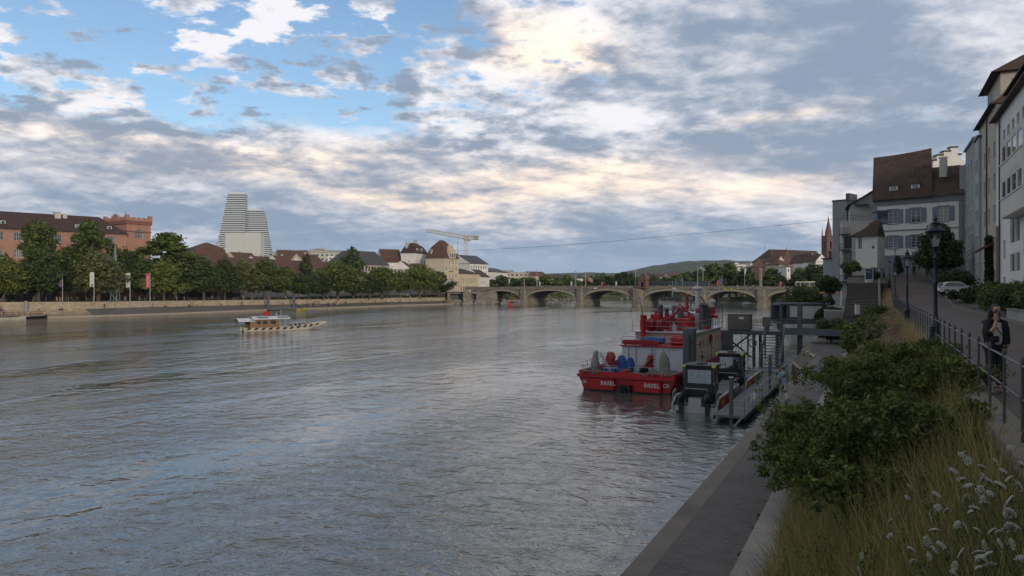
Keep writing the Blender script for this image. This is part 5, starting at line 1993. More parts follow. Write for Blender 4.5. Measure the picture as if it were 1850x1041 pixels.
# houses on the wooded slope
hs = [(1150, 505, 470, 10, 'beige_wall', 'roof_brown', 'beige house among the trees just left of the chapel roof', 700), (1192, 500, 470, 22, 'beige_wall', 'roof_brown', 'wide ochre house among the trees right of the chapel', 700),
      (1228, 500, 470, 20, 'offwhite_wall', 'roof_red', 'small house with red roof half hidden in trees behind the third pier', 620), (1288, 487, 460, 16, 'white_wall', 'roof_slate', 'white flat house on top of the wooded slope', 640),
      (1330, 497, 440, 16, 'cream_wall', 'roof_red', 'cream house behind the two masts', 470), (1296, 512, 500, 14, 'brick_red', 'roof_red', 'low red timber house behind the bridge parapet', 430)]
for a, yt, yb, wpx, wm, rm, lb, Y in hs:
    A = Vector((px(a - wpx, Y), Y)); B = Vector((px(a + wpx, Y), Y + 4))
    ze = pz(yt, Y); W_ = (B - A).length
    house('hill_house', lb, A, B, 10, 4, ze, rows(1, W_ - 2, max(2, int(W_ / 3)), max(1, ze - 4 - 2.4), 1.1, 1.4), (), wall=wm, roof='gable', rh=3.4, roofmat=rm)
# white modern slabs on the skyline
for i, (a0, a1, yt, lb) in enumerate(((1318, 1348, 477, 'white flat modern building on the hill skyline, left of two'), (1356, 1396, 475, 'wide white modern building on the hill skyline, right of two'))):
    Y = 900
    house('modern_block', lb, Vector((px(a0, Y), Y)), Vector((px(a1, Y), Y)), 16, 20, pz(yt, Y), rows(1, px(a1, Y) - px(a0, Y) - 4, 6, pz(yt, Y) - 20 - 4, 2.4, 1.5, fm='frame_dark', bars=(2, 1)), (), wall='white_wall', roof='flat', roofmat='frame_white', oh=1.5)

# church hill on the right
def CH(name, lb, a0, a1, Y0, Y1, ye, yr, wall, rm, D=12, zb=12, axis='x', wn=3, il=0, ir=0, wz=2.6, chim=()):
    A = Vector((px(a0, Y0), Y0)); B = Vector((px(a1, Y1), Y1))
    W_ = (B - A).length
    ze, zr = pz(ye, Y0), pz(yr, Y0 + D * .4)
    return house(name, lb, A, B, D, zb, ze, rows(.8, W_ - 1.8, wn, ze - zb - wz, 1.0, 1.5), (), wall=wall, roof='gable', rh=zr - ze, il=il, ir=ir, axis=axis, roofmat=rm, chim=chim)
chu, W_, H_ = CH('church', 'long church with weathered brown roof on the hill above the bridge', 1398, 1494, 430, 452, 473, 449.5, 'brick_red', 'roof_brown', 16, 12, il=5, wn=7, wz=7)
mb = MB()
mb.slab([(4, -2.2, H_ - 1), (13, -2.2, H_ - 1), (8.5, -2.2, H_ + 7.2)], (0, 9, 0))
mb.tube((8.5, -1.8, H_ + 7), (8.5, -1.8, H_ + 9.5), .18, .05, 5)
gb = mb.build('gable', MT['brick_red'], chu)
mb = MB(); mb.box(7.9, -2.3, H_ + .5, 9.1, -2.21, H_ + 4); mb.build('window', MT['glass'], gb)
mb = MB(); mb.tube((1.5, 8, H_ + 7), (1.5, 8, H_ + 12), .12, .04, 5); mb.build('antenna', MT['frame_dark'], chu)
CH('hill_house', 'pink gabled house below the left end of the church roof', 1384, 1406, 418, 424, 482, 468, 'red_render', 'roof_red', 10, 9, axis='x', wn=3)
CH('hill_house', 'pale pink gable wall under the church gable', 1405, 1416, 410, 412, 472, 463, 'cream_wall', 'roof_red', 9, 9, axis='y', wn=2)
CH('hill_house', 'cream house with hipped red roof in front of the church', 1408, 1428, 400, 404, 478, 468.5, 'cream_wall', 'roof_red', 9, 8, il=3, ir=3, wn=3)
CH('hill_house', 'small white house beside the cream hipped one', 1421, 1428, 392, 393, 482, 478, 'white_wall', 'roof_brown', 6, 8, wn=2)
CH('hill_house', 'white gabled house with long roof under the church, left of two', 1458, 1476, 396, 400, 475, 458, 'white_wall', 'roof_brown', 11, 8, axis='y', wn=3)
CH('hill_house', 'white gabled house with long roof under the church, right of two', 1474, 1494, 388, 390, 473, 459, 'white_wall', 'roof_brown', 11, 8, axis='y', wn=4)
CH('hill_house', 'grey wall with small roof among the trees below the white gables', 1462, 1482, 370, 372, 489, 485, 'offwhite_wall', 'roof_brown', 8, 6, wn=2)
# red sandstone church tower
A = Vector((px(1494.5, 640), 640))
mt_ = thing('minster_tower', 'tall red sandstone church tower with a thin spire behind the grey flats', 'church tower', (A.x, A.y, 8), .2)
mb = MB()
H1 = pz(425, 640) - 8
mb.wall((0, 0), (1, 0), 7, 0, H1, [(2.6, H1 - 12, 1.6, 7), (2.6, H1 - 24, 1.6, 7)], .8); mb.wall((0, 7), (0, -1), 7, 0, H1, [(2.6, H1 - 12, 1.6, 7)], .8); mb.wall((7, 0), (0, 1), 7, 0, H1); mb.wall((7, 7), (-1, 0), 7, 0, H1)
for z in (H1 * .5, H1 * .75, H1 - .8): mb.box(-.3, -.3, z, 7.3, 7.3, z + .6)
for a_ in (-.5, 6.5): 
    for b_ in (-.5, 6.5): mb.box(a_, b_, 0, a_ + 1, b_ + 1, H1); mb.lathe([(.7, 0), (.45, 3), (.05, 8)], (a_ + .5, b_ + .5, H1), 4)
mb.build('shaft', MT['brick_red'], mt_)
mb = MB(); mb.lathe([(3.0, 0), (2.6, 4), (1.6, 8), (.6, 13.5), (.1, 17)], (3.5, 3.5, H1), 8)
mb.build('spire', MT['brick_red'], mt_)

# reed, rocks and wall on the far shore seen through the arches
mb = MB()
g = random.Random(9)
for i in range(140):
    f_ = g.random() * 4.99
    k = int(f_)
    p = FP[k].lerp(FP[k + 1], f_ - k)
    r = g.uniform(.5, 1.5)
    mb.ball((p.x + g.uniform(-1, 2), p.y + g.uniform(-2, 3), .2 + g.random() * .6), (r, r, r * .6), 5)
tag(mb.build('shore_rocks', MT['concrete']), 'pale rocks along the shore beyond the bridge', kind='stuff')
cl = []
for i in range(120):
    f_ = g.random() * 8.99
    k = int(f_)
    p = FP[k].lerp(FP[k + 1], f_ - k)
    cl.append((p.x + g.uniform(0, 3), p.y + g.uniform(3, 14), 2.0 + g.random() * 2, 3.0, 3.0, 1.8))
v, k = leaves(7000, cl, .8, seed=51)
tag(npmesh('shore_bushes', v, k, MT['leaf_mid']), 'low bushes along the shore beyond the bridge', 'bushes', kind='stuff')


# ================================================================== lettering built as little bars
GLY = {'B': ['1110', '1001', '1110', '1001', '1110'], 'A': ['0110', '1001', '1111', '1001', '1001'], 'S': ['0111', '1000', '0110', '0001', '1110'], 'E': ['1111', '1000', '1110', '1000', '1111'],
       'L': ['1000', '1000', '1000', '1000', '1111'], 'C': ['0111', '1000', '1000', '1000', '0111'], 'H': ['1001', '1001', '1111', '1001', '1001'], 'R': ['1110', '1001', '1110', '1010', '1001'],
       'F': ['1111', '1000', '1110', '1000', '1000'], 'U': ['1001', '1001', '1001', '1001', '0110'], 'W': ['1001', '1001', '1011', '1111', '1001'], 'K': ['1001', '1010', '1100', '1010', '1001'], 'I': ['0100', '0100', '0100', '0100', '0100'], 'O': ['0110', '1001', '1001', '1001', '0110']}


def letters(mb, txt, O, ex, h, out_, mi=0, th=.012):
    """block letters standing on a face: O lower left, ex reading direction, out_ normal"""
    O, ex, out_ = Vector(O), Vector(ex).normalized(), Vector(out_).normalized()
    c = h / 5
    x = 0
    for ch in txt:
        if ch == ' ': x += c * 3; continue
        for r_, row in enumerate(GLY[ch]):
            k = 0
            while k < 4:
                if row[k] == '1':
                    e = k
                    while e < 4 and row[e] == '1': e += 1
                    a = O + ex * (x + k * c * .8) + Vector((0, 0, (4 - r_) * c))
                    b_ = a + ex * ((e - k) * c * .8)
                    mb.slab([a, b_, b_ + Vector((0, 0, c)), a + Vector((0, 0, c))], out_ * th, mi)
                    k = e
                else: k += 1
        x += c * 4.2
    return x


def hull_mb(st, mi=0, close=True):
    """stations (x, [(y, z) outline from starboard gunwale round the keel to port gunwale])"""
    mb = MB()
    vs = []
    n = len(st[0][1])
    for x, sec in st:
        for y, z in sec:
            vs.append((x, y, z))
    fs = []
    for i in range(len(st) - 1):
        for k in range(n - 1):
            a = i * n + k
            fs.append((a, a + n, a + n + 1, a + 1))
    fs.append(tuple(range(n)))
    fs.append(tuple(reversed(range((len(st) - 1) * n, len(st) * n))))
    mb.add(vs, fs, mi)
    return mb


def rail(mb, pts, h, step=1.2, r=.022, mid=1):
    pts = [Vector(p) for p in pts]
    for a, b_ in zip(pts[:-1], pts[1:]):
        L = (b_ - a).length
        n = max(1, int(L / step))
        for i in range(n + 1):
            p = a.lerp(b_, i / n)
            mb.tube(p, p + Vector((0, 0, h)), r, n=5)
        for k in range(mid + 1):
            z = Vector((0, 0, h * (1 - k / (mid + 1))))
            mb.tube(a + z, b_ + z, r, n=5)


def tarp(mb, c, rx, ry, h, seed=1, top=.45, mi=0):
    """cloth cover tied over something upright"""
    g = random.Random(seed)
    n, m_ = 22, 14
    fo = [(g.randint(3, 7), g.uniform(0, 6), g.uniform(.05, .12)) for _ in range(3)]
    vs, fs = [], []
    for j in range(m_ + 1):
        v = j / m_
        k = 1 - (1 - top) * v ** 1.3
        if j == m_: k *= .45
        for i in range(n):
            a = 2 * PI * i / n
            w_ = 1 + g.uniform(-.05, .05) + sum(q[2] * math.sin(q[0] * a + q[1] + 2.5 * v) for q in fo) + .10 * math.sin(v * 9 + fo[0][1])
            vs.append((c[0] + rx * (k * w_ * math.cos(a) + .22 * math.sin(3.3 * v + fo[1][1])), c[1] + ry * (k * w_ * math.sin(a) + .25 * math.sin(2.7 * v + fo[2][1])), c[2] + h * v + g.uniform(-.02, .02)))
    for j in range(m_):
        for i in range(n):
            fs.append((j * n + i, j * n + (i + 1) % n, (j + 1) * n + (i + 1) % n, (j + 1) * n + i))
    fs.append(tuple(range(m_ * n, m_ * n + n)))
    return mb.add(vs, fs, mi)


# ================================================================== fireboat
fb_ = thing('fireboat', 'big red and white fireboat moored beyond the grey workboats', 'fireboat', ST(57, -17.8, 0), RA)
def sec(w_, zt, zk, zb, wb): return [(-w_, zt), (-w_, zk), (-wb, zb), (wb, zb), (w_, zk), (w_, zt)]
st = [(0, sec(3.9, 1.5, 1.02, -.3, 3.35)), (1.0, sec(3.9, 1.45, 1.0, -.4, 3.4)), (19, sec(3.9, 1.5, 1.05, -.4, 3.4)), (23, sec(3.4, 1.8, 1.3, -.4, 2.6)), (26, sec(1.9, 2.2, 1.7, -.3, .9)), (27.5, sec(.25, 2.5, 2.0, .3, .1))]
mb = hull_mb(st)
mb.box(-.28, -3.97, 1.05, .0, 3.97, 1.30)
for a_, b_ in ((-3.0, -.75), (.75, 3.0)):
    mb.prism([(-.42, a_ + .12), (-.01, a_), (-.01, b_), (-.42, b_ - .12)][::-1], .12, .95)
mb.box(.0, -3.92, 1.5, 19, -3.80, 1.56); mb.box(.0, 3.80, 1.5, 19, 3.92, 1.56)
mb.build('hull', MT['boat_red'], fb_)
mb = MB(); mb.box(.1, -3.78, .96, 22, 3.78, 1.02)
mb.build('deck', MT['deck_grey'], fb_)
mb = MB(); mb.box(-.10, -3.5, -.35, .3, 3.5, .1); mb.box(-.5, -.5, -.2, -.0, .5, .55); mb.tube((-.75, 0, .2), (-.1, 0, .3), .28, n=10)
mb.box(.1, -3.99, .1, 19, -3.905, .22)
mb.build('waterline_band', MT['boat_black'], fb_)
mb = MB()
mb.box(0.0, -3.62, 1.0, .14, -1.9, 1.46); 
mb.build('bulwark', MT['boat_red'], fb_)
mb = MB()
for txt, y, h in (('CH', 3.63, .27), ('BASEL', 1.88, .30), ('BASEL', -1.65, .30), ('CH', -3.05, .30)):
    xo = -.44 if txt == 'BASEL' else -.10
    letters(mb, txt, (xo - (.0 if txt == 'BASEL' else .0), y, .50), (0, -1, 0), h, (-1, 0, 0), th=.03)
mb.build('lettering', MT['paper_white'], fb_)
mb = MB()
g = random.Random(2)
for (y0, y1) in ((2.2, 3.7), (-3.6, -1.0)):
    for i in range(46):
        y = g.uniform(y0, y1); x = g.uniform(-.15, .9)
        mb.path([(x, y, 1.45 + g.uniform(0, .12)), (x - .15, y + g.uniform(-.25, .25), 1.25 + g.uniform(0, .2)), (x + .2, y + g.uniform(-.3, .3), 1.5)], .035, 4)
mb.build('rope_netting', MT['rope'], fb_)
# covered gear at the stern
for lb, c, rx, ry, h, sd_ in (('left', (1.4, 2.9), .42, .42, 2.05, 3), ('right', (1.5, -2.6), .50, .55, 2.15, 4)):
    mb = MB(); tarp(mb, (c[0], c[1], 1.02), rx, ry, h, sd_, .40)
    mb.build('grey_cover', MT['tarp_grey'], fb_, smooth=True)
for c, r_, h in (((1.7, 1.9, 1.95), .46, 1.0), ((1.5, -1.55, 1.85), .36, 1.05), ((1.2, .35, 1.02), .55, .62)):
    mb = MB(); tarp(mb, c, r_, r_, h, int(h * 100), .6)
    mb.build('red_cover', MT['boat_red_dull'], fb_, smooth=True)
mb = MB(); tarp(mb, (2.4, 1.0, 1.3), .50, .5, 1.35, 8, .5); tarp(mb, (2.4, .45, 1.3), .42, .42, 1.2, 9, .5)
mb.build('blue_cover', MT['tarp_blue'], fb_, smooth=True)
mb = MB(); mb.rbox(1.4, 1.35, 1.03, 2.2, 2.45, 1.62, .04); mb.rbox(1.4, .75, 1.03, 2.2, 1.28, 1.60, .04)
mb.build('blue_crate', MT['plastic_blue'], fb_)
mb = MB(); mb.lathe([(.30, 0), (.42, .15), (.42, .35), (.25, .42)], (1.1, -1.15, 1.05), 12)
mb.build('yellow_basket', MT['plastic_yellow'], fb_)
mb = MB()
for k in range(4): mb.lathe([(.36, 0), (.42, .05), (.36, .1)], (1.1, -1.15, 1.48 + k * .1), 12)
mb.build('hose_coil', MT['rubber'], fb_)
mb = MB(); mb.lathe([(.3, 0), (.3, .55), (.26, .6)], (3.6, -.3, 1.3), 12); mb.box(3.2, -.7, 1.0, 4.0, .1, 1.3)
mb.build('drum', MT['galv'], fb_)
for y0, y1 in ((1.35, 2.6), (-.75, -1.9)):
    mb = MB()
    for dy in (0, .16): mb.path([(.6, y0 + dy, 1.0), (.68, y0 + .12 * (1 if y1 > y0 else -1) + dy, 1.65), (1.5, y1 + dy, 2.9)], .045, 6)
    mb.box(.62, y0, 1.3, .70, y0 + .16, 1.36)
    mb.build('davit', MT['galv'], fb_)
mb = MB(); rail(mb, [(.15, 3.6, 1.0), (.15, 1.0, 1.0)], 1.0, .8, .02); rail(mb, [(.15, -.2, 1.0), (.15, -3.6, 1.0)], .95, .8, .02); rail(mb, [(.2, 3.75, 1.4), (7, 3.75, 1.4)], .8, 1.2, .02)
mb.build('stern_rail', MT['galv'], fb_)
# aft house
mb = MB()
mb.wall((7, 2.5), (0, -1), 5.6, 1.0, 3.05, [(4.2, 1.02, .7, 1.8)], .06)
mb.wall((7, -3.1), (1, 0), 7.0, 1.0, 3.05, [(.9, 1.5, 1.3, .95), (2.8, 1.5, 1.3, .95), (4.7, 1.5, 1.3, .95)], .08)
mb.wall((14, -3.1), (0, 1), 5.6, 1.0, 3.05); mb.wall((14, 2.5), (-1, 0), 7, 1.0, 3.05)
mb.quad((7, -3.1, 3.05), (14, -3.1, 3.05), (14, 2.5, 3.05), (7, 2.5, 3.05))
ah = mb.build('aft_house', MT['boat_white'], fb_)
mb = MB(); mb.box(7.05, -1.62, 1.05, 7.09, -2.38, 2.8); mb.build('door', MT['boat_white'], ah)
mb = MB()
for x in (7.9, 9.8, 11.7): mb.box(x, -3.04, 1.5, x + 1.3, -3.02, 2.45)
mb.build('window', MT['glass'], ah)
mb = MB(); mb.rbox(6.8, -3.25, 3.05, 14.2, 2.65, 3.15, .03); mb.build('roof_edge', MT['boat_red'], ah)
mb = MB(); rail(mb, [(6.9, 2.5, 3.15), (6.9, -3.0, 3.15), (13.5, -3.1, 3.15)], .75, 1.0, .02); mb.build('roof_rail', MT['galv'], ah)
mb = MB()
g = random.Random(6)
for y0, y1 in ((2.4, 1.0), (.9, -.7)):
    pts = [(6.9, y0 + (y1 - y0) * k / 8) for k in range(9)]
    for k in range(8):
        mb.rbox(6.78 + g.uniform(-.03, .03), pts[k + 1][1] - .03, 3.2 + g.uniform(-.04, .04), 7.1, pts[k][1] + .03, 3.62 + g.uniform(-.04, .05), .05)
mb.build('red_fender_cover', MT['boat_red_dull'], ah)
# main house
mb = MB()
mb.wall((10.8, -3.2), (1, 0), 12.0, 1.0, 4.1, [(1.6 + 1.55 * k, 2.55, .75, .8) for k in range(3)] + [(6.8, 1.1, .8, 1.9), (9.0, 2.55, .7, .8), (10.4, 2.55, .7, .8), (1.2, 1.3, .35, .5), (3.2, 1.3, .35, .5), (5.2, 1.3, .35, .5)], .1)
mb.wall((10.8, 2.4), (0, -1), 5.6, 3.16, 4.1)
mb.wall((22.8, -3.2), (0, 1), 5.6, 1.0, 4.1); mb.wall((22.8, 2.4), (-1, 0), 12, 1.0, 4.1)
mb.quad((10.8, -3.2, 4.1), (22.8, -3.2, 4.1), (22.8, 2.4, 4.1), (10.8, 2.4, 4.1))
mh = mb.build('main_house', MT['boat_cream'], fb_)
mb = MB(); mb.box(10.4, -3.4, 4.1, 23, 2.7, 4.2); mb.build('upper_deck', MT['boat_white'], fb_)
mb = MB()
for x in (12.4, 13.95, 15.5, 19.8, 21.2): mb.box(x, -3.11, 2.55, x + .75, -3.09, 3.35)
for x in (12, 14, 16): mb.box(x, -3.11, 1.3, x + .35, -3.09, 1.8)
mb.box(17.6, -3.11, 1.1, 18.4, -3.09, 3.0)
mb.build('window', MT['glass'], mh)
mb = MB(); rail(mb, [(10.5, 2.6, 4.2), (10.5, -3.3, 4.2), (22.8, -3.3, 4.2)], .95, 1.1, .022); mb.build('rail', MT['galv'], mh)
# boat and gear under and on the upper deck
mb = MB(); mb.path([(8.2, -1.0, 3.55), (8.4, 0, 3.5), (8.6, 1.1, 3.62)], [.26, .38, .2], 10); mb.build('blue_cover', MT['tarp_blue'], fb_, smooth=True)
mb = MB(); mb.rbox(8.5, -2.7, 3.16, 9.6, -1.4, 3.95, .12); mb.build('red_locker', MT['boat_red'], fb_)
mb = MB(); mb.tube((10.0, 1.45, 3.1), (10.0, 1.45, 5.6), .24, n=12); mb.tube((10.0, 1.45, 5.6), (10.0, 1.45, 5.75), .3, n=12)
mb.build('red_column', MT['boat_red'], fb_)
mb = MB(); mb.tube((10.0, 1.5, 5.7), (9.9, 1.75, 7.4), .05, .02, 5); mb.build('antenna', MT['frame_dark'], fb_)
# hose reels
for y in (.95, .2):
    mb = MB()
    mb.tube((11.2, y - .22, 4.75), (11.2, y + .22, 4.75), .5, n=16)
    mb.tube((11.2, y - .27, 4.75), (11.2, y - .22, 4.75), .62, n=16); mb.tube((11.2, y + .22, 4.75), (11.2, y + .27, 4.75), .62, n=16)
    mb.box(11.1, y - .3, 4.2, 11.3, y + .3, 4.4)
    mb.build('hose_reel', MT['boat_red_dull'], fb_)
# water cannon aft and on the roof
def cannon(x, y, z, s_, yaw, pit, name='water_cannon'):
    mb = MB()
    T_ = Matrix.Translation((x, y, z)) @ Matrix.Rotation(yaw, 4, 'Z') @ Matrix.Scale(s_, 4)
    mb.T = T_
    mb.lathe([(.42, 0), (.42, .08), (.22, .12), (.20, .9), (.30, .95), (.30, 1.1), (.2, 1.15)], n=12)
    mb.ball((0, 0, 1.3), .30, 10)
    mb.tube((0, -.38, 1.3), (0, .38, 1.3), .16, n=10)
    d = Vector((-math.cos(pit), 0, math.sin(pit)))
    p0 = Vector((0, 0, 1.3))
    mb.tube(p0, p0 + d * .7, .21, .17, 10); mb.tube(p0 + d * .7, p0 + d * 1.7, .14, .11, 10); mb.tube(p0 + d * 1.7, p0 + d * 2.05, .18, .2, 10)
    mb.tube(p0 - d * .4 + Vector((0, .3, .2)), p0 + d * .6 + Vector((0, .3, .1)), .05, n=6)
    mb.lathe([(.26, 0), (.26, .03)], (.2, .55, 1.3), 12)
    mb.build(name, MT['boat_red'], fb_, smooth=True)
cannon(11.9, -.55, 4.15, .85, 1.1, .75)
cannon(17.5, -.9, 5.55, .62, .3, 1.35)
mb = MB(); mb.rbox(12.6, -2.15, 4.2, 13.8, -1.05, 5.35, .08); mb.build('red_locker', MT['boat_red'], fb_)
mb = MB(); mb.box(12.0, -1.1, 4.2, 12.6, -.5, 4.75); mb.box(11.98, -1.0, 4.3, 11.99, -.6, 4.65); mb.build('white_box', MT['boat_white'], fb_)
# the crowded red machinery of the upper deck
for i, (x, y, z, a, b_, h) in enumerate(((12.2, 1.9, 4.2, .5, .5, 1.0), (13.2, 1.2, 4.2, .7, .45, 1.5), (13.9, .3, 4.2, .5, .5, 1.2), (14.9, -1.6, 4.2, .6, .5, 1.35), (17.0, -2.3, 5.75, .8, .5, .45), (18.6, .2, 5.75, .9, .7, .5), (15.0, 2.0, 4.2, 1.4, .4, .9))):
    mb = MB(); mb.rbox(x, y - b_, z, x + a, y + b_, z + h, .07); mb.tube((x + a / 2, y, z + h), (x + a / 2, y, z + h + .35), .13, n=8); mb.tube((x - .12, y - b_ * .5, z + h * .6), (x, y - b_ * .5, z + h * .6), .16, n=8)
    mb.build('red_machinery', MT['boat_red' if i % 2 else 'boat_red_dull'], fb_)
mb = MB()
for y0, z0, y1, z1 in ((1.2, 5.2, -2.4, 5.2), (1.2, 4.8, -.9, 4.8), (1.9, 4.4, 1.9, 5.4), (-.1, 4.3, -.1, 6.0), (-2.4, 4.3, -2.4, 5.2)): mb.tube((12.0, y0, z0), (12.0, y1, z1), .045, n=6)
mb.build('red_pipes', MT['boat_red'], fb_)
mb = MB()
for y in (1.9, 1.2, -.2, -1.2): mb.tube((6.96, y, 1.05), (6.96, y, 2.9), .03, n=5)
for k in range(7): mb.box(6.9, -.55, 1.15 + k * .27, 6.97, -.15, 1.19 + k * .27)
mb.rbox(6.7, -1.35, 1.9, 6.98, -.95, 2.35, .03)
mb.build('wall_fittings', MT['galv'], fb_)
# exhausts and grey housing
def stack(x, y, z0, z1, r):
    mb = MB(); mb.tube((x, y, z0), (x, y, z1), r, n=14); mb.tube((x, y, z1), (x + .05, y + .05, z1 + .22), r * 1.15, r * 1.0, 14)
    mb.build('exhaust', MT['steel_grey'], fb_, smooth=True)
stack(14.2, .95, 4.2, 6.35, .26); stack(14.9, .5, 4.2, 6.0, .20)
stack(15.6, -2.75, 4.2, 6.45, .26); stack(16.2, -3.0, 4.2, 6.4, .24); stack(16.9, -3.15, 4.2, 6.1, .18)
mb = MB(); mb.rbox(14.6, -.95, 4.9, 15.8, -.05, 6.5, .05); mb.box(15, -.8, 4.2, 15.4, -.3, 4.9); mb.build('engine_casing', MT['cabinet'], fb_)
mb = MB(); mb.ball((14.5, -.55, 5.9), .18, 8); mb.tube((14.5, -.55, 5.7), (14.5, -.55, 5.3), .14, n=8); mb.build('horn', MT['boat_white'], fb_)
mb = MB(); mb.box(15.4, -2.5, 4.2, 17.0, -3.3, 4.55); mb.build('red_base', MT['boat_red'], fb_)
# wheelhouse
mb = MB()
mb.wall((16.2, -.7), (0, -1), 2.0, 4.2, 5.75, [(.55, 4.35, .65, 1.0), (.65, 5.42, .45, .22)], .05)
mb.wall((16.2, -2.7), (1, 0), 5.0, 4.2, 5.75, [(.6 + 1.05 * k, 4.75, .8, .75) for k in range(4)], .08)
mb.wall((21.2, -2.7), (0, 1), 4.3, 4.2, 5.75); mb.wall((21.2, 1.6), (-1, 0), 3.6, 4.2, 5.75); mb.wall((17.6, 1.6), (0, -1), 2.3, 4.2, 5.75, [(.4, 4.7, 1.4, .8)], .08)
mb.wall((17.6, -.7), (-1, 0), 1.4, 4.2, 5.75)
mb.add([(16.2, -2.7, 5.75), (21.2, -2.7, 5.75), (21.2, 1.6, 5.75), (17.6, 1.6, 5.75), (17.6, -.7, 5.75), (16.2, -.7, 5.75)], [(0, 1, 2, 3, 4, 5)])
wh = mb.build('wheelhouse', MT['boat_white'], fb_)
mb = MB(); mb.box(16.24, -1.25, 4.35, 16.26, -1.9, 5.35); mb.box(16.24, -1.35, 5.42, 16.26, -1.8, 5.64)
for k in range(4): mb.box(16.8 + 1.05 * k, -2.64, 4.75, 17.6 + 1.05 * k, -2.62, 5.5)
mb.box(17.65, 1.2, 4.7, 17.67, -.2, 5.5)
mb.build('window', MT['glass'], wh)
mb = MB(); rail(mb, [(16.3, -.8, 5.75), (16.3, -2.6, 5.75), (21, -2.6, 5.75)], .6, 1.0, .018); mb.build('roof_rail', MT['galv'], wh)
# mast with yard
mb = MB()
mb.tube((18.4, -1.75, 5.7), (18.4, -1.75, 8.0), .28, .24, 10); mb.lathe([(.34, 0), (.5, .1), (.5, .25), (.3, .35)], (18.4, -1.75, 8.0), 10)
mb.tube((18.4, -1.75, 8.2), (18.4, -1.75, 10.4), .07, .035, 6)
mb.tube((18.4, .85, 7.85), (18.4, -4.2, 7.85), .05, n=6)
for y, z in ((.8, 8.9), (.45, 9.2), (-.25, 9.2), (-3.9, 9.2), (-4.15, 9.5)):
    mb.tube((18.4, y, 7.85), (18.4, y, z), .028, n=5)
mb.tube((18.4, .8, 7.3), (18.4, .8, 7.9), .05, n=6)
mb.build('mast', MT['boat_white'], fb_)
mb = MB(); mb.path([(18.2, -1.5, 7.4), (18.0, -1.2, 6.9), (18.1, -1.1, 6.1), (18.3, -1.3, 5.8)], .05, 6); mb.path([(18.3, -2.0, 7.4), (18.2, -2.4, 6.9), (18.2, -2.6, 6.2)], .05, 6); mb.build('cable_loop', MT['rubber'], fb_)
# right hand radar dome and bow gear
mb = MB(); mb.lathe([(.50, 0), (.55, .25), (.25, .45), (.22, 1.1)], (19.5, -3.0, 5.2), 12); mb.build('radar_base', MT['boat_red'], fb_, smooth=True)
mb = MB(); mb.tube((19.5, -3.0, 6.3), (19.5, -3.0, 6.6), .18, n=10); mb.ball((19.5, -3.0, 6.8), .3, 12); mb.box(19.2, -2.5, 6.5, 19.5, -1.9, 6.8); mb.build('radar_dome', MT['boat_white'], fb_, smooth=True)
for x, y in ((23.6, -2.6), (24.3, -1.9)):
    mb = MB(); mb.ball((x, y, 3.2), (.7, .65, .75), 14); mb.tube((x, y, 1.4), (x, y, 2.8), .25, n=10); mb.build('bow_monitor_cover', MT['boat_red'], fb_, smooth=True)
mb = MB()
for i in range(16):
    a, b_ = 2 * PI * i / 16, 2 * PI * (i + 1) / 16
    mb.tube((16.9 + .38 * math.cos(a), -3.34, 3.3 + .38 * math.sin(a)), (16.9 + .38 * math.cos(b_), -3.34, 3.3 + .38 * math.sin(b_)), .09, n=6)
mb.build('lifebuoy', MT['light_red'], fb_)
mb = MB(); rail(mb, [(19, -3.85, 1.5), (23, -3.3, 1.8), (26, -1.8, 2.2)], .9, 1.2, .02); mb.tube((21.5, -3.2, 4.2), (21.5, -3.2, 7.6), .02, n=4); mb.tube((20.2, 1.0, 5.7), (20.2, 1.0, 7.6), .02, n=4); mb.build('bow_rail', MT['galv'], fb_)
mb = MB()
for x in (2, 5, 8, 11, 14): mb.tube((x, -4.05, .5), (x, -4.05, 1.2), .2, n=10)
mb.build('fender', MT['rubber'], fb_)

# dark steel mooring pile between fireboat and workboats
r_ = thing('mooring_pile', 'thick dark square mooring pile standing behind the near workboat', 'mooring pile', ST(59.0, -13.2, 0), RA)
mb = MB(); mb.rbox(-.42, -.45, -2, .42, .45, 5.05, .06); mb.build('pile', MT['steel_grey'], r_)
mb = MB(); mb.tube((-.6, -.1, .2), (-.6, -.1, 4.6), .07, n=8); mb.tube((-.6, -.5, .2), (-.6, -.5, 4.2), .05, n=8); mb.box(-.7, -.4, 4.0, -.4, -.3, 4.15); mb.build('guide_rod', MT['frame_dark'], r_)


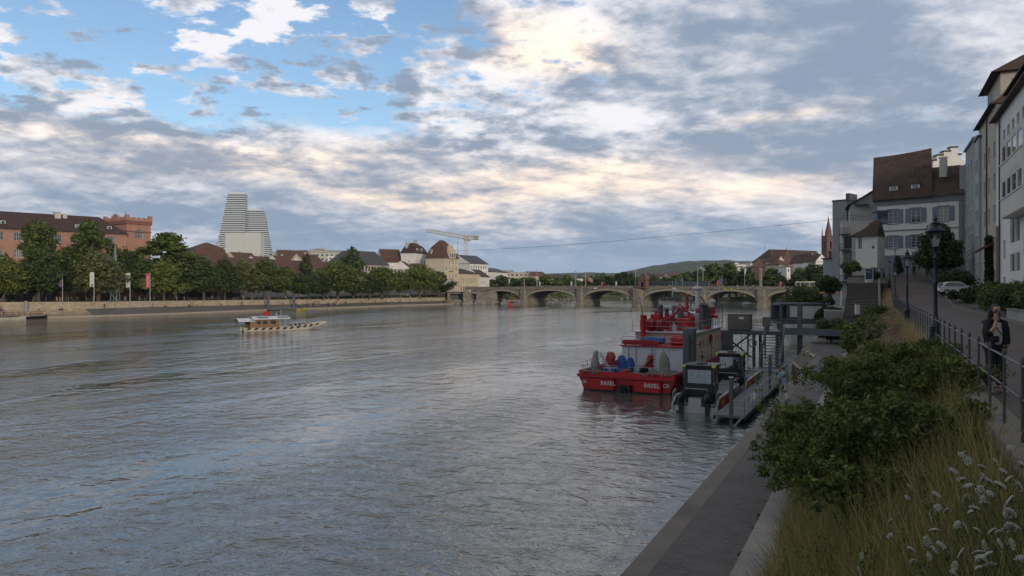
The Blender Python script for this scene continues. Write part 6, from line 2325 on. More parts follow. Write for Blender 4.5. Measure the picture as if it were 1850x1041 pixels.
# ================================================================== two aluminium workboats
def workboat(lb, s0, t0):
    r_ = thing('workboat', lb, 'workboat', ST(s0, t0, 0), RA, 'workboats moored at the pontoon')
    mb = MB()
    for sy in (-1, 1):
        mb.slab([(0, sy * 1.5, -.2), (8.2, sy * 1.5, -.2), (9.4, sy * 1.35, .9), (8.2, sy * 1.5, 1.0), (0.9, sy * 1.5, 1.0), (0, sy * 1.5, .55)], (0, -sy * .12, 0))
    mb.box(.1, -1.38, -.2, 8.8, 1.38, .42)
    mb.box(9.2, -1.35, -.1, 9.4, 1.35, .95)
    mb.box(-.35, -1.55, -.15, .12, -1.1, .12); mb.box(-.35, 1.1, -.15, .12, 1.55, .12)
    mb.box(.12, -.42, .42, .8, .42, .95)
    mb.build('hull', MT['alu'], r_)
    mb = MB(); mb.box(.2, -1.36, .421, 9.2, 1.36, .45); mb.box(4.2, -1.2, .45, 8.8, 1.2, .8); mb.build('deck', MT['deck_grey'], r_)
    mb = MB(); mb.box(.6, -1.56, .25, 3.6, -1.505, .93); mb.build('red_panel', MT['boat_red_dull'], r_)
    mb = MB(); mb.box(3.9, -1.56, .25, 6.0, -1.505, .93); mb.build('side_panel', MT['frame_dark'], r_)
    mb = MB()
    letters(mb, 'FEUER', (.9, -1.565, .42), (1, 0, 0), .32, (0, -1, 0), th=.02)
    letters(mb, 'WEHR', (4.1, -1.565, .42), (1, 0, 0), .40, (0, -1, 0), th=.02)
    mb.build('lettering', MT['plastic_yellow'], r_)
    # outboards
    for y in (-.85, .85):
        mb = MB()
        mb.ball((-.08, y, .98), (.38, .25, .34), 12); mb.rbox(-.28, y - .17, .45, .16, y + .17, .85, .05)
        mb.prism([(-.25, y - .12), (.1, y - .12), (.1, y + .12), (-.25, y + .12)], -.25, .56)
        mb.path([(.1, y, .9), (.3, y - .1, 1.2), (.55, y - .05, 1.1)], .06, 6)
        mb.tube((-.3, y, .02), (.05, y, .02), .1, n=8)
        mb.build('outboard_motor', MT['boat_black'], r_)
        mb = MB()
        for k in range(5): mb.rbox(.3 + k * .05, y - .3 + k * .08, 1.0, .5 + k * .05, y - .16 + k * .1, 1.5 - k * .04, .03)
        mb.build('fuel_hoses', MT['rubber'], r_)
    mb = MB()
    for sy in (-1, 1):
        mb.path([(.1, sy * 1.42, .5), (.05, sy * 1.42, 1.25), (.75, sy * 1.42, 1.45), (.8, sy * 1.42, .9)], .035, 6)
    mb.path([(.62, -.72, .9), (.62, -.72, 1.52), (.62, .72, 1.52), (.62, .72, .9)], .035, 6)
    mb.path([(4.6, -1.42, 1.0), (4.7, -1.42, 1.45), (7.6, -1.42, 1.45), (7.8, -1.42, 1.0)], .03, 6); mb.path([(4.6, 1.42, 1.0), (4.7, 1.42, 1.45), (7.6, 1.42, 1.45), (7.8, 1.42, 1.0)], .03, 6)
    mb.build('hoop_rail', MT['galv'], r_)
    # cabin: frame posts with glass between
    mb = MB()
    x0, x1, y1 = 1.5, 3.6, .92
    mb.rbox(x0, -y1, .45, x1, y1, 1.65, .05)
    for x in (x0, x1 - .12):
        for y in (-y1, y1 - .14): mb.box(x, y, 1.6, x + .12, y + .14, 2.85)
    for y in (-y1, y1 - .06):
        mb.box(x0 + .95, y, 1.6, x0 + 1.05, y + .06, 2.85)
    mb.box(x0 + .005, -y1 + .1, 1.62, x0 + .06, y1 - .1, 1.78); mb.box(x0 + .005, -y1 + .1, 2.68, x0 + .06, y1 - .1, 2.84)
    cb = mb.build('cabin', MT['boat_black'], r_)
    mb = MB()
    mb.box(x0 + .03, -y1 + .14, 1.7, x0 + .04, y1 - .14, 2.8); mb.box(x1 - .04, -y1 + .14, 1.7, x1 - .03, y1 - .14, 2.8)
    for y in (-y1 + .03, y1 - .04): mb.box(x0 + .12, y, 1.66, x1 - .12, y + .01, 2.82)
    mb.build('window', MT['cabin_glass'], cb)
    mb = MB()
    g = random.Random(3)
    for k in range(7):
        y = -.62 + k * .2
        mb.rbox(x0 + .35, y, 1.7, x0 + .5, y + .13, 2.2 + g.random() * .5, .03)
    mb.rbox(x0 + .9, -.5, 1.6, x0 + 1.4, .5, 1.95, .05)
    mb.build('console', MT['tarp_grey'], cb)
    mb = MB(); mb.rbox(x0 - .14, -y1 - .16, 2.84, x1 + .14, y1 + .16, 3.02, .05); mb.build('roof', MT['boat_black'], cb)
    for x in (x0 - .15, x1 - .1):
        for y in (-y1 - .175, y1 - .06): MB().rbox(x, y, 2.86, x + .26, y + .24, 3.0, .02).build('yellow_corner', MT['signal_yellow'], cb)
    mb = MB()
    mb.box(x0 + .6, -.3, 3.02, x0 + 1.1, .3, 3.12); mb.tube((x0 + .9, 0, 3.1), (x0 + .9, 0, 3.9), .04, n=6); mb.tube((x0 + .9, -.25, 3.5), (x0 + .9, .25, 3.5), .03, n=5)
    for y in (-.6, -.4, .45, .65): mb.tube((x0 + .7, y, 3.02), (x0 + .7, y, 3.4 + abs(y) * .5), .018, n=4)
    mb.ball((x0 + .9, 0, 3.55), .12, 8)
    mb.build('roof_antennas', MT['frame_dark'], cb)
    return r_


workboat('grey aluminium workboat with black cabin and two outboards, nearest the camera', 49.2, -10.7)
workboat('grey aluminium workboat with black cabin moored ahead of the nearest one', 59.6, -10.5)

# ================================================================== pontoon, stairs and gangway
pn = thing('pontoon', 'long floating pontoon with steel railing beside the workboats', 'pontoon', ST(46.2, -7.95, 0), RA)
mb = MB(); mb.box(0, -.9, .38, 24, .9, .52); mb.build('deck', MT['deck_grey'], pn)
mb = MB()
for k in range(8): mb.tube((.4 + k * 3.05, 0, .08), (2.9 + k * 3.05, 0, .08), .36, n=10)
mb.box(0, -.95, .25, 24, -.88, .5); mb.box(0, .88, .25, 24, .95, .5)
mb.build('float', MT['rubber'], pn)
mb = MB(); rail(mb, [(.2, -.86, .5), (24, -.86, .5)], 1.05, 1.5, .025); rail(mb, [(.2, -.86, .5), (.2, -.1, .5)], .9, .7, .025); mb.path([(.1, -.8, .5), (-.35, -.4, .0), (-.3, .2, -.2)], .06, 6)
mb.build('railing', MT['galv'], pn)
mb = MB(); mb.box(5.0, -.93, .8, 5.03, -.55, 1.3); mb.build('notice', MT['paper_white'], pn)
for i, (a, yt, Y, lb) in enumerate(((1321, 682, 45.2, 'slim grey mooring post at the near end of the pontoon'), (1391, 640, 57, 'slim grey mooring post halfway along the pontoon'), (1376, 620, 75, 'slim grey mooring post beside the steel stairs'))):
    r_ = thing('mooring_post', lb, 'mooring post', (px(a, Y), Y, 0), RA, 'slim mooring posts of the pontoon')
    mb = MB(); mb.rbox(-.11, -.11, -1.5, .11, .11, pz(yt, Y), .02); mb.build('post', MT['steel_grey'], r_)
    mb = MB(); mb.box(-.14, -.14, pz(yt, Y), .14, .14, pz(yt, Y) + .04); mb.build('cap', MT['galv'], r_)

st_ = thing('steel_stairs', 'dark steel stairs leading from the platform down to the pontoon', 'stairs', ST(75.2, -9.2, .52), RA)
mb = MB()
n = 13
for i in range(n):
    f_ = i / (n - 1)
    mb.box(f_ * 8.6, -.95 + f_ * .5, f_ * 2.95, f_ * 8.6 + .5, .85 + f_ * .5, f_ * 2.95 + .06)
for y in (-1.0, .9):
    mb.slab([(-.2, y, -.1), (8.9, y + .5, 2.85), (8.9, y + .5, 3.1), (-.2, y, .25)], (0, .05, 0))
mb.box(-3, -1.1, -.12, .1, 1.1, -.02)
mb.build('steps', MT['steel_grey'], st_)
for y in (-1.0, .92):
    mb = MB()
    for k in range(6):
        f_ = k / 5
        mb.tube((f_ * 8.8, y + f_ * .5, f_ * 2.95), (f_ * 8.8, y + f_ * .5, f_ * 2.95 + 1.05), .025, n=5)
    for h in (.35, .7, 1.05): mb.tube((0, y, h), (8.8, y + .5, 2.95 + h), .024, n=5)
    mb.build('handrail', MT['steel_grey'], st_)

pf = thing('steel_platform', 'dark steel platform on legs carrying a big grey cabinet', 'platform', ST(88, -13.6, 0), RA)
mb = MB(); mb.box(-3.2, -4.2, 3.35, 2.2, 2.3, 3.52); mb.box(-3.25, -4.2, 3.1, -3.05, 2.3, 3.5)
for x, y in ((-3.0, 2.1), (2.0, 2.1), (-3.0, -1.6), (2.0, -1.6), (-3.0, -4.0), (2.0, -4.0)):
    mb.box(x - .15, y - .15, -1.5, x + .15, y + .15, 3.35)
mb.slab([(-3.15, 2.0, 3.2), (-3.15, 1.7, 3.2), (-3.15, -1.5, .6), (-3.15, -1.2, .6)], (.12, 0, 0))
mb.slab([(-3.15, -1.2, 3.2), (-3.15, -1.5, 3.2), (-3.15, 1.7, .6), (-3.15, 2.0, .6)], (.12, 0, 0))
mb.box(-3.2, .6, 0, -3.0, 2.2, 3.1)
mb.build('frame', MT['steel_grey'], pf)
mb = MB(); rail(mb, [(-3.1, -.5, 3.52), (-3.1, -1.6, 3.52)], 1.05, 1, .022, 2); rail(mb, [(-3.1, -3.6, 3.52), (2.1, -4.1, 3.52)], 1.05, 1.2, .022, 2); rail(mb, [(2.1, -4.1, 3.52), (2.1, 2.2, 3.52)], 1.05, 1.2, .022, 2)
mb.build('railing', MT['steel_grey'], pf)
cbn = thing('cabinet', 'big brownish grey steel cabinet on the platform with a white label', 'cabinet', ST(86.2, -13.2, 3.52), RA)
mb = MB(); mb.rbox(-1.0, -.75, .05, .8, 1.65, 1.75, .04); mb.rbox(-1.05, -.8, 1.72, .85, 1.7, 1.8, .02); mb.build('body', MT['cabinet'], cbn)
mb = MB(); mb.box(-1.02, -.1, 1.25, -1.005, .45, 1.5); mb.build('label_plate', MT['paper_white'], cbn)
mb = MB(); mb.box(-1.015, .44, .15, -1.003, .46, 1.65); mb.box(-1.03, .5, .8, -1.0, .54, 1.0); mb.build('door_seam', MT['frame_dark'], cbn)
r_ = thing('switch_box', 'small grey switch box on the platform right of the big cabinet', 'cabinet', ST(86, -10.8, 3.52), RA)
mb = MB(); mb.rbox(-.2, -.42, .45, .2, .42, 1.5, .03); mb.box(-.1, -.3, 0, .1, .3, .45); mb.build('body', MT['steel_grey'], r_)
mb = MB(); mb.box(-.22, -.38, .5, -.205, .38, 1.45); mb.build('door', MT['cabinet'], r_)
r_ = thing('lifebuoy_stand', 'faded round lifebuoy hung under the steel platform', 'lifebuoy', ST(84.6, -12.1, 2.2), RA)
mb = MB()
for i in range(16):
    a, b_ = 2 * PI * i / 16, 2 * PI * (i + 1) / 16
    mb.tube((0, .42 * math.cos(a), .42 * math.sin(a)), (0, .42 * math.cos(b_), .42 * math.sin(b_)), .08, n=6)
mb.build('ring', MT['sandstone_trim'], r_)
mb = MB(); mb.tube((.1, 0, .5), (.1, 0, 1.1), .03, n=5); mb.build('hanger', MT['steel_grey'], r_)

gw_ = thing('gangway', 'dark steel gangway spanning from the stone steps to the platform', 'gangway', ST(88, -.9, 3.3), RA)
mb = MB(); mb.box(-.9, 0, .08, .9, 8.8, .18); mb.build('deck', MT['deck_grey'], gw_)
mb = MB(); mb.box(-1.0, 0, -.25, -.88, 8.8, .45); mb.box(.88, 0, -.25, 1.0, 8.8, .45)
for k in range(6): mb.box(-1.06, k * 1.7, -.25, -1.0, k * 1.7 + .08, .45)
mb.build('girder', MT['gird'] if 'gird' in MT else mm('gird', (.12, .155, .175), .55, metal=.3, var=.35, scale=1.5, stain=.4), gw_)
mb = MB(); rail(mb, [(.94, 0, .45), (.94, 8.8, .45)], .9, 1.4, .022, 1); mb.build('railing', MT['steel_grey'], gw_)
for a, yt, Y, r0, lb in ((1445, 548, 82.4, .25, 'thick grey pile rising through the gangway'), (1409, 540, 118, .42, 'grey pile standing in the water left of the boathouse')):
    r_ = thing('mooring_pile', lb, 'mooring pile', (px(a, Y), Y, 0), RA)
    mb = MB(); mb.rbox(-r0, -r0, -2, r0, r0, pz(yt, Y), .05); mb.build('pile', MT['steel_grey'], r_)
    mb = MB(); mb.box(-r0 - .5, -r0 - .1, pz(577, Y), r0 + .5, r0 + .1, pz(577, Y) + .25) if a < 1420 else mb.box(-r0 - .02, -r0 - .02, pz(yt, Y), r0 + .02, r0 + .02, pz(yt, Y) + .05)
    mb.build('collar', MT['steel_grey'], r_)

# boathouse on stilts
bh = thing('boathouse', 'grey steel boathouse on stilts with two white shutters', 'boathouse', (px(1410, 113), 113, 0), -.05)
W_ = px(1489, 113) - px(1410, 113)
z0, z1 = pz(581, 113), pz(547.5, 113)
mb = MB()
mb.box(0, 0, z1 - .35, W_, 4, z1)
for x in (0, 1.0, 2.75, W_ - .35): mb.box(x, 0, z0, x + .35, .35, z1 - .35)
mb.box(0, .002, z0, W_, .35, z0 + .45); mb.box(1.35, .06, z0 + .45, 2.75, .3, z0 + .7)
mb.box(-.1, -.6, z0 - .35, W_ + 1.2, 4, z0 - .1)
for x in (.1, 2.9, W_ - .4, W_ + .8): mb.box(x, .4, -1.5, x + .25, .65, z0 - .35)
mb.box(-.35, 3.5, z0, W_, 4, z1 - .4)
mb.build('frame', MT['steel_grey'], bh)
for x0, x1 in ((1.40, 2.72), (3.12, W_ - .42)):
    mb = MB()
    for k in range(12):
        zz = z0 + .5 + (z1 - .4 - z0 - .5) * k / 12
        mb.box(x0, .12 + .02 * (k % 2), zz, x1, .2, zz + (z1 - .4 - z0 - .5) / 12)
    mb.build('shutter', MT['frame_white'], bh)
mb = MB()
for x in (W_ + .3, W_ + .75): mb.tube((x, .2, z0 - .3), (x, .2, z1 + .1), .1, n=8)
mb.build('ladder_tube', MT['galv'], bh)
wg = thing('service_walkway', 'low dark steel walkway with thin posts behind the gangway', 'walkway', ST(97, -3.6, 0), RA)
mb = MB()
mb.box(-.6, 0, 3.0, .6, 11, 3.12); mb.box(-.64, 0, 2.85, -.6, 11, 3.2)
for k in range(6): mb.box(-.6, .4 + k * 2.05, -1, -.45, .6 + k * 2.05, 3.0)
mb.build('deck', MT['frame_dark'], wg)
mb = MB(); rail(mb, [(-.6, 0, 3.12), (-.6, 11, 3.12)], .95, 1.3, .025, 1); mb.build('railing', MT['steel_grey'], wg)

# two thin marker poles in the river
for a, y0, y1, lb in ((1305, 549, 590, 'thin bare pole sticking out of the fireboat bow side'), (1340, 553, 590, 'thin bare pole left of the grey cabinet')):
    Y = 93
    r_ = thing('marker_pole', lb, 'pole', (px(a, Y), Y, 0), 0)
    mb = MB(); mb.tube((0, 0, -1), (0, 0, pz(y0, Y)), .04, n=5); mb.build('pole', MT['frame_dark'], r_)
    mb = MB(); mb.ball((0, 0, pz(y0, Y)), .1, 6); mb.build('top', MT['frame_dark'], r_)

# ================================================================== passenger boat in mid river
SX, SY = px(431, 142), 142
pb = thing('passenger_boat', 'wooden cabin boat with white curved roof and black and white striped hull', 'passenger boat', (SX, SY, 0), math.atan2(10.5, 14.5))
mb = MB()
st = []
for x, w_, zt in ((0, 1.25, .75), (.6, 1.6, .65), (4, 1.75, .6), (9, 1.7, .6), (12, 1.5, .8), (14.5, 1.0, 1.1), (16.2, .5, 1.35), (17.4, .25, 1.45)):
    zb = -.25 if x < 12 else -.25 + (x - 12) * .25
    st.append((x, [(-w_, zt), (-w_ * .92, zb), (w_ * .92, zb), (w_, zt)]))
mb = hull_mb(st)
mb.build('hull', MT['boat_cream'], pb)
mb = MB()
for k in range(11):
    x = .9 + k * 1.38
    def hw(q):
        for (xa, sa_), (xb, sb_) in zip(st[:-1], st[1:]):
            if xa <= q <= xb:
                f_ = (q - xa) / (xb - xa)
                return -sa_[0][0] * (1 - f_) - sb_[0][0] * f_, sa_[0][1] * (1 - f_) + sb_[0][1] * f_
        return .3, 1.4
    q = []
    for dx_, dz_ in ((0, -.42), (.65, -.42), (1.05, -.02), (.4, -.02)):
        w0, zt = hw(x + dx_)
        q.append((x + dx_, -w0 - .03 if dz_ > -.1 else -w0 + .01, zt + dz_))
    mb.slab(q, (0, -.03, 0))
mb.build('black_stripe', MT['boat_black'], pb)
mb = MB()
mb.wall((1.7, -1.5), (1, 0), 5.6, .6, 2.05, [(1.3, 1.25, .7, .65), (2.4, 1.25, .9, .65), (3.9, 1.25, 1.1, .65)], .06)
mb.wall((7.3, -1.5), (0, 1), 3.0, .6, 2.05); mb.wall((7.3, 1.5), (-1, 0), 5.6, .6, 2.05); mb.wall((1.7, 1.5), (0, -1), 3.0, .6, 2.05, [(.4, 1.2, .9, .7), (1.7, 1.2, .9, .7)], .06)
cbn = mb.build('cabin', MT['wood'], pb)
mb = MB()
for x, w_ in ((3.0, .7), (4.1, .9), (5.6, 1.1)): mb.box(x, -1.44, 1.25, x + w_, -1.43, 1.9)
mb.build('window', MT['glass'], cbn)
def curved_roof(x0, x1, z, w_, rise, name, mat_):
    mb = MB()
    n = 10
    pts = [(-w_ + 2 * w_ * k / n, z + rise * math.sin(PI * k / n)) for k in range(n + 1)]
    for k in range(n):
        mb.slab([(x0, pts[k][0], pts[k][1]), (x1, pts[k][0], pts[k][1]), (x1, pts[k + 1][0], pts[k + 1][1]), (x0, pts[k + 1][0], pts[k + 1][1])], (0, 0, .07))
    return mb.build(name, MT[mat_], pb)
curved_roof(-.5, 2.6, 1.8, 1.75, .55, 'aft_roof', 'boat_white')
curved_roof(2.2, 9.4, 2.15, 1.85, .5, 'roof', 'boat_white')
mb = MB()
for x0, x1 in ((3.2, 5.3), (7.1, 9.2)):
    mb.slab([(x0, -1.5, 2.52), (x1, -1.5, 2.52), (x1, -.6, 2.78), (x0, -.6, 2.78)], (0, 0, .05))
mb.build('solar_panel', MT['glass'], pb)
mb = MB()
for x, y in ((-.3, -1.3), (-.3, 1.3), (.8, -1.45), (1.7, -1.5), (-.3, 0), (9.0, -1.6), (9.0, 1.6)): mb.tube((x, y, .6), (x, y, 2.1), .045, n=5)
mb.build('roof_post', MT['boat_black'], pb)
mb = MB(); mb.tube((.35, -1.7, -.5), (.35, -1.5, 1.3), .09, n=6); mb.box(.1, -1.7, -.5, .5, -1.62, .2); mb.build('rudder', MT['boat_black'], pb)
mb = MB(); mb.slab([(5.3, 1.8, 2.3), (6.4, 1.8, 2.3), (6.3, 1.8, 3.5), (5.9, 1.8, 3.75), (5.4, 1.8, 3.5)], (0, .25, 0)); mb.build('red_funnel', MT['light_red'], pb)
mb = MB(); mb.tube((8.4, .8, 2.4), (8.4, .8, 3.9), .04, n=5); mb.tube((7.5, 1.2, 2.4), (7.7, 1.2, 3.3), .07, n=5); mb.build('mast', MT['boat_white'], pb)
mb = MB(); rail(mb, [(9.2, -1.6, .6), (12.4, -1.4, .85)], .7, .8, .03, 0); mb.box(9.2, -1.3, .5, 12.0, -.9, .75); mb.box(9.2, .8, .5, 12.0, 1.2, .75); mb.build('bench', MT['boat_white'], pb)
mb = MB(); mb.box(2, -1.2, .45, 15, 1.2, .5); mb.build('deck', MT['wood'], pb)
c_, s_ = math.cos(pb.rotation_euler[2]), math.sin(pb.rotation_euler[2])
for x, y, lb in ((9.6, -.9, 'passenger sitting right behind the cabin of the boat'), (10.6, -1.0, 'second passenger from the boat cabin'), (11.5, -.9, 'third passenger from the boat cabin'), (12.6, -.7, 'fourth passenger from the boat cabin'), (13.8, -.4, 'passenger in white sitting nearest the bow of the boat')):
    person('sit', SX + x * c_ - y * s_, SY + x * s_ + y * c_, .62, pb.rotation_euler[2] + .3, lb)

# ================================================================== ferry cable across the river
pA, pB = P(1591, 387, 118), P(560, 450, 330)
mb = MB()
pts = []
for i in range(33):
    f_ = i / 32
    p = pA.lerp(pB, f_); p.z -= 4 * f_ * (1 - f_) * 3.2
    pts.append(p)
mb.path(pts, [.022 + .028 * i / 32 for i in range(33)], 4)
tag(mb.build('ferry_cable', MT['frame_dark']), 'thin dark cable stretched high across the river', 'cable')

# man on the quay
def dressed(kind, x, y, z, rz, label, top, legs, sc=1.0, hair='hair_dark'):
    src = PEO[kind][0]
    o = src.copy(); o.data = src.data.copy(); COL.objects.link(o)
    for i, k in enumerate((legs, top, 'skin', hair)): o.data.materials[i] = MT[k]
    put(o, (x, y, z), rz, sc, label); o['category'] = 'person'
    if 'group' in o: del o['group']
    return o
mm('shirt_pale_blue', (.28, .42, .52), .85, var=.15, scale=6, bump=.6, bscale=7)
mm('trousers_pale', (.46, .45, .42), .85, var=.15, scale=6, bump=.6, bscale=7)
p = ST(42.3, -4.45, 2.21)
mn = dressed('walk', p.x, p.y, p.z, RA + PI / 2 + .2, 'man in pale blue shirt and white trousers walking on the quay edge', 'shirt_pale_blue', 'trousers_pale', 1.04)
mb = MB(); mb.path([(-.14, -.10, 1.45), (.0, -.16, 1.25), (.2, -.1, 1.02)], .018, 5); mb.path([(-.14, .06, 1.45), (.05, .12, 1.2), (.2, .02, 1.0)], .018, 5); mb.rbox(.14, -.12, .88, .26, .12, 1.06, .03)
mb.build('shoulder_bag', MT['frame_dark'], mn)


# ================================================================== houses on the near bank
FS = 12.7
def sF(a, f=FS):
    m = (a - 925) / F
    return f * (NX_ + .438 * m) / (.899 * m - .438)


def row_house(name, label, a0, a1, z1, f=FS, D=9, **kw):
    A, B = ST(sF(a0, f), f), ST(sF(a1, f), f)
    return house(name, label, A, B, D, min(zs(sF(a1, f)), 9.5), z1, cat='town house', **kw)


# big white house with blue shutters
A, B = Vector((px(1581, 127), 127)), Vector((px(1739, 118), 118))
W_ = (B - A).length
def fx(a):
    """distance along the front at which pixel a lies"""
    m = (a - 925) / F; e = (B - A).normalized()
    return (m * A.y - A.x) / (e.x - m * e.y)
zb = 10.4
wn = []
for a in (1604.5, 1645.5, 1695):
    wn.append((fx(a), 18.95 - zb, 1.5, 2.35, dict(bars=(2, 4), shut='shutter_blue', surround='blue_grey')))
    wn.append((fx(a), 14.85 - zb, 1.5, 2.05, dict(bars=(2, 4), shut='shutter_blue', surround='blue_grey')))
wn.append((fx(1664), .2, 1.1, 2.2, dict(bars=(1, 1), fm='shutter_blue')))
Wl = fx(1687)
wht, _, H_ = house('white_house', 'big white house with blue shutters and tall brown roof at the top of the street', A, B, 11, zb, 23.2, wn, wall='white_wall', roof=None)
e_ = (B - A).normalized()
mb = MB()
# sagging tall roof and the lower one beside it
n = 10
rz0, rz1 = pz(283, 131) - zb, pz(270, 127) - zb
SK = 1.6          # the old roof is skewed against the street front
def prof(k):
    f_ = k / n
    return rz0 + (rz1 - rz0) * (f_ ** 2.2)
for k in range(n):
    xa, xb = -.25 + (Wl + .25) * k / n, -.25 + (Wl + .25) * (k + 1) / n
    mb.quad((xa, -.7, H_ - .1), (xb, -.7, H_ - .1), (xb - SK, 5.0, prof(k + 1)), (xa - SK, 5.0, prof(k)))
    mb.quad((xb - 2 * SK, 11.5, H_), (xa - 2 * SK, 11.5, H_), (xa - SK, 5.0, prof(k)), (xb - SK, 5.0, prof(k + 1)))
    mb.quad((xa, -.7, H_ - .25), (xb, -.7, H_ - .25), (xb, -.7, H_ - .1), (xa, -.7, H_ - .1))
    mb.quad((xa, 11.5, H_ - .25), (xb, 11.5, H_ - .25), (xb, -.7, H_ - .25), (xa, -.7, H_ - .25))
mb.add([(-.25, -.7, H_ - .1), (-.25 - SK, 5, rz0), (-.25 - 2 * SK, 11.5, H_)], [(0, 1, 2)])
mb.add([(Wl, -.7, H_ - .1), (Wl - SK, 5, rz1), (Wl - 2 * SK, 11.5, H_)], [(0, 2, 1)])
mb.build('roof', MT['roof_brown'], wht)
mb = MB()
r2 = pz(297, 122) - zb
mb.slab([(Wl + .004, -.7, H_ - .1), (Wl + .004 - SK, 4.6, r2), (Wl + .004 - 2 * SK, 10.5, H_)], (W_ - Wl + .3, 0, 0))
ro2 = mb.build('roof', MT['roof_brown'], wht)
mb = MB(); mb.box(Wl + .5, 1.2, H_ + 3, Wl + 1.5, 2.0, r2 + .9); mb.box(Wl + .4, 1.1, r2 + .9, Wl + 1.6, 2.1, r2 + 1.1); mb.build('chimney', MT['offwhite_wall'], ro2)
for a in (1607.5, 1646.5):
    x = fx(a); z = pz(349, 124) - zb
    mb = MB(); mb.box(x - .15, .35, z, x + 1.15, 2.6, z + 1.45); d_ = mb.build('dormer', MT['frame_white'], wht)
    mb = MB(); mb.slab([(x - .3, .15, z + 1.45), (x + 1.3, .15, z + 1.45), (x + 1.1, .15, z + 1.6), (x - .1, .15, z + 1.6)], (0, 3.4, 0)); mb.build('roof', MT['roof_brown'], d_)
    mb = MB()
    for i in (0, 1):
        for j in (0, 1): mb.box(x + .08 + i * .46, .32, z + .12 + j * .66, x + .46 + i * .46, .345, z + .70 + j * .66)
    mb.build('pane', MT['glass'], d_)
mb = MB()
mb.box(-.05, -.12, H_ - 1.15, W_ + .05, -.002, H_ - .26)
mb.box(-.05, -.09, pz(415, 123) - zb - .08, W_ + .05, -.002, pz(415, 123) - zb + .12)
mb.box(-.05, -.1, -1.4, W_ + .05, -.002, pz(460, 123) - zb)
mb.box(-.06, -.13, -1.4, .28, -.0, H_ - 1.2); mb.box(W_ - .5, -.13, -1.4, W_ + .06, -.0, H_ - 1.2)
mb.build('blue_bands', MT['blue_grey'], wht)
mb = MB(); mb.box(fx(1652), -1.2, -.3, fx(1676), -.13, 1.5); mb.build('entrance_wall', MT['concrete'], wht)
# stepped gable behind
g0 = Vector((px(1686, 136), 136))
r_ = thing('stepped_gable_house', 'white stepped gable with chimneys rising behind the brown roof', 'building', (g0.x, g0.y, 10), -.1)
mb = MB()
zz = [pz(y, 136) - 10 for y in (296, 290, 281, 274, 267)]
ww = px(1738, 136) - px(1686, 136)
mb.box(0, 0, 0, ww, 8, zz[1]); mb.box(ww * .12, 0, zz[1], ww * .92, 8, zz[2]); mb.box(ww * .35, 0, zz[2], ww * .86, 8, zz[3]); mb.box(ww * .58, 0, zz[3], ww * .80, 1.2, zz[4])
mb.build('wall', MT['white_wall'], r_)
mb = MB()
for x0, x1, z in ((-.1, ww * .12, zz[1]), (ww * .10, ww * .35, zz[2]), (ww * .33, ww * .58, zz[3]), (ww * .56, ww * .82, zz[4]), (ww * .82, ww * .94, zz[3] - .6)): mb.box(x0, -.15, z, x1, 1.4, z + .22)
mb.build('coping', MT['roof_brown'], r_)

# little tower house, lookout and ferry mast
r_, Wt, Ht = house('tower_house', 'small white corner tower with curved brown roof below the lookout', P(1546, 0, 114).xy, P(1585, 0, 112).xy, 4, pz(466, 113), pz(425, 113), [(.35, pz(449, 113) - pz(466, 113), .55, 1.9, dict(bars=(2, 4))), (2.3, 1.4, .35, .45, dict(bars=(1, 1), fm='sandstone_trim'))], wall='white_wall')
mb = MB()
mb.add([(-.9, -.6, Ht - .1), (Wt + .1, -.6, Ht - .1), (Wt + .1, 4, Ht - .1), (-.9, 4, Ht - .1), (.9, .3, Ht + .9), (Wt, .3, Ht + .9), (Wt, 3.5, Ht + .9), (.9, 3.5, Ht + .9), (2.3, 1.5, Ht + 2.3), (Wt, 1.5, Ht + 2.3)],
       [(0, 1, 5, 4), (3, 0, 4, 7), (4, 5, 9, 8), (7, 4, 8), (2, 3, 7, 6), (6, 7, 8, 9), (1, 2, 6, 9, 5), (3, 2, 1, 0)])
mb.build('roof', MT['roof_brown'], r_)
r_ = thing('ferry_mast', 'grey ferry mast with small blue grey lookout cabin before the white house', 'mast', P(1591, 0, 118).xy.to_3d() + Vector((0, 0, 9)), -.05)
mb = MB(); mb.rbox(-.26, -.26, -1, .26, .26, pz(384, 118) - 9, .04); mb.build('mast', MT['pale_grey_wall'], r_)
mb = MB(); z = pz(401, 118) - 9; mb.box(-1.5, -.9, z - .2, 1.1, 1.0, z); mb.box(-.9, -.7, z, .9, .8, z + 1.6); mb.box(-1.2, -1.0, z + 1.6, 1.2, 1.1, z + 1.8)
for k in range(5): mb.tube((-1.45 + k * .14, -.85, z), (-1.45 + k * .14, -.85, z + .9), .02, n=4)
mb.build('lookout_cabin', MT['blue_grey'], r_)
mb = MB(); mb.box(-.75, -.74, z + .5, -.05, -.71, z + 1.4); mb.box(.05, -.74, z + .5, .75, -.71, z + 1.4); mb.build('window', MT['glass'], r_)

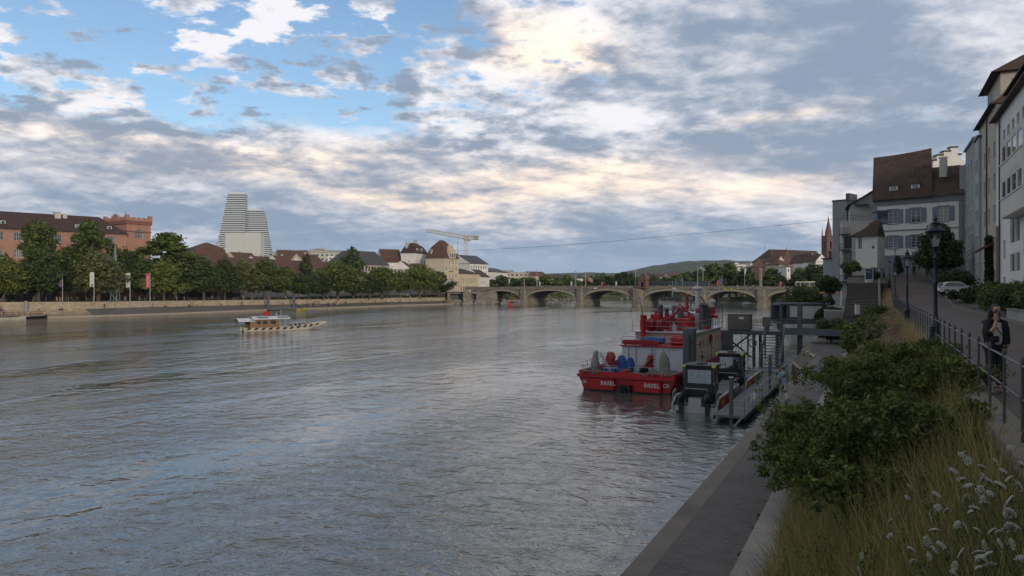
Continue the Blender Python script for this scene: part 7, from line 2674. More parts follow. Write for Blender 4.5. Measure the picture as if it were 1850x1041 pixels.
# grey and white flats with balconies above the river
fw = []
r_, Wg, Hg = house('grey_flats', 'plain grey end wall of the flats at the left of the white house', P(1504, 0, 142).xy, P(1530, 0, 140).xy, 12, 5, pz(363, 141), [], wall='grey_wall', roof='flat', roofmat='frame_dark', oh=.1, lw=rows(1.5, 9, 3, 3, 1.2, 1.4) + rows(1.5, 9, 3, 7, 1.2, 1.4) + rows(1.5, 9, 3, 11, 1.2, 1.4))
A2, B2 = P(1521, 0, 134).xy, P(1582, 0, 132).xy
z5 = 5.0
rr = []
for yb in (505, 476, 449, 421): rr += [(.35, pz(yb, 134) - z5, 1.25, 2.2, dict(bars=(1, 1), fm='frame_dark'))]
r_, Wg, Hg = house('balcony_flats', 'white flats with stacked black railed balconies facing the river', A2, B2, 9, z5, pz(399, 134), rr, wall='offwhite_wall', roof=None)
mb = MB(); mb.slab([(1.4, 2.0, Hg), (Wg, 2.0, Hg), (Wg, 2.0, pz(345, 134) - z5), (3.6, 2.0, pz(357, 134) - z5), (1.4, 2.0, pz(370, 134) - z5)], (0, 6, 0)); mb.build('attic_wall', MT['offwhite_wall'], r_)
mb = MB(); mb.slab([(.8, 1.6, pz(372, 134) - z5), (3.5, 1.6, pz(356, 134) - z5), (Wg + .2, 1.6, pz(342, 134) - z5), (Wg + .2, 1.6, pz(340, 134) - z5), (3.5, 1.6, pz(354, 134) - z5), (.8, 1.6, pz(370, 134) - z5)], (0, 7, 0)); mb.build('roof', MT['frame_dark'], r_)
for i, yb in enumerate((508, 478, 451, 423, 399, 369)):
    z = pz(yb, 134) - z5
    x0, x1, y0 = (-.5, 1.35, -1.1) if i < 4 else (.2, 3.6, .2) if i == 4 else (2.2, 4.4, .6)
    mb = MB(); mb.box(x0, y0, z - .15, x1, 1.0 if i < 4 else 2.2, z)
    for k in range(9): mb.tube((x0 + (x1 - x0) * k / 8, y0, z), (x0 + (x1 - x0) * k / 8, y0, z + 1.0), .022, n=4)
    for k in range(5): mb.tube((x0, y0 + k * .25, z), (x0, y0 + k * .25, z + 1.0), .022, n=4)
    mb.box(x0, y0 - .03, z + 1.0, x1, y0 + .03, z + 1.06)
    mb.build('balcony', MT['frame_dark'], r_)
house('balcony_flats', 'low grey house with balcony and trees left of the grey flats', P(1487, 0, 150).xy, P(1505, 0, 149).xy, 8, 4, pz(468, 150), rows(.3, 1.9, 2, 4.0, .6, 1.6) , wall='pale_grey_wall', roof='flat', roofmat='frame_dark', oh=.3)

# the row along the street, far to near
w1 = [(.5, z, 2.0, 2.6, dict(bars=(2, 1), fm='frame_white')) for z in (1.6, 5.1, 8.6, 12.1)] + [(3.2, z, 2.4, 2.6, dict(bars=(2, 1), fm='frame_white')) for z in (1.6, 5.1, 8.6, 12.1)] + [(6.6, z, 2.4, 2.6, dict(bars=(2, 1))) for z in (1.6, 5.1, 8.6, 12.1)]
rh, W_, H_ = row_house('town_house', 'blue grey glazed town house with slanting roof, farthest in the right row', 1729, 1744, 27.3, wins=w1, wall='blue_grey', roof='gable', rh=3.2, roofmat='roof_dark')
def cols(W, n, zl, w, h, x0=.8, **kw):
    o = []
    for z in zl: o += rows(x0, W - x0, n, z, w, h, **kw)
    return o
def LW_(a0, a1, f=FS): return (ST(sF(a0, f), f) - ST(sF(a1, f), f)).length
W_ = LW_(1744, 1762)
rh, W_, H_ = row_house('town_house', 'green grey town house with pale trimmed windows, second farthest in the right row', 1744.5, 1761, 29.6, wins=cols(W_, 4, (1.4, 5.0, 8.6, 12.2, 15.8), 1.5, 2.1, shut=None, surround='frame_white', bars=(2, 2)), wall='green_grey_wall', roof='flat', roofmat='pale_grey_wall', oh=.3)
mb = MB(); mb.box(-.8, -.75, 0, .0, 0, H_ - 2); mb.build('pilaster', MT['pale_grey_wall'], rh)
W_ = LW_(1761, 1768)
rh, W_, H_ = row_house('town_house', 'very narrow pale blue town house squeezed between green grey and beige ones', 1761.3, 1768, 28.4, f=FS - .35, wins=cols(W_, 2, (1.4, 5.0, 8.6, 12.2, 15.4), 1.2, 1.7, bars=(2, 1)), wall='pale_grey_wall', roof='flat', roofmat='frame_dark', oh=.25)
W_ = LW_(1768, 1800)
rh, W_, H_ = row_house('town_house', 'beige five storey town house with timber attic tower and dark awning', 1768.3, 1799.5, 29.9, wins=cols(W_, 4, (1.3, 5.1, 8.9, 12.7, 16.5), 1.7, 2.0, bars=(2, 1), x0=1.0), wall='beige_wall', roof=None)
mb = MB(); mb.slab([(-.3, -.7, H_), (-.3, 4.5, H_ + 3.4), (-.3, 9, H_)], (W_ + .5, 0, 0)); ro = mb.build('roof', MT['roof_brown'], rh)
mb = MB(); x0 = W_ * .28; mb.box(x0, .5, H_ + .2, W_ - .5, 6, H_ + 3.8); at = mb.build('attic_tower', MT['beige_wall'], rh)
mb = MB(); mb.add([(x0 - .9, -.5, H_ + 3.8), (W_ + .2, -.5, H_ + 3.8), (W_ + .2, 7, H_ + 3.8), (x0 - .9, 7, H_ + 3.8), (x0 + 2.2, 3, H_ + 6.0), (W_ - 2.2, 3, H_ + 6.0)], [(0, 1, 5, 4), (1, 2, 5), (2, 3, 4, 5), (3, 0, 4), (3, 2, 1, 0)]); mb.build('roof', MT['roof_brown'], at)
for x in (x0 + .8, x0 + 3.0): win(at, (0, .5), (1, 0), x, H_ + 1.2, 1.6, 1.8, recess=-.0, bars=(2, 2))
win(at, (W_ - .5, .5), (0, 1), 1.2, H_ + 1.0, 3.0, 2.0, recess=-.0, bars=(3, 2))
mb = MB()
mb.tube((W_ * .55, -.12, -1), (W_ * .55, -.12, H_ - .1), .09, n=6)
mb.build('downpipe', MT['frame_dark'], rh)
mb = MB(); mb.slab([(W_ * .62, -.02, 6.6), (W_ * .62, -1.9, 5.5), (W_ * .62, -1.9, 5.2), (W_ * .62, -.02, 6.3)], (4.2, 0, 0)); mb.build('awning', MT['shutter_brown'], rh)
wn = []
for x, w_ in ((9.9, 2.9), (13.0, 2.9)): wn += [(x, 6.7, w_, 2.7, dict(bars=(1, 1))), (x, 3.7, w_, 1.9, dict(bars=(1, 1)))]
for x in (5.2, 18, 22): wn += [(x, z, 1.6, 2.1, dict(bars=(1, 1))) for z in (1.2, 5.2)]
wn += [(x, 17.3, 1.7, 2.2, dict(bars=(1, 1))) for x in (5, 8, 11, 14, 17, 20, 23, 26)] + [(x, z, 1.5, 2.0, dict(bars=(1, 1))) for x in (4.6, 8.4) for z in (10.2, 13.8)]
rh, W_, H_ = house('town_house', 'pale town house with large white corrugated oriel on its upper floors', ST(sF(1800), FS), ST(72.5, FS), 9, 6.15, 27.6, cat='town house', wins=wn, wall='white_wall', roof='gable', rh=3.5, roofmat='roof_dark', oh=.7)
mb = MB(); mb.box(.2, -.06, -1, 3.2, -.002, 9.2); mb.build('brick_strip', MT['brick_red'], rh)
def oriel(x0, x1, z0, z1, y, wz, nw):
    mb = MB()
    mb.wall((x0, -y), (1, 0), x1 - x0, z0, z1, [(.5 + k * (x1 - x0 - .6) / nw, z, (x1 - x0 - .6) / nw - .35, 1.7) for z in wz for k in range(nw)], .12)
    mb.wall((x0, 0), (0, -1), y, z0, z1); mb.wall((x1, -y), (0, 1), y, z0, z1)
    mb.quad((x0, -y, z1), (x1, -y, z1), (x1, 0, z1), (x0, 0, z1)); mb.quad((x0, 0, z0), (x1, 0, z0), (x1, -y, z0), (x0, -y, z0))
    k = x0
    zc = sorted([z0] + [z for w_ in wz for z in (w_ - .1, w_ + 1.8)] + [z1])
    for i in range(0, len(zc), 2):
        k = x0 + .1
        while k < x1 - .1:
            mb.box(k, -y - .05, zc[i] + .06, k + .12, -y - .001, zc[i + 1] - .06); k += .3
    o = mb.build('oriel', MT['white_wall'], rh)
    mb = MB()
    for z in wz: mb.box(x0 - .05, -y - .12, z - .12, x1 + .05, -y - .002, z - .02)
    mb.build('sill', MT['frame_white'], o)
    for z in wz:
        for k in range(nw): win(o, (x0, -y), (1, 0), .5 + k * (x1 - x0 - .6) / nw, z, (x1 - x0 - .6) / nw - .35, 1.7, recess=.12, bars=(1, 1))
oriel(13.7, 26.4, 9.05, 16.7, 1.3, (11.0, 14.5), 4)
mb = MB()
mb.tube((3.6, -.15, -1), (3.6, -.15, H_), .09, n=6)
mb.build('downpipe', MT['frame_dark'], rh)
rh, W_, H_ = house('town_house', 'dark eaved house cut by the right edge, rising above the oriel house', ST(sF(1838, 13.8), 13.8), ST(56, 13.8), 8, 6.5, 29.3, (), cat='town house', wall='beige_wall', roof='gable', rh=4, roofmat='roof_dark', oh=1.3)

# the row goes on beside and behind the camera and keeps the evening sun off the street
for i, (s0, s1) in enumerate(((71, 40), (39.5, 10), (9.5, -22), (-22.5, -60))):
    W_ = s0 - s1
    house('town_house', ['pale house of the row beside the woman, outside the picture', 'beige house of the row abreast of the camera, outside the picture', 'grey house of the row just behind the camera', 'last house of the row well behind the camera'][i],
          ST(s0, 14.5), ST(s1, 14.5), 9, 6.15, 24 + i, cols(W_, 7, (1.4, 5.0, 8.6, 12.2), 1.5, 2.0, bars=(2, 2)), wall=('offwhite_wall', 'beige_wall', 'grey_wall', 'cream_wall')[i], roof='gable', rh=4, roofmat='roof_brown', cat='town house')

# ================================================================== street furniture
LG = 'old fashioned street lamps along the railing'
def lamp(label, s, t, z, sc=1.0):
    if not hasattr(lamp, 'proto'):
        r_ = thing('street_lamp', label, 'street lamp', (0, 0, 0), 0, LG)
        mb = MB()
        mb.lathe([(.20, 0), (.20, .12), (.15, .18), (.15, .75), (.17, .80), (.11, .95), (.075, 1.15), (.06, 1.3), (.055, 2.2), (.075, 2.25), (.05, 2.32), (.042, 3.0), (.06, 3.03), (.06, 3.1), (.04, 3.14), (.035, 3.3), (.09, 3.38), (.11, 3.42)], n=12)
        for k in range(8):
            a = k * PI / 4
            mb.box(.14 * math.cos(a) - .014, .14 * math.sin(a) - .014, .2, .14 * math.cos(a) + .014, .14 * math.sin(a) + .014, .74)
        mb.build('post', MT['lamp_blue'], r_, smooth=True)
        mb = MB()
        for k in range(4):
            a = k * PI / 2 + PI / 4
            c_, s_ = math.cos(a), math.sin(a)
            mb.tube((.13 * c_, .13 * s_, 3.42), (.27 * c_, .27 * s_, 3.92), .014, n=4)
            a2 = a + PI / 2
            mb.tube((.13 * c_, .13 * s_, 3.42), (.13 * math.cos(a2), .13 * math.sin(a2), 3.42), .014, n=4)
            mb.tube((.27 * c_, .27 * s_, 3.92), (.27 * math.cos(a2), .27 * math.sin(a2), 3.92), .02, n=4)
        ln = mb.build('lantern_frame', MT['lamp_blue'], r_)
        mb = MB()
        for k in range(4):
            a, a2 = k * PI / 2 + PI / 4, k * PI / 2 + 3 * PI / 4
            mb.quad((.128 * math.cos(a), .128 * math.sin(a), 3.43), (.128 * math.cos(a2), .128 * math.sin(a2), 3.43), (.265 * math.cos(a2), .265 * math.sin(a2), 3.91), (.265 * math.cos(a), .265 * math.sin(a), 3.91))
        mb.build('pane', MT['lamp_glass'], ln)
        mb = MB(); mb.tube((0, 0, 3.44), (0, 0, 3.62), .035, n=8); mb.lathe([(.03, 3.62), (.05, 3.68), (.045, 3.8), (.01, 3.84)], n=8); mb.build('bulb', MT['frame_white'], ln, smooth=True)
        mb = MB(); mb.lathe([(.30, 3.92), (.31, 3.95), (.24, 4.03), (.16, 4.10), (.12, 4.13), (.12, 4.19), (.14, 4.21), (.10, 4.26), (.04, 4.30), (.06, 4.35), (.03, 4.40), (.012, 4.52)], n=12, ph=PI / 4); mb.build('cap', MT['lamp_blue'], r_, smooth=True)
        lamp.proto = r_
        o = r_
    else:
        o = copy_tree(lamp.proto)
    p = ST(s, t, z)
    put(o, p, RA, sc, label, LG)
    o['label'] = label
    return o
for a, Y, yb, yt, lb in ((1690, 24.5, 633, 386, 'blue black street lamp nearest the camera, beside the railing'), (1639, 43, 588, 448, 'second nearest street lamp, left of the dark tree'), (1617, 82, 553, 479, 'third nearest street lamp, before a thin pole'),
                         (1607, 106, 526, 468, 'fourth nearest street lamp at the bend of the railing'), (1597, 118, 507, 457, 'farthest street lamp beside the ferry mast')):
    X = px(a, Y); s_ = X * UX + Y * UY; t_ = X * NX_ - Y * .438
    zz = zs(s_) - .02
    lamp(lb, s_, t_, zz, (pz(yt, Y) - zz) / 4.52)
r_ = thing('flag_pole', 'thin bare pole standing behind the third street lamp', 'pole', (px(1617, 98), 98, zs(sF(1617, 2) if False else 109)), 0)
mb = MB(); mb.tube((0, 0, 0), (0, 0, pz(452, 98) - zs(109)), .05, n=6); mb.build('pole', MT['lamp_blue'], r_)
mb = MB(); mb.ball((0, 0, pz(452, 98) - zs(109)), .1, 8); mb.build('ball_top', MT['lamp_blue'], r_)

rl = thing('railing', 'long grey iron railing with round post tops running up beside the street', 'railing', (0, 0, 0))
pm = MB(); pm.lathe([(.021, -.05), (.021, 1.02), (.032, 1.03), (.032, 1.07), (.022, 1.10), (.012, 1.12)], n=8); pm.lathe([(.036, .52), (.036, .60)], n=8)
po = pm.build('post', MT['iron_rail'] if 'iron_rail' in MT else mm('iron_rail', (.075, .08, .085), .5, metal=.3, var=.3, scale=8, bump=.2, bscale=40), rl, smooth=True)
ss = [5.5 + 1.55 * i for i in range(69)]
first = True
for s_ in ss:
    o = po if first else po.copy()
    if not first: COL.objects.link(o); o.parent = rl
    first = False
    o.location = ST(s_, 1.72, zs(s_) + .03)
for h, r0 in ((1.0, .017), (.56, .013)):
    mb = MB(); mb.path([ST(s_, 1.72, zs(s_) + .03 + h) for s_ in ss], r0, 6); mb.build('rail', MT['iron_rail'], rl, smooth=True)
mb = MB(); p = ST(28.3, 1.35, 0)
mb.path([ST(28.3, 1.66, 6.75), ST(28.0, 1.5, 6.3), ST(27.6, 1.2, 5.85), ST(27.4, 1.0, 5.75)], [.05, .06, .05, .03], 8); mb.build('brace', MT['iron_rail'], rl, smooth=True)

# white car
def car(label, s, t, rz):
    r_ = thing('parked_car', label, 'car', ST(s, t, zs(s) + .07), rz)
    mb = MB()
    pr = [(-2.05, .35), (-2.1, .75), (-2.0, 1.0), (-1.75, 1.05), (-1.45, 1.5), (-.9, 1.6), (.3, 1.6), (1.05, 1.08), (1.85, .95), (2.1, .75), (2.1, .35)]
    n = len(pr)
    vs, fs = [], []
    for y in (-.88, -.80, .80, .88):
        for x, z in pr:
            k = 1 - .10 * max(0, (z - 1.0)) / .6 * 2.2
            yy = y * k
            f_ = .97 if abs(y) > .85 else 1.0
            vs.append((x * f_, yy, z if z < .4 else (z - (.04 if abs(y) > .85 else 0))))
    for j in range(3):
        for i in range(n):
            a, b_ = j * n + i, j * n + (i + 1) % n
            fs.append((a, b_, b_ + n, a + n))
    fs += [tuple(reversed(range(n))), tuple(range(3 * n, 4 * n))]
    mb.add(vs, fs); mb.build('body', MT['car_white'], r_, smooth=True)
    mb = MB()
    for sy in (-1, 1):
        mb.slab([(-1.55, sy * .835, 1.08), (.75, sy * .835, 1.10), (.22, sy * .745, 1.50), (-1.2, sy * .745, 1.48)], (0, sy * .02, 0))
    mb.slab([(-2.0, -.62, 1.10), (-2.0, .62, 1.10), (-1.6, .58, 1.44), (-1.6, -.58, 1.44)][::-1], (-.1, 0, .06))
    mb.box(-1.0, -.62, 1.601, .25, .62, 1.63)
    mb.build('window', MT['glass'], r_)
    for x in (-1.28, 1.3):
        for sy in (-1, 1):
            mb = MB(); mb.tube((x, sy * .70, .36), (x, sy * .91, .36), .36, n=18); wl = mb.build('wheel', MT['rubber'], r_, smooth=True)
            mb = MB(); mb.tube((x, sy * .912, .36), (x, sy * .925, .36), .23, n=10); mb.build('rim', MT['alu'], wl)
    for sy in (-1, 1):
        mb = MB(); mb.rbox(-2.13, sy * .52, .85, -1.98, sy * .84, .98, .02); mb.build('tail_light', MT['light_red'], r_)
    mb = MB(); mb.box(-2.14, -.26, .58, -2.08, .26, .70); mb.build('number_plate', MT['paper_white'], r_)
    mb = MB(); mb.box(-2.1, -.8, .3, -2.03, .8, .5); mb.box(-1.9, -.9, .28, 1.9, -.86, .40); mb.build('sill_trim', MT['rubber'], r_)
    return r_
p_ = P(1722, 0, 91)
car('white hatchback parked across the forecourt, nose into the hedge', p_.x * UX + 91 * UY, p_.x * NX_ - 91 * .438 + .3, RA - PI / 2 + .25)

# sign board at the head of the steps, kiosk things, terrace umbrellas
r_ = thing('sign_board', 'blue menu board in a white frame standing at the head of the steps', 'sign board', (px(1570, 104), 104, pz(512, 104)), .1)
mb = MB(); w_, h_ = .62, 2.15
for x in (-w_, w_ - .1): mb.box(x, -.04, .5, x + .1, .04, h_)
mb.box(-w_ + .1, -.04, h_ - .1, w_ - .1, .04, h_); mb.box(-w_ + .1, -.04, .5, w_ - .1, .04, .6); mb.rbox(-.5, -.2, 0, -.1, .2, .5, .05); mb.rbox(.1, -.2, 0, .5, .2, .5, .05)
mb.build('frame', MT['frame_white'], r_)
mb = MB(); mb.box(-w_ + .1, -.02, .6, w_ - .1, .02, h_ - .1); bd = mb.build('panel', MT['sign_blue'] if 'sign_blue' in MT else mm('sign_blue', (.06, .10, .17), .6), r_)
mb = MB()
g = random.Random(8)
for k in range(2):
    x = -.4 + k * .15
    for i in range(6): mb.box(x, -.028, 1.7 - k * .16, x + .06, -.021, 1.76 - k * .16 + .05 * g.random()); x += .09
mb.build('lettering', MT['frame_white'], bd)
for i, (a, Y, lb) in enumerate(((1496, 148, 'wide orange parasol over the river terrace, left of two'), (1521, 142, 'red orange parasol over the river terrace, right of two'))):
    r_ = thing('parasol', lb, 'parasol', (px(a, Y), Y, 5.0))
    mb = MB(); mb.lathe([(1.75, 2.1), (1.7, 2.25), (.1, 2.85)], n=8); mb.build('canopy', MT['orange_cloth'], r_)
    mb = MB(); mb.tube((0, 0, 0), (0, 0, 2.3), .04, n=6); mb.build('pole', MT['galv'], r_)
r_ = thing('terrace_railing', 'grey railing round the terrace with orange parasols', 'railing', (px(1488, 134), 134, 5.0), -.2)
mb = MB(); rail(mb, [(0, 0, 0), (5.5, 0, 0)], 1.1, .7, .03, 1); mb.build('rail', MT['galv'], r_)
mb = MB(); mb.box(0, .3, -3, 5.6, .6, -.02); mb.build('base_wall', MT['concrete'], r_)
for a, yb, lb in ((1534, 558, 'white cylindrical bin on the lower landing of the steps'),):
    p = ST(93, -1.9, 5.2)
    r_ = thing('bin', lb, 'bin', p, 0)
    mb = MB(); mb.rbox(-.22, -.18, 0, .22, .18, 1.15, .03); mb.build('body', MT['frame_white'], r_)
    mb = MB(); mb.rbox(-.25, -.2, 1.15, .25, .2, 1.25, .02); mb.build('lid', MT['steel_grey'], r_)
# two bicycles leaning on the railing
def bicycle(label, s, t):
    r_ = thing('bicycle', label, 'bicycle', ST(s, t, zs(s)), RA + random.uniform(-.1, .1), 'bicycles at the railing')
    for x in (-.52, .52):
        mb = MB()
        for i in range(18):
            a, b_ = 2 * PI * i / 18, 2 * PI * (i + 1) / 18
            mb.tube((x + .33 * math.cos(a), 0, .34 + .33 * math.sin(a)), (x + .33 * math.cos(b_), 0, .34 + .33 * math.sin(b_)), .02, n=4)
        for i in range(6):
            a = PI * i / 6; mb.tube((x + .33 * math.cos(a), 0, .34 + .33 * math.sin(a)), (x - .33 * math.cos(a), 0, .34 - .33 * math.sin(a)), .004, n=3)
        mb.build('wheel', MT['rubber'], r_)
    mb = MB()
    for a, b_ in (((-.52, .34), (-.05, .3)), ((-.52, .34), (-.2, .8)), ((-.05, .3), (-.2, .9)), ((-.05, .3), (.38, .78)), ((-.2, .78), (.36, .85)), ((.52, .34), (.34, .98))): mb.tube((a[0], 0, a[1]), (b_[0], 0, b_[1]), .018, n=5)
    mb.tube((.34, -.25, 1.0), (.34, .25, 1.0), .015, n=5)
    mb.build('frame', MT['light_red' if s > 97 else 'frame_dark'], r_)
    mb = MB(); mb.rbox(-.32, -.07, .9, -.1, .07, .96, .02); mb.build('saddle', MT['rubber'], r_)
for s_, t_, lb in ((92, 2.15, 'dark bicycle leaning on the railing just beyond the third lamp'), (95, 2.2, 'dark bicycle next in line at the railing, middle of three'), (98.5, 2.15, 'red framed bicycle farthest up the railing')):
    bicycle(lb, s_, t_)
p = P(1651, 0, 121); dressed('stand', p.x, p.y, zs(p.x * UX + p.y * UY) + .05, 2.6, 'distant person in dark clothes before the white house door', 'cloth_black', 'cloth_black')
p = P(1572, 0, 112)
r_ = thing('planter', 'planter of pink and orange flowers beside the menu board', 'planter', (p.x + .6, p.y, 8.9))
mb = MB(); mb.lathe([(.3, 0), (.42, .6), (.45, .65)], n=10); mb.build('pot', MT['brick_red'], r_)
v, k = leaves(300, [(0, 0, 1.1, .5, .5, .5), (-.2, 0, 1.9, .35, .35, .5)], .16, seed=60); npmesh('leaves', v, k, MT['leaf_mid'], r_)
v, k = leaves(90, [(0, 0, 1.2, .52, .52, .55), (-.2, 0, 2.0, .37, .37, .5)], .12, seed=61); npmesh('blossoms', v, k, MT['orange_cloth'], r_)
# iron gate panel behind the woman
r_ = thing('gate', 'dark iron garden gate between the hedges behind the woman', 'gate', ST(47.5, 7.7, 6.2), RA)
mb = MB()
for k in range(14): mb.tube((k * .14, 0, 0), (k * .14, 0, 1.45), .012, n=4)
mb.box(0, -.02, 1.4, 1.82, .02, 1.45); mb.box(0, -.02, .1, 1.82, .02, .15); mb.build('bars', MT['frame_dark'], r_)
mb = MB()
for x in (-.12, 1.84): mb.rbox(x, -.06, 0, x + .1, .06, 1.6, .01)
mb.build('post', MT['frame_dark'], r_)
r_ = thing('garden_wall', 'low pale garden wall under the hedge beside the street', 'wall', ST(50.5, 7.75, 6.2), RA)
mb = MB(); mb.rbox(0, -.15, -.1, 7, .15, .62, .02); mb.build('wall', MT['concrete'], r_)
mb = MB(); mb.rbox(-.05, -.2, .62, 7.05, .2, .70, .02); mb.build('coping', MT['plinth'], r_)


# ================================================================== planting on the near bank
def shrub(name, label, s, t, z, R, H, n, size, leaf, seed, cat='shrub', ncl=16, stems=7, flat=.4, group=None):
    g = random.Random(seed)
    r_ = thing(name, label, cat, ST(s, t, z), 0, group)
    cl = []
    for i in range(ncl):
        a = g.uniform(0, 2 * PI); rr = R * math.sqrt(g.random()) * .8
        zz = H * (.25 + .6 * g.random() * (1 - .4 * rr / R))
        k = R * g.uniform(.28, .45)
        cl.append((rr * math.cos(a), rr * math.sin(a), zz, k, k, k * .8))
    v, k = leaves(n, cl, size, seed=seed, flat=flat)
    npmesh('foliage', v, k, MT[leaf], r_)
    mb = MB()
    for i in range(stems):
        c = cl[i % len(cl)]
        mb.path([(c[0] * .15, c[1] * .15, -.3), (c[0] * .5, c[1] * .5, c[2] * .5), (c[0], c[1], c[2] + .3)], [.03 * R ** .5, .02, .008], 5)
    mb.build('stems', MT['bark'], r_)
    return r_


# street trees and hedges by the houses
tree_proto('acacia', 3.4, 6.4, 1.2, 9000, .26, 'leaf_dark', seed=17, ncl=44, ragged=.25, r0=.22)
p = P(1694, 0, 110)
tree('acacia', p.x, p.y, 10 - .5, pz(405, 110) - 9.5, 'dark broad tree standing before the white house', 86 * 110 / F, leaf='leaf_dark')
tree('acacia', px(1622, 121), 121, 9.8, 3.6, 'narrow clipped evergreen before the white house wall', 1.6, leaf='leaf_dark')
p = P(1572, 0, 113)
for s_, t_, R, H, n, lf, lb in (
        (97, 8.9, 1.5, 1.5, 2600, 'leaf_dark', 'dark clipped hedge behind the white car, left part'), (112, 9.3, 2.4, 2.6, 3500, 'leaf_dark', 'dark shrubs under the big tree behind the white car'), (122, 9.2, 2.2, 1.8, 2500, 'leaf_dark', 'dark low shrub left of the big tree trunk'),
        (86, 10.6, 2.6, 2.9, 4500, 'leaf_dark', 'dark shrub hiding the nose of the white car'), (78, 9.9, 2.4, 2.7, 5000, 'leaf_mid', 'bright green shrub right of the white car'), (69, 9.6, 2.2, 2.6, 5200, 'leaf_mid', 'loose green shrub before the beige house'),
        (62, 9.4, 2.0, 2.5, 5200, 'leaf_dark', 'dark round shrub left of the garden gate'), (56, 9.3, 1.7, 2.3, 5200, 'leaf_mid', 'green hedge above the low garden wall'), (50, 9.3, 1.7, 2.6, 6000, 'leaf_dark', 'dark hedge right behind the garden gate'),
        (44, 9.3, 1.8, 2.9, 6500, 'leaf_dark', 'tall dark hedge behind the woman'), (39, 9.3, 1.8, 3.1, 7000, 'leaf_mid', 'hedge cut by the right edge beyond the woman'), (34.5, 9.4, 1.6, 2.9, 6500, 'leaf_dark', 'nearest hedge at the right edge of the picture')):
    shrub('hedge_bush', lb, s_, t_, zs(s_) + .05, R, H, n, .11 if s_ < 75 else .17, lf, int(s_ * 7), 'shrub', 22)
# ivy and creeper on the facades
cl = [(0, 0, z * .9, 1.1 - .08 * abs(z - 3), .5, .9) for z in range(0, 8)]
r_ = thing('ivy', 'dark ivy climbing the beige house under the awning', 'ivy', ST(sF(1791) - 1, FS - .3, 7.5), RA)
v, k = leaves(5500, cl, .17, seed=71); npmesh('foliage', v, k, MT['leaf_ivy'], r_)
mb = MB(); mb.path([(0, .1, 0), (.3, .15, 2.5), (-.2, .2, 5.5)], .06, 6); mb.build('stem', MT['bark'], r_)
# by the head of the steps
shrub('shrub', 'dark leafy bush left of the long steps', 112, -5.6, 7.2, 2.1, 2.9, 4200, .20, 'leaf_dark', 81)
shrub('palm_bush', 'arching palm like plant under the little tower', 117, -3.2, 10.0, 1.3, 2.2, 1800, .24, 'leaf_mid', 82)
shrub('shrub', 'small dark bush right of the menu board', 117, -.5, 9.2, 1.0, 1.8, 1600, .18, 'leaf_dark', 83)
shrub('shrub', 'green brambles at the shore end of the gangway', 90, -4.6, 2.3, 1.8, 2.6, 5200, .14, 'leaf_mid', 84)
shrub('shrub', 'yellow green bush between gangway and boathouse', 101, -4.0, 2.3, 1.7, 2.4, 5200, .17, 'leaf_plane', 85)
shrub('shrub', 'dark bush in front of the terrace railing', 121, -6.2, 3.0, 2.0, 2.6, 4500, .22, 'leaf_dark', 86)
shrub('shrub', 'light green weeds beside the lower landing', 84, -1.2, 3.2, 1.7, 1.5, 5000, .11, 'leaf_plane', 87)
for i, (s_, t_, z_, R, H) in enumerate(((128, -8.0, 4.5, 2.0, 2.6), (135, -11, 4.2, 2.6, 2.4), (175, -14, 3.5, 5, 5.5), (190, -15, 3.5, 5, 6))):
    shrub('shrub', ['bush on the terrace left of the parasols', 'low bush below the orange parasols', 'trees on the bank beyond the terrace, nearer clump', 'trees on the bank beyond the terrace, farther clump'][i], s_, t_, z_, R, H, 3000, .26, 'leaf_dark', 90 + i)

# weeds in the joints of the quay
g = random.Random(44)
cl = []
for i in range(150):
    s_, t_ = g.uniform(8, 80), g.choice((-2.73, -1.93, -1.93))
    p = ST(s_, t_, 2.24 if t_ < -2 else 2.34)
    r0 = g.uniform(.02, .07)
    cl.append((p.x, p.y, p.z, r0 * 1.2, r0 * 1.2, r0 * .7))
v, k = leaves(5000, cl, .030, seed=45)
tag(npmesh('joint_weeds', v, k, MT['leaf_plane']), 'small weeds growing in the joints of the quay path', 'weeds', kind='stuff')

# --- grass, herbs and seed heads on the slope: nobody could count them
MT['grass_green'] = LEAF('grass blades', (.10, .14, .025), (.26, .25, .07), .35, .35)
MT['grass_dry'] = LEAF('dry grass', (.32, .24, .11), (.46, .37, .20), .3, .35)
MT['herb'] = LEAF('herb leaves', (.06, .095, .022), (.14, .165, .045), .4, .3)
MT['seedhead'] = LEAF('seed heads', (.22, .15, .115), (.34, .25, .18), .3, .2)
MT['leaf_rose'] = LEAF('rose leaves', (.050, .088, .020), (.20, .22, .055), .4, .3)


def slope_pts(n, s0, s1, t0, t1, rng, pw=1.0):
    s = s0 + (s1 - s0) * rng.random(n) ** pw
    t = t0 + (t1 - t0) * rng.random(n)
    zz = np.array([slopez(a, b_) for a, b_ in zip(s, t)])
    return s, t, zz


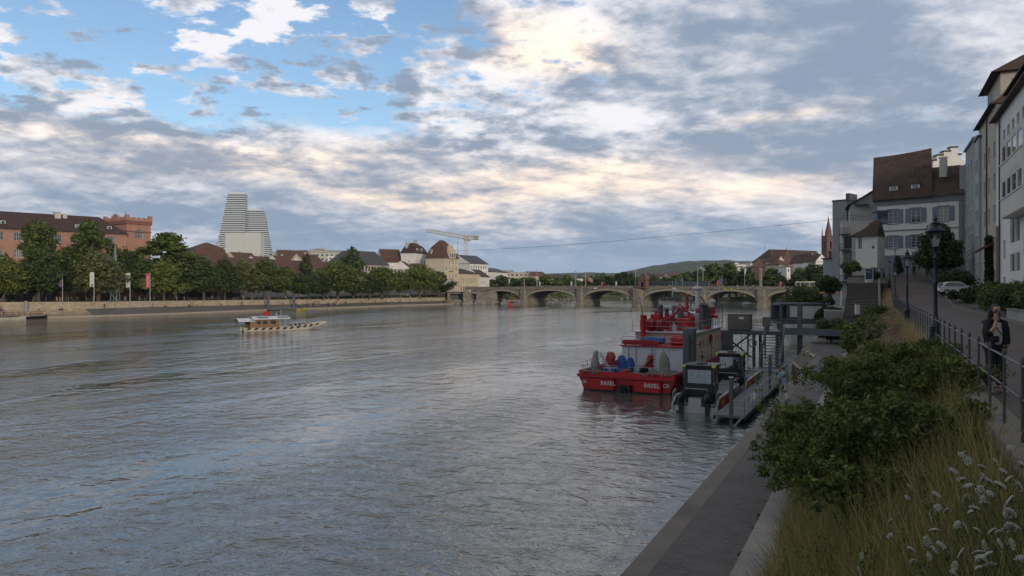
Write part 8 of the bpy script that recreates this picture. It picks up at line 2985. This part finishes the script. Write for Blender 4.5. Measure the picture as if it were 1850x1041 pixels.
def blades(name, label, n, s0, s1, t0, t1, h, w, mat_, seed, lean=.35, pw=1.0, patch=None, kind='stuff'):
    r = np.random.default_rng(seed)
    s, t, z = slope_pts(n, s0, s1, t0, t1, r, pw)
    if patch is not None:
        q = np.sin(s * 1.3 + seed) + np.sin(t * 2.1 + s * .45) + .7 * np.sin(s * .31 + t * 3.3)
        m_ = q > patch
        s, t, z = s[m_], t[m_], z[m_]
    n = len(s)
    hh = h * (.45 + .85 * r.random(n))
    a = r.random(n) * 2 * PI
    ln = lean * hh * (.3 + r.random(n))
    bx, by = s * UX + t * NX_, s * UY + t * NY_
    ca, sa_ = np.cos(a), np.sin(a)
    b2 = r.random(n) * 2 * PI
    wx, wy = np.cos(b2) * w, np.sin(b2) * w
    v = np.zeros((n, 2, 4, 3))
    for sg, (f0, f1, k0, k1) in enumerate(((0, .55, 1.0, .8), (.55, 1, .8, .15))):
        for c, (ff, kk, sgn) in enumerate(((f0, k0, -1), (f0, k0, 1), (f1, k1, 1), (f1, k1, -1))):
            v[:, sg, c, 0] = bx + ca * ln * ff ** 2 + sgn * wx * kk
            v[:, sg, c, 1] = by + sa_ * ln * ff ** 2 + sgn * wy * kk
            v[:, sg, c, 2] = z + hh * ff - (.05 if ff == 0 else 0)
    return tag(npmesh(name, v.reshape(-1, 3), 4, mat_), label, kind=kind)


blades('grass', 'green grass growing on the slope', 34000, 5, 34, -1.95, 1.4, .48, .0075, MT['grass_green'], 1, .8)
blades('grass', 'dry yellow grass stalks on the slope', 30000, 5, 36, -1.95, 1.4, .62, .0055, MT['grass_dry'], 2, .55, patch=-.8)
blades('grass', 'grass wedge beside the long steps', 9000, 90, 112, .4, 1.4, .7, .014, MT['grass_dry'], 8, .5)
blades('grass', 'taller grass on the farther slope', 38000, 32, 90, -1.95, 1.4, .50, .010, MT['grass_green'], 3, .6, pw=1.2)
blades('grass', 'dry grass on the farther slope', 30000, 34, 90, -1.95, 1.4, .62, .010, MT['grass_dry'], 4, .5, pw=1.2, patch=-.1)
# leafy herbs
r = np.random.default_rng(15)
s, t, z = slope_pts(520, 24, 84, -1.95, 1.3, r, 1.1)
cl = [(a * UX + b_ * NX_, a * UY + b_ * NY_, c + .25, .45, .45, .32) for a, b_, c in zip(s, t, z)]
v, k = leaves(52000, cl, .062, seed=16, flat=.5)
tag(npmesh('ground_cover', v, k, MT['herb']), 'leafy green weeds covering the slope', kind='stuff')
s, t, z = slope_pts(130, 6, 24, -1.6, 1.3, r, 1)
cl = [(a * UX + b_ * NX_, a * UY + b_ * NY_, c + .15, .30, .30, .2) for a, b_, c in zip(s, t, z)]
v, k = leaves(12000, cl, .032, seed=18, flat=.6)
tag(npmesh('ground_cover', v, k, MT['herb']), 'leafy weeds among the nearest grass', kind='stuff')
# brownish pink seed heads on the farther slope and by the railing
s, t, z = slope_pts(380, 26, 72, -.9, 1.25, r, 1)
q = np.sin(s * .33 + 1.0) + np.sin(t * 3 + s * .2)
m2 = q > .1
cl = [(a * UX + b_ * NX_, a * UY + b_ * NY_, c + .98 + .2 * math.sin(a), .28, .28, .10) for a, b_, c in zip(s[m2], t[m2], z[m2])]
v, k = leaves(26000, cl, .030, seed=19, flat=.6)
tag(npmesh('seed_heads', v, k, MT['seedhead']), 'brownish pink seed heads of tall herbs', 'seed heads', kind='stuff')

blades('tall_grass', 'tall golden dry grass between the thicket and the railing', 13000, 24, 60, -1.9, 1.4, .95, .009, MT['grass_dry'], 5, .45, patch=-.9)
blades('tall_grass', 'tall green grass among the white flowers', 6000, 6, 22, -1.6, 1.4, .85, .007, MT['grass_green'], 6, .5)
blades('tall_grass', 'tall dry stalks among the white flowers', 9000, 6, 22, -1.8, 1.4, .95, .005, MT['grass_dry'], 7, .35)
r = np.random.default_rng(25)
s, t, z = slope_pts(260, 7, 20, -1.5, 1.35, r, 1)
cl = [(a * UX + b_ * NX_, a * UY + b_ * NY_, c + .35 + .3 * ((a * 7) % 1), .12, .12, .28) for a, b_, c in zip(s, t, z)]
v, k = leaves(13000, cl, .030, seed=27, flat=.6)
tag(npmesh('tall_herbs', v, k, MT['herb']), 'leafy tall weeds between the white flowers', kind='stuff')

for s_, t_, R, H, lf, lb in ((33, .4, 1.0, 1.1, 'leaf_plane', 'pale green herb clump just beyond the thicket'), (38, -1.0, 1.1, 1.1, 'leaf_mid', 'green bush by the kerb halfway up the slope'), (44, .5, 1.2, 1.2, 'leaf_olive', 'olive herb clump below the second street lamp'), (52, -.6, 1.4, 1.4, 'leaf_mid', 'green bush at the middle of the far slope'), (60, .3, 1.4, 1.4, 'leaf_olive', 'grey green clump near the bend of the railing'), (68, -.8, 1.6, 1.6, 'leaf_plane', 'yellow green bush before the steps'), (76, .3, 1.3, 1.5, 'leaf_mid', 'green bush right of the stone landing')):
    shrub('herb_bush', lb, s_, t_, slopez(s_, t_), R * 1.1, H * 1.25, 5600, .05 + s_ * .0012, lf, int(s_ * 9), ncl=26, flat=.6)

# --- the big rose thicket, bush by bush
def rose(label, s, t, R, H, n, seed, size=.045, dz=0):
    g = random.Random(seed)
    z = slopez(s, min(max(t, -1.9), 1.3)) + dz
    r_ = thing('rose_bush', label, 'shrub', ST(s, t, z), 0, None)
    canes, cl = MB(), []
    for i in range(24):
        a = g.uniform(0, 2 * PI); e = R * g.uniform(.45, 1.25); h = H * g.uniform(.45, 1.12)
        pts = []
        for k in range(7):
            f_ = k / 6
            pts.append(Vector((e * f_ * math.cos(a + .3 * f_), e * f_ * math.sin(a + .3 * f_), h * math.sin(f_ * PI * .62))))
        canes.path(pts, [.012 - .0012 * k for k in range(7)], 4)
        for k in range(1, 7):
            for j in range(2):
                c = pts[k] + Vector((g.uniform(-1, 1), g.uniform(-1, 1), g.uniform(-.6, 1))) * .14 * R
                rr = g.uniform(.07, .19) * R
                cl.append((c.x, c.y, max(c.z, .1), rr, rr, rr * .7))
    for i in range(26):
        a = g.uniform(0, 2 * PI); e = R * .75 * math.sqrt(g.random())
        cl.append((e * math.cos(a), e * math.sin(a), H * g.uniform(.1, .75), R * .22, R * .22, R * .18))
    v, k = leaves(n, cl, size, seed=seed, flat=.5)
    v = v[:]
    npmesh('foliage', v, k, MT['leaf_rose'], r_)
    v, k = leaves(n // 7, [(q[0], q[1], q[2] + .08, q[3], q[4], q[5]) for q in cl[4:290:5]], size * 1.25, seed=seed + 5, flat=.7)
    npmesh('young_leaves', v, k, MT['leaf_plane'], r_)
    canes.build('canes', MT['bark_pale'], r_)
    return r_


for i, (s_, t_, R, H, n, lb) in enumerate(((21.0, -1.6, 1.15, 1.4, 11000, 'dark rose bush overhanging the kerb of the quay path'), (22.3, -1.5, 1.5, 1.75, 16000, 'broad rose bush at the left of the thicket'), (25.2, -1.7, 1.5, 1.6, 14000, 'rose bush spilling over the quay path beside the pontoon'),
                                          (22.0, -.1, 1.5, 1.6, 16000, 'rose bush in the middle of the thicket'), (19.8, -.6, 1.2, 1.25, 12000, 'rose bush at the front of the thicket above dry grass'), (18.6, .8, 1.1, 1.35, 12000, 'rose bush close under the railing wall'),
                                          (25.4, .1, 1.4, 1.4, 13000, 'rose bush at the back of the thicket'), (17.2, .4, .95, .95, 9000, 'small rose bush nearest the white flowers'), (28.5, -1.6, 1.3, 1.3, 9000, 'farthest rose bush by the kerb, behind the thicket'),
                                          (22.6, 1.1, .9, 1.0, 8000, 'rose bush touching the coping right of the thicket'), (15.2, .95, .8, .8, 7000, 'low rose bush below the nearest railing posts'),
    (17.6, 1.05, .95, 1.15, 11000, 'rose bush pressed against the coping beside the nearest railing'), (20.6, .25, 1.2, 1.4, 13000, 'rose bush at the front right of the thicket'), (24.0, 1.0, 1.0, 1.1, 10000, 'rose bush under the railing opposite the woman'),
    (15.4, .2, 1.15, 1.35, 12000, 'yellowish rose bush standing over the dry grass'), (16.8, -.7, 1.15, 1.3, 12000, 'rose bush at the lower left of the thicket above the kerb'), (14.0, .75, .95, 1.2, 10000, 'rose bush rising behind the white flowers'), (13.2, .0, .8, .9, 8000, 'lowest rose bush above the dry grass in front'))):
    rose(lb, s_, t_, R, H, n, 200 + i)
# long arching sprays that stand out against water and railing
def spray(label, p0, p1, bend, n, seed, size=.036):
    g = random.Random(seed)
    r_ = thing('rose_spray', label, 'branch', p0, 0)
    d = p1 - p0
    pts = [d * (k / 9) + Vector((0, 0, bend * math.sin(PI * k / 9 * .9))) for k in range(10)]
    mb = MB(); mb.path(pts, [.010 - .0008 * k for k in range(10)], 5)
    vs = []
    cl = []
    for k in range(2, 10):
        for j in range(2):
            o = Vector((g.uniform(-1, 1), g.uniform(-1, 1), g.uniform(-.6, 1))) * .18
            q = pts[k] + o
            mb.path([pts[k], q], .004, 3)
            cl.append((q.x, q.y, q.z, .09, .09, .07))
    mb.build('twigs', MT['bark'], r_)
    v, k = leaves(n, cl, size, seed=seed, flat=.6)
    npmesh('leaves', v, k, MT['leaf_rose'], r_)
spray('leafy rose spray reaching over the quay toward the walking man', ST(25.5, -2.1, 3.6), Vector((px(1460, 27), 27, pz(642, 27))), .25, 230, 1)
spray('second rose spray beside the walking man, lower one', ST(25.0, -2.4, 3.6), Vector((px(1398, 26), 26, pz(668, 26))), .35, 230, 2)
spray('rose spray leaning out over the pontoon', ST(24, -2.6, 3.4), Vector((px(1352, 26), 26, pz(672, 26))), .3, 260, 3)
spray('drooping rose spray over the quay path', ST(21.5, -2.6, 3.4), Vector((px(1395, 21), 21, pz(790, 21))), .3, 300, 4)
spray('rose branch crossing the nearest railing posts', ST(16.2, 1.0, 5.6), Vector((px(1824, 12.6), 12.6, pz(672, 12.6))), .1, 160, 5, .03)
spray('rose branch in front of the second nearest railing post', ST(16.5, .9, 5.6), Vector((px(1775, 13.2), 13.2, pz(702, 13.2))), .12, 160, 6, .03)

# --- wild carrot flowers, each its own plant
WC = 'white wild carrot flowers'
mm('umbel_white', (.46, .46, .39), .8, var=.1, scale=20)
mm('stem_green', (.09, .12, .04), .7, var=.2)
def carrot(seed):
    g = random.Random(seed)
    r_ = thing('wild_carrot', 'white umbel', 'flower', (0, 0, 0), 0, WC)
    h = 1.0
    mb = MB()
    lx, ly = g.uniform(-.12, .12), g.uniform(-.12, .12)
    mb.path([(0, 0, -.1), (lx * .4, ly * .3, h * .5), (lx, ly, h)], [.006, .005, .004], 5)
    mb.path([(lx * .4, ly * .3, h * .5), (lx * .4 + .09, ly, h * .62)], .003, 4)
    top = Vector((lx, ly, h))
    tilt = Matrix.Rotation(g.uniform(-.8, .8), 3, 'X') @ Matrix.Rotation(g.uniform(-.8, .8), 3, 'Y')
    um = MB()
    R = .045
    for k in range(30):
        a = k * 2.39996; rr = R * math.sqrt((k + .5) / 30) * g.uniform(.85, 1.25)
        c = tilt @ Vector((rr * math.cos(a), rr * math.sin(a), .035 - 4.0 * rr * rr))
        mb.tube(top, top + c * .96, .0012, n=3, caps=False)
        um.ball(top + c, (.0075, .0075, .006), 5)
    mb.build('stem', MT['stem_green'], r_)
    um.build('umbel', MT['umbel_white'], r_)
    return r_
pro = [carrot(i) for i in range(7)]
g = random.Random(99)
spots = []
# photograph places (pixel x, y) with a guess at their distance
for a, y in ((1838, 818), (1800, 836), (1777, 840), (1812, 858), (1833, 868), (1782, 868), (1752, 829), (1740, 856), (1734, 824), (1762, 862), (1741, 880), (1790, 880), (1830, 905), (1806, 900), (1785, 908), (1752, 912), (1728, 905), (1772, 925), (1800, 930), (1838, 935), (1820, 952), (1745, 930), (1715, 925),
             (1686, 935), (1698, 962), (1722, 948), (1742, 958), (1765, 960), (1790, 965), (1812, 985), (1845, 985), (1832, 1010), (1800, 1005), (1770, 990), (1748, 1000), (1716, 990), (1690, 1010), (1745, 1036), (1768, 1030), (1815, 1030), (1662, 980), (1600, 945), (1608, 976), (1634, 1020), (1570, 1012), (1652, 1000), (1676, 1000), (1846, 885), (1725, 872), (1706, 898), (1640, 880), (1700, 1034), (1785, 1020), (1840, 1034), (1760, 885), (1650, 905), (1528, 848), (1520, 862), (1556, 1030), (1482, 872), (1850, 850), (1845, 960), (1822, 880), (1768, 845), (1700, 930), (1730, 1010), (1758, 1012), (1808, 965)):
    best = None
    for k in range(60):
        Y = 5.5 + k * .22
        X = px(a, Y); s_ = X * UX + Y * UY; t_ = X * NX_ - Y * .438
        zt = pz(y, Y)
        if not (-1.8 < t_ < 1.35): continue
        zg = slopez(s_, t_)
        if .55 <= zt - zg <= 1.25:
            best = (X, Y, zg, zt - zg); break
    if best: spots.append(best)
for i, (X, Y, zg, h) in enumerate(spots):
    o = pro[i] if i < 7 else copy_tree(pro[i % 7])
    k = h * 1.0
    sw = g.uniform(.45, 1.0)
    put(o, (X, Y, zg), g.uniform(0, 6.28), (sw, sw, k), 'white wild carrot flower rising from the grass in the lower right corner', WC)


# ================================================================== the woman on the telephone
wx, wy = 15.0 * (1797 - 925) / F, 15.0
ws, wt = wx * UX + wy * UY, wx * NX_ - wy * .438
wz = zs(ws) - .03
wo = thing('person', 'dark haired woman in black jacket and trousers holding a phone to her cheek', 'person', (wx, wy, wz), .12)
# facing -y; her right hand (towards -x) lifts the phone to her mouth
B_ = {
    'hip': (None, (0, 0, .95), (.150, .105)), 'wst': ('hip', (0, -.01, 1.10), (.125, .090)), 'ch': ('wst', (0, 0, 1.28), (.150, .105)), 'up': ('ch', (0, .01, 1.40), (.115, .075)), 'nk': ('up', (0, 0, 1.48), .050), 'nk2': ('nk', (0, -.015, 1.53), .048),
    'hl': ('hip', (.09, 0, .86), .095), 'tl': ('hl', (.10, -.01, .66), .080), 'kl': ('tl', (.10, -.02, .48), .058), 'cl': ('kl', (.105, .01, .32), .055), 'al': ('cl', (.11, .03, .09), .036), 'ol': ('al', (.12, -.10, .045), .034),
    'hr': ('hip', (-.09, 0, .86), .095), 'tr': ('hr', (-.11, -.02, .66), .080), 'kr': ('tr', (-.125, -.03, .48), .058), 'cr': ('kr', (-.13, .0, .32), .055), 'ar': ('cr', (-.135, .02, .09), .036), 'or': ('ar', (-.16, -.10, .045), .034),
    'sl': ('up', (.155, .01, 1.40), .055), 'el': ('sl', (.21, .05, 1.13), .042), 'fl': ('el', (.20, -.04, .99), .036), 'wl': ('fl', (.185, -.10, .90), .026),
    'sr': ('up', (-.155, .01, 1.40), .055), 'er': ('sr', (-.215, -.10, 1.17), .042), 'fr': ('er', (-.175, -.21, 1.30), .036), 'wr': ('fr', (-.115, -.175, 1.455), .025)}
bd = skin_fig(B_, 'body', [MT['skin'], MT['cloth_white'], MT['cloth_navy']], wo, sub=2)
bd.data.polygons.foreach_set('material_index', [(2 if p.center.z < .99 else 1) if abs(p.center.x) < .17 and .2 < p.center.z < 1.42 and p.center.y > -.13 else 0 for p in bd.data.polygons])
# head
mb = MB()
hd = Vector((0, -.03, 1.635))
n, m_ = 20, 16
vs, fs = [], []
for j in range(m_ + 1):
    ph = PI * j / m_
    for i in range(n):
        a = 2 * PI * i / n
        x, y, z = math.sin(ph) * math.cos(a), math.sin(ph) * math.sin(a), -math.cos(ph)
        w_ = .073 * (1 - .22 * max(0, -z) ** 1.5)
        d_ = .092 * (1 - .12 * max(0, -z))
        Y = y * d_
        if y < -.3 and abs(x) < .35:      # nose, lips, chin and brow on the front
            k = (1 - abs(x) / .35)
            Y -= .022 * k * math.exp(-((z + .12) / .13) ** 2) * (abs(x) < .2) + .007 * k * math.exp(-((z + .48) / .08) ** 2) + .010 * k * math.exp(-((z + .80) / .14) ** 2)
        if y < -.4: Y += .010 * math.exp(-((abs(x) - .38) / .16) ** 2 - ((z - .10) / .10) ** 2)
        vs.append(hd + Vector((x * w_, Y, z * .112)))
for j in range(m_):
    for i in range(n):
        fs.append((j * n + i, j * n + (i + 1) % n, (j + 1) * n + (i + 1) % n, (j + 1) * n + i))
mb.add(vs, fs)
for sx in (-1, 1): mb.ball(hd + Vector((sx * .074, .005, -.005)), (.010, .018, .030), 8)
MT_h = mb.build('head', MT['skin'], wo, smooth=True)
mb = MB()
for sx in (-1, 1): mb.ball(hd + Vector((sx * .028, -.083, .012)), (.011, .006, .006), 8)
mb.build('eyes', MT['frame_dark'], MT_h)
mb = MB()
for sx in (-1, 1): mb.path([hd + Vector((sx * .014, -.091, .032)), hd + Vector((sx * .030, -.088, .036)), hd + Vector((sx * .046, -.076, .030))], .0035, 5)
mb.build('eyebrows', MT['hair_dark'], MT_h)
mb = MB(); mb.path([hd + Vector((-.022, -.082, -.054)), hd + Vector((0, -.094, -.053)), hd + Vector((.022, -.082, -.054))], [.003, .006, .003], 6)
mb.build('mouth', MT['banner_pink' if False else 'lips'] if 'lips' in MT else mm('lips', (.34, .10, .08), .5), MT_h)
# hair: a cap plus curls down to the shoulders
mb = MB()
g = random.Random(31)
vs, fs = [], []
for j in range(13):
    ph = PI * .62 * j / 12
    for i in range(24):
        a = 2 * PI * i / 24
        x, y, z = math.sin(ph) * math.cos(a), math.sin(ph) * math.sin(a), math.cos(ph)
        fr = y < -.10 and z < .62
        k = 1.10 + g.uniform(-.02, .03) if not fr else .93
        vs.append(hd + Vector((x * .076 * k, y * .096 * k + .012, z * .118 * k)))
for j in range(12):
    for i in range(24):
        fs.append((j * 24 + i, (j + 1) * 24 + i, (j + 1) * 24 + (i + 1) % 24, j * 24 + (i + 1) % 24))
mb.add(vs, fs)
for k in range(80):
    a = g.uniform(-.06 * PI, 1.06 * PI)
    r0 = .078
    p = hd + Vector((math.cos(a) * r0, math.sin(a) * .092 + .012, g.uniform(-.02, .07)))
    pts = [p]
    L_ = g.uniform(.14, .27)
    for q in range(7):
        f_ = (q + 1) / 7
        pts.append(p + Vector((math.cos(a) * .035 * f_ + .010 * math.sin(q * 2.1 + k), math.sin(a) * .02 * f_ + .010 * math.cos(q * 2.1 + k) + .02 * f_, -L_ * f_)))
    mb.path(pts, [.010, .012, .012, .011, .010, .009, .007, .003], 5)
mb.build('hair', MT['hair_dark'], MT_h, smooth=True)
# hands: palm and five fingers each
def hand(name, w, d, up_, side, curl, s_=1.0):
    """w wrist point, d direction of the palm, up_ back of the hand, side towards the thumb"""
    d, side, up_ = d.normalized(), side.normalized(), up_.normalized()
    c = {'w': (None, w, (.020 * s_, .015 * s_)), 'p': ('w', w + d * .045, (.028 * s_, .013 * s_)), 'q': ('p', w + d * .080, (.028, .011))}
    for i, (o_, L) in enumerate(((.027, .066), (.009, .076), (-.009, .070), (-.026, .054))):
        b0 = w + d * .085 + side * o_
        p = b0; ang = 0; last = 'q'
        for k in range(3):
            ang += curl
            dd = d * math.cos(ang) - up_ * math.sin(ang)
            p = p + dd * (L * (.45, .32, .23)[k])
            nm = 'f%d%d' % (i, k)
            if k == 0: c['b%d' % i] = ('q', b0, .0095)
            c[nm] = ('b%d' % i if k == 0 else last, p, .0085 - .001 * k)
            last = nm
    t0 = w + d * .03 + side * .030
    c['t0'] = ('p', t0, .012)
    c['t1'] = ('t0', t0 + side * .020 + d * .028 - up_ * .012, .010)
    c['t2'] = ('t1', t0 + side * .022 + d * .055 - up_ * .026, .008)
    return skin_fig(c, name, MT['skin'], wo, sub=1)
wr = Vector((-.115, -.175, 1.455))
hand('hand', wr, Vector((.12, .28, 1)), Vector((-1, -.5, .2)), Vector((.5, -.8, .1)), .40)
wl = Vector((.185, -.10, .90))
hand('hand', wl, Vector((-.05, -.15, -1)), Vector((1, -.1, 0)), Vector((0, -1, .1)), .25)
mb = MB(); mb.T = Matrix.Translation(wr + Vector((.030, .055, .125))) @ Matrix.Rotation(PI / 2, 4, 'Z') @ Matrix.Rotation(-.25, 4, 'Y')
mb.rbox(-.036, -.005, -.075, .036, .005, .075, .003); mb.build('phone', MT['boat_black'], wo)
# clothes
def infl(ks, extra, name, mat_, add=.018, sub=2):
    c = {}
    for k in ks:
        p, xyz, r_ = B_[k]
        r_ = tuple(a + add for a in r_) if isinstance(r_, tuple) else r_ + add
        c[k] = (p if p in ks else None, xyz, r_)
    c.update(extra)
    return skin_fig(c, name, mat_, wo, sub=sub)
infl(['hip', 'hl', 'tl', 'kl', 'cl', 'hr', 'tr', 'kr', 'cr'], {'al': ('cl', (.11, .03, .115), .058), 'ar': ('cr', (-.135, .02, .115), .058)}, 'trousers', MT['cloth_navy'], .016)
infl(['hip', 'wst', 'ch', 'up'], {'hip': (None, (0, 0, .90), (.178, .134)), 'wst': ('hip', (0, -.01, 1.08), (.160, .120))}, 'shirt', MT['cloth_white'], .012)
c = {'ch': (None, (0, .035, 1.26), (.185, .115)), 'up': ('ch', (0, .035, 1.39), (.150, .085)), 'w': ('ch', (0, .04, 1.10), (.175, .105)), 'col': ('up', (0, .045, 1.47), (.075, .055)),
     'sl': ('up', (.165, .01, 1.39), .078), 'el': ('sl', (.225, .05, 1.13), .070), 'fl': ('el', (.212, -.04, .99), .058), 'wl': ('fl', (.20, -.08, .93), .050),
     'sr': ('up', (-.165, .01, 1.39), .078), 'er': ('sr', (-.225, -.10, 1.16), .072), 'fr': ('er', (-.205, -.165, 1.23), .058)}
jk = skin_fig(c, 'jacket', MT['cloth_black'], wo, sub=2)
for sx in (-1, 1):
    mb = MB(); tarp(mb, (sx * .145, -.03, .98), .07, .115, .46, 4 + sx, .75); mb.build('jacket_front', MT['cloth_black'], jk, smooth=True)
mb = MB(); mb.path([(-.13, -.10, 1.40), (-.02, -.135, 1.22), (.12, -.14, 1.10)], .010, 5); mb.rbox(-.19, -.17, 1.0, -.02, -.11, 1.13, .02); mb.build('belt_bag', MT['boat_black'], wo)
for p_, sx in (((.12, -.06, 0), 1), ((-.16, -.06, 0), -1)):
    mb = MB(); mb.rbox(p_[0] - .045, p_[1] - .12, .0, p_[0] + .045, p_[1] + .13, .03, .012); mb.rbox(p_[0] - .047, p_[1] - .06, .03, p_[0] + .047, p_[1] - .02, .085, .01)
    mb.build('sandal', MT['cloth_white' if False else 'beige_wall'], wo)


# the air over the river
m_ = MB(); m_.box(-4600, -60, -1, 4600, 4600, 330)
hm = bpy.data.materials.new('haze'); hm.use_nodes = True
t = hm.node_tree; t.nodes.remove(t.nodes['Principled BSDF'])
pv = t.nodes.new('ShaderNodeVolumePrincipled')
pv.inputs['Density'].default_value = .00006
pv.inputs['Color'].default_value = (.72, .80, .92, 1)
t.links.new(pv.outputs[0], t.nodes['Material Output'].inputs['Volume'])
tag(m_.build('haze', hm), 'pale evening haze in the air over the river', kind='stuff')


# ================================================================== tidy
def drop(o):
    for c in list(o.children): drop(c)
    bpy.data.objects.remove(o)
for k, v in list(TREES.items()):
    if isinstance(v, list) and not v[3]: drop(v[0])
for k, v in PEO.items():
    if not v[1]: drop(v[0])
